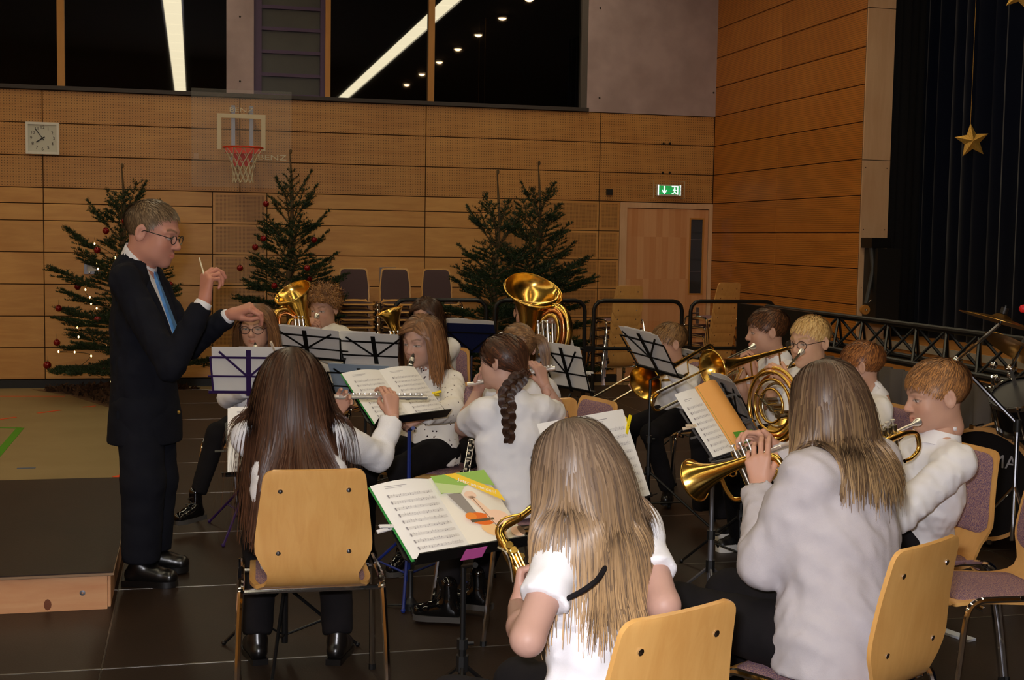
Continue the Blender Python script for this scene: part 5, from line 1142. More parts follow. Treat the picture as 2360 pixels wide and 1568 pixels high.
def person(label, head, torso_h, arms, drop=.035, s=1.0, lean=0.0, side=0.0, hipz=.54, hip=None, legs=None, legw=1.0, shirt=C_white, trousers=C_black, sleeve='long', shoes='dress', skin=SKIN, hairspec=None, adult=False, res=.0122, feet=True, collar=True, wr_seed=1, sw=.150, torso_len=None, belly=0.0, hem=.06, group='members of the youth orchestra', loose=1.0, wamp=.008, skinny=False, hood=False, nameargs=None, neckoff=(0, 0, 0), legopts=None):
    hp, hd, hH, hyaw, hpit, hrol = head; Hc = P(hp[0], hp[1], hd); hs = hH*hd/F/.22; Rm = rotmat(hyaw, hpit, hrol); M = np.eye(4); M[:3, :3] = Rm*hs; M[:3, 3] = Hc
    tf = dirc(torso_h); tr = np.cross(tf, ZU)
    hb = xf(M, [(0, -.022, -.075)])[0]; N_ = hb+(-.080*hs)*ZU-.022*hs*dirc(hyaw)-tf*.012+np.array(neckoff)
    Sc = N_-V3(0, 0, drop*s); shr = Sc+tr*sw*s-V3(0, 0, .012*s); shl = Sc-tr*sw*s-V3(0, 0, .012*s)
    if hip is None: hip = V3(Sc[0], Sc[1], hipz)-tf*lean+tr*side
    hip = np.asarray(hip, float); e = thing('person', label, 'person', (hip[0], hip[1], 0), group)
    ax = unit(Sc-hip); ua, fa = .265*s, .225*s; J = {}
    for nm, sh, sg in (('r', shr, 1), ('l', shl, -1)):
        a = arms[nm]; W_ = np.asarray(a['w'], float); el = np.asarray(a['e'], float) if 'e' in a else ik(sh, W_, ua, fa, a.get('pole', -ZU*.8+tr*sg*.5-tf*.2)); J[nm] = (sh, el, W_)
    # skin: neck, arms, hands, head
    b = Sdf(.008 if hd < 5 else .011); nr = .046*hs if not adult else .054*hs; b.cap(hb, N_-ZU*.01, nr, nr*1.06, k=0); b.cap(N_, N_-ZU*.05, nr, nr*1.0, k=.02); b.cap(shl*.7+Sc*.3-ZU*.035, shr*.7+Sc*.3-ZU*.035, .036*s, k=.02); b.ecap(Sc-ZU*.03, Sc-ax*.22*s, .11*s, .12*s, tr, .6, k=.04)
    for nm in 'rl':
        sh, el, W_ = J[nm]; b.cap(sh, el, .044*s, .036*s, k=.03); b.cap(el, el+(W_-el)*.35, .036*s, .037*s, k=.015); b.cap(el+(W_-el)*.35, W_, .037*s, .0235*s, k=.015)
    V, Fq = b.mesh(); H = HEADS['near' if hd < 5 and not adult else adult]; hc = hairspec['pal'][0] if hairspec else (.1, .06, .03)
    parts = [(V, Fq, skin), (xf(M, H['V']), H['F'], head_colors(H, skin, hc))]
    for nm, sg in (('r', 1), ('l', -1)):
        a = arms[nm]
        if a.get('hand') is None: continue
        Vh, Fh = HANDS[hd < 5 or adult][a['hand']]; hsz = a.get('size', .88*s if not adult else 1.0); Vh = Vh*hsz; fd = unit(a.get('fd', J[nm][2]-J[nm][1])); bk = a.get('back', ZU); Mh = frame(J[nm][2], y=fd, z=np.asarray(bk, float)-(np.asarray(bk, float)@fd)*fd)
        Fh2 = Fh
        if sg < 0: Vh = Vh*(-1, 1, 1); Fh2 = Fh[:, ::-1]
        parts.append((xf(Mh, Vh), Fh2, np.array(skin)*(1.0, .92, .88)))
    mesh_obj('body', parts, M_skin, e)
    # upper garment
    if shirt is not None:
        g = Sdf(res); L = loose; w1 = hip+ax*.16*s; ch = hip+ax*(np.linalg.norm(Sc-hip)*.62)
        g.ecap(hip-ax*.01, w1, (.150+belly)*s*L, (.140+belly)*s*L, tr, .72, k=0); g.ecap(w1, ch, (.140+belly)*s*L, .152*s*L, tr, .68, k=.05); g.ecap(ch, Sc-ax*.05*s, .152*s*L, .118*s, tr, .62, k=.05)
        g.cap(Sc+(shl-Sc)*.75, Sc+(shr-Sc)*.75, .056*s, k=.05); (g.cap(N_-ZU*.03, N_-ZU*.012, nr*1.5, nr*1.3, k=.035) if not adult else g.cap(N_-ZU*.075-tf*.01, N_-ZU*.042-tf*.012, nr*1.6, nr*1.35, k=.06))
        if hem: g.ecap(hip, hip-ZU*hem, .158*s*L, .165*s*L, tr, .8, k=.04)
        for nm in 'rl':
            sh, el, W_ = J[nm]; sl = arms[nm].get('sleeve', sleeve)
            if sl == 'short':
                q = sh+(el-sh)*.62; g.cap(sh, q+(el-sh)*.15, .060*s*L, .064*s*L, k=.04)
            else:
                k_ = {'long': .93, 'puff': .95, 'jacket': .93, 'roll': .45}[sl]; q = el+(W_-el)*k_; g.cap(sh, el, .061*s*L, .053*s*L, k=.04); g.cap(el, q+(W_-el)*.1, .053*s*L*(1.12 if sl == 'puff' else 1), .040*s*L if sl != 'puff' else .044*s, k=.02)
        nd = unit(hb-N_)
        if collar == 'high': g.cap(N_-nd*.01, N_+nd*.045*hs, nr*1.32, nr*1.22, k=.015)
        elif collar == 'hood':
            for k in range(9): a_ = PI*(.15+1.7*k/8); g.ell(N_+tr*math.sin(a_)*.085*hs-tf*math.cos(a_)*-.075*hs*-1+ZU*(.012+.022*math.cos(a_-PI)), .040*hs, k=.02)
        elif collar: g.cap(N_-nd*.012, N_+nd*.020*hs, nr*1.3, nr*1.2, k=.012)
        else: g.cap(N_-nd*.03, N_-nd*.01, nr*1.45, nr*1.3, k=.04)
        for nm in 'rl':
            sh, el, W_ = J[nm]; sl = arms[nm].get('sleeve', sleeve)
            if sl == 'short': g.cut(sh+(el-sh)*.62, el-sh, .12*s)
            else: k_ = {'long': .93, 'puff': .95, 'jacket': .93, 'roll': .45}[sl]; g.cut(el+(W_-el)*k_, W_-el, .075*s)
        g.cap(N_-ZU*.02, hb, nr*1.04, k=.004, sub=True); g.cap(hb, hb+(hb-N_), nr*1.04, k=.004, sub=True)
        if adult: g.cap(N_+tf*.06+ZU*.03, Sc-ax*.34+tf*.185, .080, .012, k=.02, sub=True)
        if hip[2] < .7: g.cut(V3(hip[0], hip[1], .462), -ZU, .40)
        V, Fq = g.mesh(wrinkle(wr_seed, wamp)); o = mesh_obj('shirt' if not adult else 'jacket', [(V, Fq, None)], shirt, e)
        # neckband or folded collar
        Rc = frame(N_+nd*.016*hs, x=tr, z=nd)
        if collar in (True, 'high'):
            u_ = nr; cb = MB(); n_ = 36; A = []
            for i in range(n_+1):
                a_ = PI/2+.10+(TAU-.20)*i/n_; dr = V3(math.cos(a_), math.sin(a_), 0); op = abs(i/n_-.5)*2; dz = .010*op**6
                A.append([xf(Rc, [dr*u_*k_*1.06+V3(0, 0, z_)])[0] for k_, z_ in ((1.10, -.02), (1.13, .022*hs-dz), (1.17, .027*hs-dz), (1.24, .022*hs-dz), (1.46+.10*op**8, -.014*hs-dz*1.2-.012*op**8), (1.40, -.018*hs-dz))])
            cb.grid(A); cb.build('collar', shirt, e, 60)
        elif collar is False and not adult:
            MB().tube([xf(Rc, [(nr*1.28*math.cos(a_), nr*1.28*math.sin(a_), -.004-.010*math.sin(a_))])[0] for a_ in np.arange(36)*TAU/36], .0075*s, 8, closed=True).build('neckband', shirt, e, True)
    # legs
    if legs is None:
        legs = {}
        lo = legopts or {}
        for nm, sg in (('r', 1), ('l', -1)):
            sp = lo.get('spread', .11); kn = V3(*(hip+tf*(.40*s)+tr*sg*sp*s)[:2], .50*min(s, 1.08)); an = V3(*(kn+tf*lo.get('out', -.02)+tr*sg*lo.get('toe', .01))[:2], .088*s); legs[nm] = (kn, an, unit(tf+tr*sg*.15))
    t = Sdf(.0135); t.ell(hip-ZU*.015, (.155*s, .125*s, .10*s), rot=np.stack([tr, tf, ZU], 1), k=0)
    for nm, sg in (('r', 1), ('l', -1)):
        if nm not in legs: continue
        kn, an, dd = legs[nm]; hj = hip+tr*sg*.075*s-ZU*.01; k1 = .058*s if skinny else .064*s; k2 = .042*s if skinny else .056*s*legw; k1 *= legw
        t.cap(hj, kn, .088*s, k1, k=.04); t.cap(kn, an+(an-kn)*.05, k1*1.0, k2, k=.03)
    for nm in legs: kn, an, dd = legs[nm]; t.cut(an+(kn-an)*(.16 if skinny else .03), an-kn, .11)
    if hip[2] < .7: t.cut(V3(hip[0], hip[1], .452), -ZU, .16)
    V, Fq = t.mesh(wrinkle(wr_seed+50, .004)); mesh_obj('trousers', [(V, Fq, None)], trousers, e)
    if feet:
        for nm in legs:
            kn, an, dd = legs[nm]; shoe(e, an, dd, .92*s if not adult else 1.08, shoes)
    md = hip+(Sc-hip)*.5; cols = [(hip-ZU*.1, md, .134*s*loose), (md, Sc-ax*.06, .116*s*loose), (shl, shr, .066*s)]
    if hairspec:
        h = dict(hairspec); extra = h.pop('extra', None); parts = hair(M, hs, colliders=cols+h.pop('coll', []), **h)
        if extra: parts += extra(M, hs, N_, tf, tr)
        mesh_obj('hair', parts, M_hair, e)
    return dict(e=e, M=M, hs=hs, N=N_, Sc=Sc, hip=hip, J=J, tf=tf, tr=tr, shl=shl, shr=shr, ax=ax)
def glasses(pd, m, label=None, r=.0205, full=True, rx=1.15):
    M = pd['M']; e = pd['e']; g = lambda *p: xf(M, [p])[0]; b = MB()
    for sg in (-1, 1):
        b.tube([g(sg*.033+rx*r*math.cos(a), .094-.006*abs(rx*math.cos(a)*sg+1)*.2, -.002+r*.85*math.sin(a)) for a in np.arange(20)*2*PI/20], .0016*pd['hs'], 6, closed=True)
        b.tube([g(sg*(.033+rx*r), .090, .003), g(sg*.070, .07, .006), g(sg*.078, .0, .008), g(sg*.075, -.02, -.006)], .0016*pd['hs'], 6)
    b.tube([g(-.0105, .096, .002), g(0, .099, .005), g(.0105, .096, .002)], .0016*pd['hs'], 6); o = b.build('glasses', m, e)
    mg, t = MATS.get('lens_glass'), None
    if mg is None:
        mg, t = newmat('lens_glass', (1, 1, 1, 1), .02); tr_ = t.node('ShaderNodeBsdfTransparent'); mx = t.node('ShaderNodeMixShader'); mx.inputs[0].default_value = .10; t.link(tr_.outputs[0], mx.inputs[1]); gl = t.node('ShaderNodeBsdfGlossy'); gl.inputs['Roughness'].default_value = .03; t.link(gl.outputs[0], mx.inputs[2]); t.link(mx.outputs[0], t.n['Material Output'].inputs[0])
    for sg in (-1, 1): MB().add([g(sg*.033+rx*r*.95*math.cos(a), .093, -.002+r*.82*math.sin(a)) for a in np.arange(16)*2*PI/16], [tuple(range(16))]).build('lens', mg, o, False)
    return o
# ------------------------------------------------------------------ the people
cv = lambda r, u, a: r*RH+u*ZU+a*FH
def arm(x, y, d, hand=None, fd=None, back=None, e=None, **k):
    r = dict(w=P(x, y, d), hand=hand, **k)
    if fd is not None: r['fd'] = cv(*fd)
    if back is not None: r['back'] = cv(*back)
    if e is not None: r['e'] = P(*e)
    return r
lc = lambda r, g, b: tuple(S(r, g, b)[:3])
BROWN = [lc(64, 41, 29), lc(76, 50, 34), lc(54, 35, 25)]; DBROWN = [lc(66, 42, 28), lc(86, 54, 34), lc(52, 34, 24)]; DARKBL = [lc(120, 88, 58), lc(100, 72, 48), lc(142, 108, 74)]; BLOND = [lc(206, 164, 100), lc(226, 188, 122), lc(184, 140, 82)]
RED = [lc(112, 70, 44), lc(128, 82, 52), lc(96, 58, 36)]; LBROWN = [lc(122, 86, 58), lc(142, 102, 70), lc(104, 72, 48)]; GREYB = [lc(122, 108, 94), lc(96, 80, 66), lc(150, 138, 126)]; SKIN2 = (.58, .33, .235); SKIN3 = (.53, .315, .24)
def seat(pd, th, label, fwd=.02, key=None):
    h = pd['hip']; d = dirc(th); return chair((h[0]+d[0]*fwd, h[1]+d[1]*fwd), th, label)
def at_chair(k, back=.03): o = CH[k]; rz = o.rotation_euler[2]; d = V3(-math.sin(rz), math.cos(rz), 0); return V3(o.location[0], o.location[1], .54)-d*back
# conductor
hipc = P(335, 930, 6.02)
CON = person('man in a dark suit conducting with a small white baton', ((352, 537), 6.0, 146, -97, 14, 0), -92,
    dict(r=arm(472, 694, 5.78, 'pinch', (.10, .98, .05), (-.75, .1, -.65), e=(392, 846, 5.72), size=1.22, sleeve='jacket'), l=arm(530, 726, 6.22, 'pinch', (.90, .34, -.1), (-.2, .9, -.35), e=(432, 800, 6.32), size=1.22, sleeve='jacket')),
    s=1.2, hip=hipc, shirt=C_suit, trousers=C_suit, adult=True, res=.011, sw=.148, skin=(.58, .27, .19), hem=.0, belly=.012, wamp=.009, group='grown-ups', collar=False, loose=1.0, torso_len=.5,
    legs=dict(r=(P(330, 1110, 5.9), P(325, 1300, 5.93), unit(RH-FH*.05)), l=(P(360, 1105, 6.12), P(352, 1270, 6.14), unit(RH+FH*.12))), hairspec=dict(style='short', pal=[lc(112, 90, 66), lc(136, 112, 84), lc(96, 76, 56)], seed=3, n=2200, length=.026, front=.080, temple=.056, wd=.0024), wr_seed=3, neckoff=cv(.02, .045, 0), drop=.045, legw=1.25)
def suit_details():
    e = CON['e']; Sc, N_, hip, ax = CON['Sc'], CON['N'], CON['hip'], CON['ax']; g = Sdf(.010); tr, tf = CON['tr'], CON['tf']
    g.ecap(hip+ax*.1, hip-ZU*.16, .185, .205, tr, .78, k=0); g.ecap(hip-ZU*.1, hip-ZU*.22-tf*.01, .200, .195, tr, .78, k=.03); g.cut(hip-ZU*.175, -ZU, .4)
    V, Fq = g.mesh(wrinkle(77, .003)); mesh_obj('jacket_skirt', [(V, Fq, None)], C_suit, e)
    nd = unit(xf(CON["M"], [(0, -.022, -.075)])[0]-N_); s = Sdf(.006); s.cap(N_-nd*.05, N_+nd*.085, .094, .080, k=0); s.ecap(N_-ZU*.02+tf*.035, Sc-ax*.18+tf*.085, .055, .05, tr, .5, k=.02); s.cap(N_-nd*.06, N_+nd*.25, .0745, k=.003, sub=True); s.cut(N_+nd*.050, nd+tf*.55, .16); V, Fq = s.mesh(); mesh_obj('dress_shirt', [(V, Fq, None)], C_white, e)
    M_tie = noisy('blue_tie', S(60, 116, 176), S(84, 142, 196), 30, .5, coord='pos', spec=.5)
    a = N_+tf*.085-ZU*.035; b = Sc-ax*.19+tf*.150; t = MB(); L = frame(a, y=unit(b-a), z=tf); L[:3, 3] -= tf*.012; t.slab([(-.016, -.01), (.016, -.01), (.02, .012), (.012, .035), (.034, .30), (0, .34), (-.034, .30), (-.012, .035), (-.02, .012)], -.004, .012, L); t.build('tie', M_tie, e, 40); MB().slab([(-.075, -.02), (.075, -.02), (.062, .12), (.034, .33), (-.034, .33), (-.062, .12)], -.012, -.002, L).build('shirt_front', C_white, e, 40)
    # lapels and pocket flap
    for sg in (-1, 1):
        p0 = N_+tr*sg*.075-tf*.055-ZU*.0; p1 = N_+tr*sg*.085+tf*.03-ZU*.02; p2 = Sc-ax*.14+tr*sg*.085+tf*.108; p3 = Sc-ax*.33+tr*sg*.03+tf*.165
        MB().tube(spline([p0, p1, p2, p3], 5), [.018, .020, .021, .022, .022, .023, .024, .025, .026, .027, .026, .024, .02, .016, .012, .008], 8).build('lapel', C_suit, e)
    q = hip+tr*.175-ZU*.03; MB().bar(q-tf*.07+tr*.006, q+tf*.06+tr*.0, .014, .035, up=ZU).build('pocket_flap', C_suit, e, False)
    J = CON['J']
    for nm in 'rl':
        sh, el, W_ = J[nm]; d = unit(W_-el); c = Sdf(.005); c.cap(el+(W_-el)*.86, el+(W_-el)*1.02, .040, .036, k=0); c.cut(el+(W_-el)*.985, d, .1); V, Fq = c.mesh(); mesh_obj('cuff', [(V, Fq, None)], C_white, e)
    sh, el, W_ = J['r']; d = unit(W_-el); o = unit(np.cross(d, ZU)); 
    for k in range(3): MB().ball(el+(W_-el)*(.78+.045*k)+unit(-FH*.9-ZU*.4)*.047, .007, 8).build('sleeve_button', M_gold, e)
    MB().ball(Sc-ax*.62+tf*.155+tr*.01, .009, 8).build('jacket_button', M_gold, e)
suit_details(); glasses(CON, newmat('black_frames', S(18, 18, 20), .3)[0], r=.018, rx=1.1)
wr_ = CON['J']['r'][2]; bt = thing('baton', 'short white conducting baton held up in the right hand of the conductor', 'baton', P(471, 640, 5.78)); MB().rod(P(475, 650, 5.77), P(459, 594, 5.80), .0045, .0028, 8).build('stick', newmat('baton_white', S(236, 222, 186), .5)[0], bt); MB().ball(P(475, 653, 5.77), (.009, .009, .016), 10).build('bulb', MATS['baton_white'], bt)
# girl with glasses and clarinet
GIR = person('girl with glasses playing clarinet behind the purple music stand', ((590, 752), 7.35, 101, 176, 8, 0), 165, dict(r=arm(572, 900, 7.14, 'keys', (.6, -.1, -.2), (-.2, .3, -.9), e=(524, 918, 7.32)), l=arm(606, 835, 7.05, 'keys', (-.4, -.3, -.2), (.3, .2, -.9))), s=.98, lean=-.03, sw=.135, skin=SKIN2, wr_seed=5, hairspec=dict(style='long', pal=LBROWN, seed=5, n=1800, length=.30, part=.0, tipc=lc(176, 124, 74), streak=.4, wd=.003, spreadk=.7), legs=dict(r=(P(500, 1000, 7.05), P(448, 1165, 6.98), dirc(150)), l=(P(600, 1010, 7.0), P(600, 1150, 7.15), dirc(180))), shoes='boot', skinny=True, feet=True)
glasses(GIR, newmat('dark_frames', S(40, 20, 24), .3)[0], r=.022, rx=1.25); seat(GIR, 165, 'chair under the girl with glasses, beyond the purple stand')
# curly boy with baritone horn
CUR = person('curly-haired boy in a cream hoodie playing a baritone horn', ((746, 712), 8.7, 84, 158, 10, 0), 165, dict(r=arm(690, 745, 8.3, 'keys', (.7, .1, .1), (-.3, .8, -.5)), l=arm(715, 800, 8.3, 'grip', (-.6, .3, -.2), (.2, .1, -.9))), s=1.1, lean=-.02, sw=.15, shirt=C_cream, collar='hood', wr_seed=7, hairspec=dict(style='curly', pal=[lc(140, 96, 54), lc(170, 122, 72), lc(110, 72, 40)], seed=7, n=900, length=.062, low=-.03, front=.058), feet=False)
seat(CUR, 165, 'chair under the curly-haired boy')
# horn player with dark brown hair
HRN = person('dark-haired child with a tenor horn, half hidden behind the clarinet girl', ((983, 730), 8.7, 84, 150, 12, 0), 160, dict(r=arm(925, 790, 8.3, 'keys', (.7, .1, .1), (-.3, .8, -.5)), l=arm(945, 830, 8.35, 'grip', (-.6, .3, -.2), (.2, .1, -.9))), s=1.0, sw=.14, wr_seed=8, hairspec=dict(style='long', pal=BROWN, seed=8, n=1500, length=.16, part=-.012, wd=.003), feet=False)
seat(HRN, 160, 'chair under the dark-haired horn player')
# clarinet girl in the printed blouse
def _print():
    m = cloth('printed_blouse', S(238, 232, 224), S(242, 238, 232)); t = NT(m); t.bs = t.n['Principled BSDF']; v = t.node('ShaderNodeTexVoronoi'); v.inputs['Scale'].default_value = 40; t.link(pos(t), v.inputs['Vector'])
    c = t.mix(t.math('LESS_THAN', v.outputs['Distance'], .17), S(240, 235, 228), S(60, 44, 50)); t.link(c, t.bs.inputs['Base Color']); return m
CLA = person('girl in a white blouse with dark print, playing clarinet', ((972, 786), 6.5, 113, 146, 12, 3), 150, dict(r=arm(915, 905, 6.15, 'keys', (.5, -.5, 0), (-.3, .3, -.9)), l=arm(975, 960, 6.08, 'keys', (-.7, -.3, 0), (.2, .5, -.8), e=(1040, 945, 6.28))), s=1.0, sw=.138, shirt=_print(), collar='high', sleeve='puff', skin=SKIN3, wr_seed=9, hairspec=dict(style='long', pal=LBROWN, seed=9, n=2000, length=.17, part=-.01, tipc=lc(180, 124, 74), streak=.5, wd=.003), legopts=dict(spread=.10), skinny=True, shoes='boot')
seat(CLA, 160, 'chair with purple pads under the clarinet girl in the printed blouse', -.02)
# brown long-haired flute player, from behind
FLU = person('girl with very long brown hair playing a silver flute, seen from behind', ((674, 872), 4.68, 144, 4, 4, 0), 10, dict(r=arm(905, 962, 4.98, 'keys', (-.12, .95, .2), (.55, .35, -.75), e=(872, 1052, 4.88)), l=arm(772, 958, 5.02, 'soft', (.42, .80, -.3), (-.3, -.2, .9), e=(700, 1045, 4.85))), s=1.03, hip=at_chair('flute'), sw=.145, shirt=C_knit, collar=True, wr_seed=11, wamp=.006, hairspec=dict(style='long', pal=BROWN, seed=11, n=5600, length=.56, part=.004, tipc=lc(104, 68, 48), streak=.5, wd=.0019, spreadk=1.0), legs=dict(r=(P(770, 1240, 5.05), G(778, 1470, .085), dirc(-6)), l=(P(600, 1240, 5.02), G(592, 1470, .085), dirc(22))), shoes='dress', res=.010)
# braided flute player
BRD = person('girl with a plaited braid in a white T-shirt playing flute', ((1156, 836), 5.45, 122, 62, 6, -4), 28, dict(r=arm(1256, 890, 5.58, 'keys', (-.30, .95, .05), (.75, .0, -.65), e=(1290, 962, 5.68)), l=arm(1100, 905, 5.72, 'soft', (.3, .8, -.2), (-.5, -.1, .8), e=(1068, 985, 5.55))), s=1.0, lean=.02, sw=.14, collar=False, sleeve='short', skin=SKIN3, wr_seed=13, hairspec=dict(style='braid', pal=BROWN, tipc=lc(150, 84, 46), streak=.4, seed=13, n=1100, tie=(.0, -.115, -.055), extra=lambda M, hs, N_, tf, tr: braid_locks([xf(M, [(0, -.108, -.05)])[0], P(1168, 905, 5.33), P(1171, 940, 5.29), P(1173, 985, 5.28), P(1173, 1022, 5.28)], .024, BROWN, 14)), legs=dict(r=(P(1150, 1195, 5.62), P(1098, 1358, 5.55), dirc(70)), l=(P(1050, 1195, 5.60), P(1030, 1385, 5.42), dirc(80))), shoes='boot', skinny=True, hem=.07, res=.010)
seat(BRD, 118, 'chair hidden under the braided girl')
# pony-tailed girl beyond her
PON = person('girl with a ponytail sitting beyond the braided girl', ((1192, 803), 6.5, 106, 20, 4, 0), 25, dict(r=arm(1230, 930, 6.8, None), l=arm(1150, 930, 6.8, None)), s=1.0, lean=.02, sw=.135, wr_seed=15, hairspec=dict(style='ponytail', pal=DARKBL, tipc=lc(170, 120, 72), streak=.5, seed=15, n=800, tie=(.055, -.10, .045), extra=lambda M, hs, N_, tf, tr: [tail_locks([xf(M, [(.055, -.105, .045)])[0], P(1250, 790, 6.38), P(1258, 830, 6.38), P(1256, 870, 6.38)], .026, DARKBL, 16, 160)]), feet=False)
seat(PON, 25, 'chair hidden under the pony-tailed girl')
# tuba player
TUB = person('tuba player hidden behind the big upright tuba', ((1212, 722), 9.5, 76, 175, 5, 0), 175, dict(r=arm(1284, 728, 8.95, 'keys', (-.75, -.35, -.1), (.2, .75, -.6), e=(1302, 800, 9.2)), l=arm(1190, 800, 8.9, 'grip')), s=1.15, lean=-.02, sw=.15, wr_seed=17, hairspec=dict(style='short', pal=DBROWN, seed=17, n=500, length=.03), feet=False)
seat(TUB, 175, 'chair hidden under the tuba player')
# trombone boy
TRO = person('short-haired boy in white shirt and black trousers playing trombone', ((1541, 792), 8.15, 93, 104, 8, 0), 125, dict(r=arm(1482, 905, 7.85, 'grip', (-.5, .5, -.1), (-.3, .5, -.8)), l=arm(1545, 850, 7.9, 'grip', (-.6, .5, -.1), (-.2, .5, -.8))), s=.9, drop=.01, hipz=.52, lean=-.02, sw=.138, wr_seed=19, hairspec=dict(style='short', pal=DARKBL, tipc=lc(170, 128, 80), streak=.6, seed=19, n=1200, length=.044, fringe=.3, front=.072, wd=.0026), legs=dict(l=(P(1500, 1000, 7.78), P(1540, 1128, 7.9), dirc(165)), r=(P(1450, 985, 7.95), P(1440, 1085, 8.1), dirc(120))), shoes='dress')
seat(TRO, 125, 'chair under the short-haired trombone boy')
# dark-haired trombone boy
DRK = person('boy with dark brown hair playing trombone in profile', ((1768, 764), 7.25, 104, 88, 6, 0), 105, dict(r=arm(1708, 850, 7.25, 'grip', (.1, .95, .1), (-.8, .2, .3), e=(1706, 925, 7.3)), l=arm(1737, 868, 6.95, 'grip', (-.35, .9, .1), (-.4, .1, -.9), e=(1752, 935, 6.95))), s=1.0, lean=.0, sw=.14, sleeve='short', wr_seed=21, hairspec=dict(style='short', pal=DBROWN, tipc=lc(130, 84, 50), streak=.4, seed=21, n=1600, length=.044, fringe=.5, front=.070, wd=.0026), feet=False)
seat(DRK, 105, 'chair under the dark-haired trombone boy')
# blond horn boy
BLO = person('blond boy with glasses playing a French horn', ((1866, 788), 6.4, 116, 128, 6, 0), 120, dict(r=arm(1800, 1000, 6.2, 'grip'), l=arm(1822, 880, 6.0, 'valves', (-.75, .55, -.1), (-.1, .6, -.75), e=(1866, 962, 6.22))), s=1.0, lean=.0, sw=.14, skin=(.66, .40, .27), wr_seed=23, hairspec=dict(style='short', pal=BLOND, tipc=lc(236, 204, 142), streak=.4, seed=23, n=1600, length=.036, fringe=.3, front=.072, wd=.0026), feet=True, shoes='sneaker', legs=dict(l=(P(1700, 1075, 5.9), G(1700, 1205, .085), dirc(118)), r=(P(1690, 1060, 6.15), G(1705, 1230, .085), dirc(118))))
glasses(BLO, newmat('thin_frames', S(60, 44, 40), .3, .6)[0], r=.021, rx=1.15); seat(BLO, 120, 'chair under the blond horn player')
# red-haired boy from behind
REDB = person('red-haired boy in a white shirt, seen from behind', ((1985, 843), 6.1, 110, 68, 6, 0), 85, dict(r=arm(1915, 960, 6.3, 'keys'), l=arm(1920, 975, 5.8, 'keys')), s=1.0, hip=at_chair('redhair'), sw=.14, collar='high', wr_seed=25, wamp=.009, hairspec=dict(style='short', pal=RED, tipc=lc(186, 120, 62), streak=.5, seed=25, n=1600, length=.044, wd=.0026), feet=False)
# trumpet boy
TPT = person('boy with light brown hair playing trumpet in profile near the drums', ((2158, 912), 4.68, 162, 94, 10, 0), 98, dict(r=arm(2030, 1050, 4.6, 'grip', (-.8, .5, 0), (0, .6, -.8)), l=arm(2022, 1062, 4.35, 'valves', (-.75, .6, 0), (.1, .5, -.85), e=(2066, 1192, 4.46))), s=1.05, neckoff=cv(-.06, 0, 0), hip=at_chair('trumpet'), sw=.14, collar='high', wr_seed=27, wamp=.009, loose=1.05, hairspec=dict(style='short', pal=LBROWN, tipc=lc(196, 138, 80), streak=.5, seed=27, n=3000, length=.042, fringe=.3, front=.070, temple=.044, wd=.0024), res=.010)
# girl in grey
GRY = person('girl in a pale grey sweatshirt playing flugelhorn, seen from behind', ((1898, 918), 3.62, 176, 52, 8, 0), 44, dict(r=arm(1800, 1040, 4.05, 'valves', (-.85, .45, .1), (.1, .75, .5), e=(1860, 1160, 3.85)), l=arm(1752, 1128, 3.80, 'soft', (-.08, .96, .2), (-.3, .0, -.95), e=(1758, 1300, 3.56))), s=1.12, hip=at_chair('grey'), sw=.152, shirt=C_grey, collar=False, loose=1.14, wamp=.009, wr_seed=29, hairspec=dict(style='long', pal=[lc(84, 62, 48), lc(74, 55, 42), lc(80, 60, 46), lc(104, 82, 64)], seed=29, n=5600, length=.30, part=-.01, tipc=lc(196, 160, 112), streak=.5, wd=.0019, spreadk=.8), feet=False, res=.010, hem=.07)
# saxophone girl
SAX = person('girl with long streaked blond hair and a saxophone, seen from behind', ((1318, 1070), 2.98, 208, 58, 14, 0), 40, dict(r=arm(1400, 1500, 3.25, 'keys', (-.7, .3, .4), (0, .5, .8), e=(1530, 1395, 2.86)), l=arm(1193, 1398, 3.0, 'grip', (.1, .9, .35), (-.9, .1, .1), e=(1216, 1474, 2.72))), s=.97, drop=.005, hip=at_chair('sax'), sw=.118, loose=.88, neckoff=cv(.015, 0, 0), collar=False, sleeve='short', skin=(.47, .275, .215), wr_seed=31, wamp=.009, hairspec=dict(style='long', pal=[lc(98, 80, 66), lc(90, 73, 60), lc(106, 87, 72), lc(122, 102, 84)], seed=31, n=5600, length=.38, part=-.008, tipc=lc(206, 166, 116), streak=.7, wd=.0019, spreadk=.9), feet=False, res=.010, hem=.08)
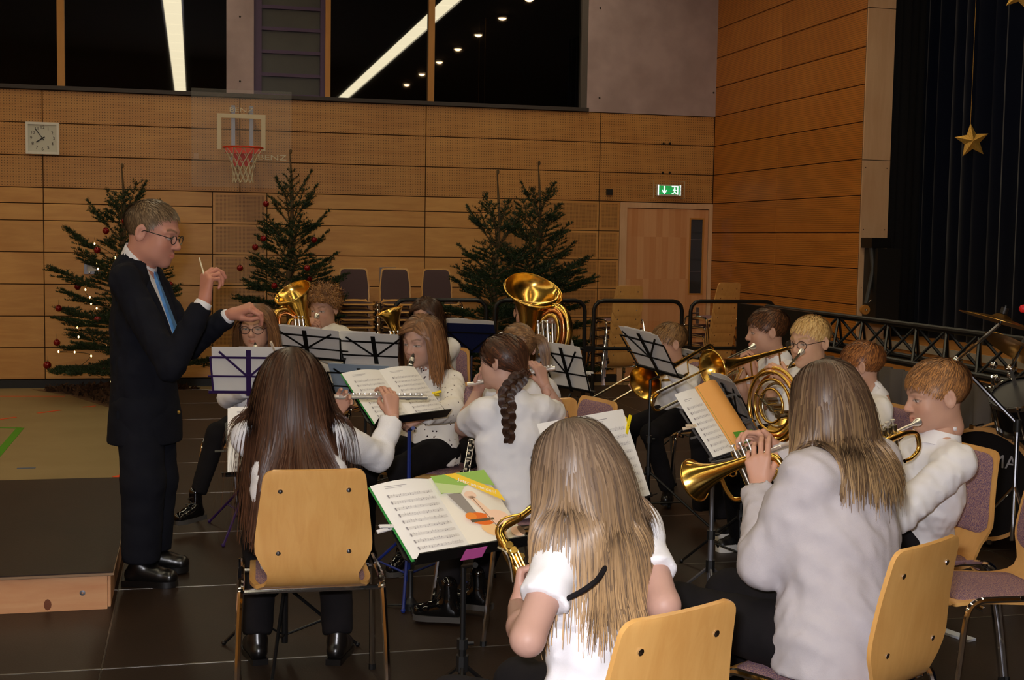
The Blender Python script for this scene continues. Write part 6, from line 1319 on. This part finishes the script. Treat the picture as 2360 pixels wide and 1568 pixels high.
# ------------------------------------------------------------------ instruments
M_brass = newmat('lacquered_brass', S(244, 200, 104), .2, 1.0)[0]; M_copper = newmat('copper_brass', S(226, 150, 92), .2, 1.0)[0]; M_silver = newmat('silver_plate', S(240, 236, 230), .28, .8)[0]; M_nickel = newmat('nickel', S(196, 190, 176), .2, 1.0)[0]
M_ebony = newmat('ebony', S(16, 14, 14), .3, 0, .5)[0]; M_cork = newmat('cork', S(180, 130, 80), .8)[0]
def flare(r0, r1, L, n=14, k=2.6): return [(r0+(r1-r0)*(math.exp(k*3*(i/n-1))*.75+.25*(i/n)**2), L*i/n) for i in range(n+1)]
def bell(par, path, r0, r1, rim=.004, n=28, m=None, name='bell', k=2.2):
    """flared tube along a path, open at its end"""
    p = spline(path, 8); N = len(p); s = np.r_[0, np.cumsum(np.linalg.norm(np.diff(p, axis=0), axis=1))]; s /= s[-1]; r = r0+(r1-r0)*(np.exp(k*3.4*(s-1))*.82+.18*s**1.5)
    b = MB().tube(p, r, n, False); b.tube(p[1:], np.maximum(r[1:]-.0015, .002), n, False); d = unit(p[-1]-p[-2]); R = frame(p[-1], x=np.cross(d, V3(.3, .2, .9)), z=d); b.tube([xf(R, [(r1*math.cos(a), r1*math.sin(a), 0)])[0] for a in np.arange(n)*2*PI/n], rim, 6, closed=True)
    return b.build(name, m or M_brass, par, 60)
def piston(par, a, b, r=.009, m=None):
    d = unit(np.asarray(b)-np.asarray(a)); v = MB().rod(a, b, r, n=12); v.rod(np.asarray(a)-d*.004, np.asarray(a)+d*.010, r*1.18, n=12).rod(np.asarray(b)-d*.010, np.asarray(b)+d*.006, r*1.18, n=12); o = v.build('valve', m or M_nickel, par)
    MB().rod(b, np.asarray(b)+d*.022, .0028, n=8).rod(np.asarray(b)+d*.020, np.asarray(b)+d*.025, .008, n=12).build('finger_button', M_silver, o); return o
def mouthpiece(par, a, d, s=1.0, m=None):
    d = unit(d); R = frame(a, x=np.cross(d, V3(.3, .2, .9)), z=d); MB().lathe([(.004*s, .055*s), (.006*s, .03*s), (.0125*s, .012*s), (.0135*s, .002*s), (.012*s, 0), (.008*s, .003*s), (.002*s, .012*s)], R, 16).build('mouthpiece', m or M_silver, par)
def trumpet(label, mouth, bellp, s=1.0, up=ZU, flug=False, group=None):
    mouth = np.asarray(mouth); d = unit(np.asarray(bellp)-mouth); R = frame(mouth, x=d, z=up-(up@d)*d); g = lambda x, y, z: xf(R, [(x*s, y*s, z*s)])[0]; t = thing('flugelhorn' if flug else 'trumpet', label, 'flugelhorn' if flug else 'trumpet', mouth, group)
    L = np.linalg.norm(np.asarray(bellp)-mouth)/s; mouthpiece(t, g(0, 0, 0), d, s*1.05)
    MB().tube([g(.05, 0, 0), g(L*.62, 0, 0)], .0058*s, 10).build('leadpipe', M_silver, t)
    MB().tube(spline([g(L*.60, 0, 0), g(L*.74, 0, 0), g(L*.80, 0, -.022), g(L*.80, 0, -.07), g(L*.74, 0, -.095), g(L*.5, 0, -.095)], 6), .0064*s, 10).build('tuning_slide', M_brass, t)
    r0 = .0068 if not flug else .0085
    bell(t, [g(L*.36, .035, -.095), g(.10, .035, -.095), g(.062, .035, -.078), g(.055, .035, -.045), g(.068, .035, -.016), g(.12, .035, -.002), g(L*.45, .035, .0), g(L*.75, .035, .0), g(L, .03, 0)], r0*s, (.062 if not flug else .060)*s, .003*s, k=2.6 if not flug else 2.0)
    for k, x in enumerate((.40, .475, .55)):
        piston(t, g(L*x, .017, -.135), g(L*x, .017, .030), .0108*s)
    for k, x in enumerate((.40, .475, .55)): MB().tube(spline([g(L*x, .017, -.05-.01*k), g(L*x, -.02, -.05-.01*k), g(L*x+.02*(k-1), -.035, -.06-.01*k), g(L*x, -.02, -.075-.01*k), g(L*x, .017, -.075-.01*k)], 5), .0055*s, 8).build('valve_slide', M_brass, t)
    MB().rod(g(L*.3, 0, 0), g(L*.3, .035, -.002), .004*s).rod(g(L*.66, 0, 0), g(L*.66, .035, 0), .004*s).tube([g(L*.7+.012*math.cos(a), -.012, -.02+.012*math.sin(a)) for a in np.arange(12)*PI/6], .0022*s, 6, closed=True).build('brace', M_brass, t); return t
def trombone(label, mouth, bow, bellp, end):
    t = thing('trombone', label, 'trombone', mouth, 'trombones'); mouth, bow, bellp, end = map(np.asarray, (mouth, bow, bellp, end)); d = unit(bellp-bow); q = unit(np.cross(d, ZU)); w_ = unit(np.cross(q, d)); off = -w_*.10
    bell(t, [bow+d*.04, bow+d*.25, bow+(bellp-bow)*.7, bellp], .0095, .105, .0035, k=2.6)
    MB().tube(spline([bow+d*.05, bow+d*.01+off*.10, bow-d*.02+off*.5, bow+d*.01+off*.9, bow+d*.05+off, bow+d*.30+off, bow+d*.46+off], 5), [.0095]*31, 10).build('tuning_bow', M_brass, t)
    sd = unit(end-mouth); p2 = unit(np.cross(sd, q))*.09; p2 = p2 if p2[2] < 0 else -p2
    MB().rod(mouth+sd*.05, end, .0068, n=10).build('slide_tube', M_nickel, t); MB().rod(mouth+sd*.12+p2, end+p2, .0068, n=10).build('slide_tube', M_nickel, t)
    MB().tube(spline([end, end+sd*.035+p2*.15, end+sd*.045+p2*.5, end+sd*.035+p2*.85, end+p2], 5), .0072, 10).build('slide_crook', M_brass, t)
    for x in (.16, .30): MB().rod(mouth+sd*x, mouth+sd*x+p2, .0045, n=8).build('slide_brace', M_brass, t)
    for x in (.12, .32): MB().rod(bow+d*x, bow+d*x+off, .0045, n=8).build('bell_brace', M_brass, t)
    MB().rod(mouth+sd*.14+p2, bow+d*.44+off, .0085, n=8).build('connector', M_brass, t); mouthpiece(t, mouth, sd, 1.25); return t
def flute(label, a, b, up, side=None):
    a, b = np.asarray(a), np.asarray(b); d = unit(b-a); L = np.linalg.norm(b-a); u = unit(np.asarray(up)-(np.asarray(up)@d)*d); v = np.cross(d, u); t = thing('flute', label, 'flute', a, 'silver flutes')
    MB().rod(a, a+d*L*.36, .0095, n=14).build('head_joint', M_silver, t); MB().rod(a+d*L*.355, b, .0098, n=14).rod(a+d*L*.35, a+d*L*.39, .0115, n=14).rod(a+d*L*.84, a+d*L*.87, .0112, n=14).build('body_joint', M_silver, t); MB().rod(a-d*.012, a, .0105, n=14).build('crown', M_silver, t)
    MB().ball(a+d*L*.12+u*.008, (.022, .012, .006), 14, M=None).build('lip_plate', M_silver, t)
    for k in range(14):
        x = L*(.42+.54*k/13); MB().rod(a+d*x+u*.009, a+d*x+u*.0145, .0078 if k % 3 else .006, n=14).build('key', M_silver, t)
    MB().rod(a+d*L*.42+u*.006+v*.011, b-d*.02+u*.006+v*.011, .0022, n=6).rod(a+d*L*.5+u*.004-v*.012, b-d*.1+u*.004-v*.012, .0022, n=6).build('rod', M_silver, t); return t
def clarinet(label, a, b, face):
    a, b = np.asarray(a), np.asarray(b); d = unit(b-a); L = np.linalg.norm(b-a); R = frame(a, x=np.cross(d, V3(.2, .9, .3)), z=d); t = thing('clarinet', label, 'clarinet', a, 'clarinets'); u = unit(np.asarray(face)-(np.asarray(face)@d)*d); v = np.cross(d, u)
    MB().lathe([(.004, 0), (.009, .02), (.012, .06), (.0125, .075)], R, 14, 0, True).build('mouthpiece', M_ebony, t); MB().lathe([(.0128, .03), (.0135, .033), (.0135, .05), (.0128, .053)], R, 14).build('ligature', M_silver, t)
    MB().lathe([(.0125, .075), (.015, .08), (.015, .13), (.0125, .135), (.0125, L*.5), (.0145, L*.51), (.0145, L*.54), (.0125, L*.55), (.0135, L*.82)], R, 14).build('tube', M_ebony, t); MB().lathe([(.0145, L*.81), (.016, L*.83), (.02, L*.92), (.033, L), (.030, L-.002), (.012, L*.85)], R, 18).build('bell', M_ebony, t)
    for z in (.077, .133, L*.505, L*.545, L*.82): MB().lathe([(.0148, z-.003), (.0156, z-.002), (.0156, z+.002), (.0148, z+.003)], R, 14).build('ring', M_silver, t)
    for k in range(9):
        z = L*(.26+.06*k); s_ = 1 if k % 2 else -1; MB().rod(a+d*z+u*.011+v*s_*.006, a+d*z+u*.017+v*s_*.007, .006, n=10).build('key', M_silver, t)
    MB().rod(a+d*L*.26+v*.013+u*.006, a+d*L*.78+v*.013+u*.006, .002, n=6).rod(a+d*L*.3-v*.012+u*.008, a+d*L*.74-v*.012+u*.008, .002, n=6).build('rod', M_silver, t); return t
def upright_horn(name, cat, label, base, bellp, n, r1, r0, loops, mouth, loop_m=None):
    """bell-up tenor horn, baritone or tuba: base and bell centre, bell normal n"""
    base, bellp, n = np.asarray(base), np.asarray(bellp), unit(n); t = thing(name, label, cat, base); ax = unit(bellp-base); L = np.linalg.norm(bellp-base)
    bell(t, [base, base+ax*L*.35, base+ax*L*.7, bellp-n*L*.07, bellp], r0, r1, r1*.028, 36, k=1.6)
    for c, u, v, ru, rv, rad, a0, a1, m in loops:
        c = np.asarray(c); u = unit(u); v = unit(v); MB().tube([c+u*ru*math.cos(q)+v*rv*math.sin(q) for q in np.linspace(a0, a1, 26)], rad, 12).build('tubing', m, t, True)
    if mouth is not None:
        a, b = map(np.asarray, mouth); mouthpiece(t, a, b-a, 1.25); MB().tube(spline([a+unit(b-a)*.05, (a+b)/2, b], 5), .0065, 8).build('leadpipe', M_brass, t)
    return t
TAU = 2*PI
# flutes
flute('silver flute of the girl with very long brown hair', P(664, 914, 4.90), P(984, 916, 5.10), ZU+FH*.2)
flute('silver flute crossing in front of the braided girl', P(1084, 886, 5.68), P(1280, 848, 5.62), ZU+FH*.2)
# clarinets
clarinet('black clarinet played by the girl with glasses', P(588, 790, 7.17), P(598, 985, 6.72), -FH); clarinet('black clarinet of the girl in the printed blouse', P(953, 816, 6.33), P(902, 1010, 6.0), -FH-RH*.3)
clarinet('black clarinet standing beside the braided girl', P(1092, 985, 6.05), P(1066, 1135, 5.85), -FH+RH*.2)
# trumpet, flugelhorn
trumpet('brass trumpet played by the boy by the drums', P(2118, 972, 4.50), P(1948, 1048, 4.30), 1.0, group='trumpets'); trumpet('brass flugelhorn played by the girl in the grey sweatshirt', P(1838, 1016, 3.80), P(1612, 1101, 4.00), 1.08, ZU+RH*-.2, True)
trumpet('trumpet of the red-haired boy, hidden behind his back', P(1932, 872, 6.02), P(1850, 925, 6.0), .9, group='trumpets')
# trombones
trombone('brass trombone with its slide reaching toward the empty chair', P(1521, 829, 7.93), P(1640, 792, 8.25), P(1487, 882, 7.62), P(1308, 950, 7.30)); trombone('brass trombone of the dark-haired boy', P(1738, 798, 7.08), P(1834, 798, 7.0), P(1642, 852, 6.72), P(1512, 906, 6.55))
# French horn
fh = thing('french_horn', 'coiled brass French horn of the blond boy with glasses', 'French horn', P(1785, 935, 6.0)); c = P(1784, 935, 6.0); u = unit(cv(.55, .1, -.75)); v = unit(ZU-(ZU@u)*u+u*-.0); wv = np.cross(u, v)
for r_, o, rad, m in ((.155, 0, .0085, M_brass), (.140, .018, .0075, M_brass), (.125, -.012, .007, M_copper), (.108, .012, .007, M_brass), (.09, -.02, .0065, M_nickel), (.07, .02, .0065, M_brass)): MB().tube([c+wv*o+u*r_*math.cos(q)*1.0+v*r_*math.sin(q)*1.12 for q in np.arange(36)*TAU/36], rad, 10, closed=True).build('tubing', m, fh, True)
for k in range(3): b0 = c+u*(-.02+.035*k)+v*(.02-.03*k); MB().rod(b0-wv*.03, b0+wv*.035, .018, n=16).build('rotor_valve', M_nickel, fh); MB().bar(b0+wv*.035, b0+wv*.04-u*.06+v*.04, .008, .003).build('lever', M_nickel, fh, False)
bell(fh, [c+u*.15+v*.02, c+u*.16-v*.08, c+u*.10-v*.18, c+u*.0-v*.22-wv*.05, c-u*.06-v*.22-wv*.16], .02, .15, .003, 32, k=1.9); MB().tube(spline([P(1846, 812, 6.12), P(1812, 852, 6.08), P(1790, 880, 6.02), c+v*.15], 5), .0055, 8).build('leadpipe', M_nickel, fh); mouthpiece(fh, P(1850, 808, 6.13), P(1812, 852, 6.08)-P(1850, 808, 6.13), 1.1)
# baritone, tenor horn, tuba
B0, B1 = P(722, 810, 8.25), P(674, 674, 8.15); lu, lv = cv(1, 0, .1), cv(-.3, .95, 0)
upright_horn('baritone_horn', 'baritone horn', 'brass baritone horn with its bell up, held by the curly-haired boy', B0, B1, cv(-.35, .85, -.35), .122, .035, [(P(668, 752, 8.2), lu, lv, .085, .115, .018, .2, 4.4, M_brass), (P(690, 770, 8.15), lu, lv, .06, .10, .011, 0, TAU, M_brass), (P(668, 752, 8.13), lu, lv, .06, .085, .009, .3, 4.6, M_copper)], (P(731, 727, 8.42), P(712, 752, 8.25)))
H0, H1 = P(932, 830, 8.3), P(898, 716, 8.2); upright_horn('tenor_horn', 'tenor horn', 'small brass tenor horn half hidden behind the clarinet girl', H0, H1, cv(-.30, .90, -.12), .088, .018, [(P(915, 800, 8.25), lu, lv, .05, .09, .010, 0, TAU, M_brass), (P(930, 810, 8.2), lu, lv, .05, .08, .008, 0, TAU, M_brass)], (P(943, 752, 8.45), P(918, 770, 8.28)))
for k in range(3): piston(bpy.data.objects['tenor_horn'], P(905+9*k, 800, 8.18), P(900+9*k, 772, 8.18), .010); piston(bpy.data.objects['baritone_horn'], P(683+9*k, 770, 8.05), P(680+9*k, 738, 8.05), .011)
T0_, T1_ = P(1215, 830, 9.0), P(1229, 671, 8.85); tu, tv = cv(.75, .1, -.3), cv(.1, 1, 0)
upright_horn('tuba', 'tuba', 'large upright brass tuba with a wide bell', T0_, T1_, cv(.17, .90, -.40), .203, .055, [(P(1268, 775, 8.8), tu, tv, .125, .19, .034, -1.9, 2.0, M_brass), (P(1266, 775, 8.72), tu, tv, .10, .17, .020, -1.9, 2.2, M_copper), (P(1262, 775, 8.66), tu, tv, .075, .14, .014, -2.2, 2.4, M_brass), (P(1258, 790, 8.62), tu, tv, .05, .07, .011, 0, TAU, M_brass), (P(1252, 760, 8.62), tu, tv, .035, .055, .010, 0, TAU, M_nickel)], (P(1222, 735, 9.2), P(1236, 748, 8.9)))
for k in range(4): piston(bpy.data.objects['tuba'], P(1242+11*k, 800, 8.6), P(1240+11*k, 748, 8.6), .013)
# saxophone
sx_ = thing('saxophone', 'brass saxophone with gooseneck, held by the girl in front', 'saxophone', P(1180, 1270, 3.2))
MB().tube(spline([P(1228, 1170, 3.28), P(1200, 1192, 3.26), P(1163, 1214, 3.24), P(1153, 1232, 3.23), P(1160, 1250, 3.22)], 6), np.linspace(.008, .0125, 25), 14).build('gooseneck', M_brass, sx_, True); MB().rod(P(1222, 1174, 3.28), P(1252, 1148, 3.30), .010, .008, 12).build('mouthpiece', M_ebony, sx_); MB().rod(P(1218, 1177, 3.278), P(1226, 1171, 3.282), .0092, n=12).build('cork', M_cork, sx_)
bell(sx_, [P(1159, 1248, 3.22), P(1190, 1310, 3.20), P(1235, 1400, 3.18), P(1290, 1500, 3.18), P(1325, 1555, 3.22), P(1352, 1560, 3.30), P(1362, 1520, 3.36), P(1345, 1440, 3.42)], .013, .062, .003, 24, k=1.0, name='body_tube')
ob = MB().tube(spline([P(1196, 1186, 3.24), P(1160, 1196, 3.22), P(1143, 1222, 3.2), P(1152, 1254, 3.19)], 5), .0028, 6); ob.ball(P(1197, 1188, 3.25), .006, 8); ob.build('octave_key', M_brass, sx_)
MB().tube(spline([P(1148, 1262, 3.17), P(1166, 1274, 3.16), P(1176, 1300, 3.16), P(1182, 1342, 3.16)], 5), .0042, 8).build('key_guard_rod', M_nickel, sx_)
rs = np.random.default_rng(2)
for k in range(26):
    f_ = k/25; p = P(1172+62*f_+rs.uniform(-4, 20), 1262+130*f_+rs.uniform(-10, 6), 3.17+rs.uniform(-.01, .02)); MB().lathe([(.002, .004), (.009, .004), (.010, 0), (.008, -.004)], frame(p, x=cv(1, .2, .3), z=unit(cv(rs.uniform(-.3, .6), .4, -.8))), 12, 0, True).build('key', M_brass, sx_)
for k in range(3): MB().rod(P(1176+8*k, 1268, 3.165), P(1226+8*k, 1376, 3.15), .0028, n=6).build('rod', M_brass, sx_)
sp_ = SAX; strap = [P(1236, 1340, 3.0), P(1272, 1390, 2.80), P(1320, 1374, 2.76), P(1360, 1350, 2.75), P(1385, 1325, 2.80), P(1420, 1260, 2.9)]; MB().tube(spline(strap, 6), .006, 8).build('neck_strap', C_black, SAX['e'])

# ------------------------------------------------------------------ drum kit
dk = thing('bass_drum', 'black bass drum with pale hoop beside the trumpet boy', 'bass drum', G(2262, 1240), 'drum kit'); dn = unit(cv(-.66, 0, -.75)); dc = P(2262, 1116, 6.95); dR = .285
DM = frame(dc, x=np.cross(ZU, dn), z=dn); M_head = newmat('drum_head', S(20, 18, 20), .3, 0, .5)[0]; M_shell = newmat('drum_shell', S(16, 14, 16), .18, 0, .6)[0]; M_hoop = newmat('maple_hoop', S(190, 140, 84), .35)[0]
MB().lathe([(.001, 0), (dR, 0), (dR, .004)], DM, 40).build('drum_head', M_head, dk); MB().lathe([(dR+.004, -.42), (dR+.004, 0)], DM, 40).build('shell', M_shell, dk)
for z in (.0, -.42): MB().lathe([(dR+.005, z-.035), (dR+.018, z-.035), (dR+.018, z+.012), (dR-.002, z+.012), (dR-.002, z)], DM, 40).build('hoop', M_hoop, dk)
for k in range(8):
    a = k*TAU/8+.2; x, y = (dR+.022)*math.cos(a), (dR+.022)*math.sin(a); o = MB().rod(xf(DM, [(x, y, .012)])[0], xf(DM, [(x, y, -.14)])[0], .005, n=8).box((x-.012, y-.012, -.01), (x+.012, y+.012, .018), DM).build('tension_claw', M_chrome, dk)
text_mesh('TAMA', .10, DM @ frame(V3(.05, .13, .001), x=(1, 0, 0), y=(0, 1, 0)), newmat('drum_lettering', S(150, 146, 150), .5)[0], 'lettering', dk)
for sg in (-1, 1): MB().rod(xf(DM, [(sg*.25, -.15, -.1)])[0], np.r_[xf(DM, [(sg*.42, 0, .05)])[0][:2], .012], .008, n=8).build('spur', M_chrome if sg > 0 else M_blackm, dk)
M_cym = newmat('cymbal_bronze', S(196, 148, 72), .28, 1.0)[0]
def cymbal(c, nrm, r, label, stand_foot, elbow):
    t = thing('cymbal_stand', label, 'cymbal', (stand_foot[0], stand_foot[1], 0), 'drum kit'); M = frame(c, x=np.cross(nrm, V3(.2, .9, .1)), z=nrm)
    MB().lathe([(.006, .028), (.03, .024), (.05, .008), (r*.6, .0), (r, -.012), (r, -.0135), (r*.6, -.002), (.05, .006), (.006, .025)], M, 40).build('cymbal', M_cym, t, 60); MB().rod(xf(M, [(0, 0, -.02)])[0], xf(M, [(0, 0, .07)])[0], .005, n=8).rod(xf(M, [(0, 0, .03)])[0], xf(M, [(0, 0, .06)])[0], .018, n=12).build('felt_nut', M_blackp, t)
    a = xf(M, [(0, 0, -.02)])[0]; MB().rod(a, elbow, .0085, n=10).build('boom_arm', M_chrome, t); MB().ball(elbow, .024, 12).rod(elbow-RH*.03, elbow+RH*.03, .01, n=8).build('tilter', M_chrome, t)
    f = V3(stand_foot[0], stand_foot[1], 0); top = V3(elbow[0], elbow[1], 0); MB().tube([f+V3(0, 0, .12), V3(f[0], f[1], elbow[2]*.7), elbow], .012, 10).build('pole', M_chrome, t); MB().rod(V3(f[0], f[1], elbow[2]*.66), V3(f[0], f[1], elbow[2]*.72), .02, n=12).build('clamp', M_blackp, t)
    for k in range(3): q = k*TAU/3+.4; MB().rod(f+V3(0, 0, .4), f+V3(math.cos(q)*.3, math.sin(q)*.3, .012), .008, n=8).build('leg', M_chrome, t)
cymbal(P(2308, 737, 6.3), unit(cv(.27, .96, .0)), .2, 'upper bronze cymbal on a chrome boom before the blue curtain', G(2330, 1300)[:2]*1.0, P(2205, 832, 6.6)); cymbal(P(2352, 806, 6.6), unit(cv(.5, .82, .12)), .19, 'lower dark cymbal tilted toward the picture edge', G(2345, 1250)[:2], P(2330, 850, 6.75))
def tom(c, nrm, r, h, label):
    t = thing('tom_drum', label, 'drum', c, 'drum kit'); M = frame(c, x=np.cross(nrm, V3(.2, .9, .1)), z=nrm); MB().lathe([(r, -h), (r, 0)], M, 32).build('shell', M_shell, t); MB().lathe([(.001, 0), (r, 0)], M, 32).lathe([(.001, -h), (r, -h)], M, 32).build('drum_heads', newmat('white_head', S(60, 58, 58), .5)[0], t)
    for z in (0, -h): MB().lathe([(r, z-.012), (r+.01, z-.012), (r+.01, z+.012), (r-.006, z+.012)], M, 32).build('rim', M_chrome, t)
    for k in range(6): a = k*TAU/6; MB().rod(xf(M, [((r+.012)*math.cos(a), (r+.012)*math.sin(a), .008)])[0], xf(M, [((r+.012)*math.cos(a), (r+.012)*math.sin(a), -h-.008)])[0], .005, n=6).build('lug', M_chrome, t)
    return t
tm = tom(P(2352, 908, 6.75), unit(cv(-.35, .85, -.3)), .15, .17, 'black rack tom drum with chrome rims at the picture edge')
MB().tube([P(2352, 985, 6.9), P(2320, 900, 6.9), P(2285, 890, 6.9)], .012, 8).build('mount_arm', M_chrome, tm)
hh = thing('hardware_stand', 'chrome drum hardware stand behind the bass drum', 'drum stand', G(2285, 1180), 'drum kit'); f = G(2285, 1180); MB().rod(f+V3(0, 0, .05), P(2288, 868, 7.2), .011, n=10).build('pole', M_chrome, hh)
for x, y in ((2290, 842), (2296, 870), (2270, 895), (2310, 884), (2330, 866)): MB().ball(P(x, y, 7.15), .022, 10).build('joint', M_chrome, hh)
MB().rod(P(2270, 895, 7.15), P(2350, 925, 7.0), .011, n=8).rod(P(2262, 884, 7.15), P(2345, 905, 7.0), .008, n=8).build('bracket', M_chrome, hh)
for k in range(3): q = k*TAU/3; MB().rod(f+V3(0, 0, .35), f+V3(math.cos(q)*.28, math.sin(q)*.28, .012), .008, n=8).build('leg', M_chrome, hh)
MB().ball(P(2358, 712, 6.3), .02, 10).build('red_knob', newmat('red_plastic', S(220, 30, 40), .4)[0], hh)
# small things on the floor
pg = thing('clarinet_peg', 'small black clarinet peg stand on the floor before the boots', 'instrument stand', G(945, 1405)); f = G(945, 1405); MB().lathe([(.03, .0), (.032, .03), (.016, .05), (.013, .06), (.012, .17), (.006, .175)], frame(f, x=(1, 0, 0), z=(0, 0, 1)), 14).build('peg', M_blackp, pg)
for k in range(3): q = k*TAU/3+.5; MB().rod(f+V3(0, 0, .02), f+V3(math.cos(q)*.11, math.sin(q)*.11, .008), .006, n=6).build('foot', M_blackp, pg)
a = G(2165, 1455); b = G(2240, 1480); tag(MB().bar(a+V3(0, 0, .006), b+V3(0, 0, .006), .05, .010).build('floor_strip', newmat('strip_white', S(190, 196, 210), .4)[0], None, False), 'pale flat strip lying on the floor under the empty chair', 'floor strip')
st = G(1655, 1345)
# the pattern chairs have been copied; take them away
for o in (ch0, chd):
    for c in list(o.children):
        for g in list(c.children): bpy.data.objects.remove(g)
        bpy.data.objects.remove(c)
    bpy.data.objects.remove(o)

for o in list(bpy.data.objects):
    if '_abs' in o: del o['_abs']
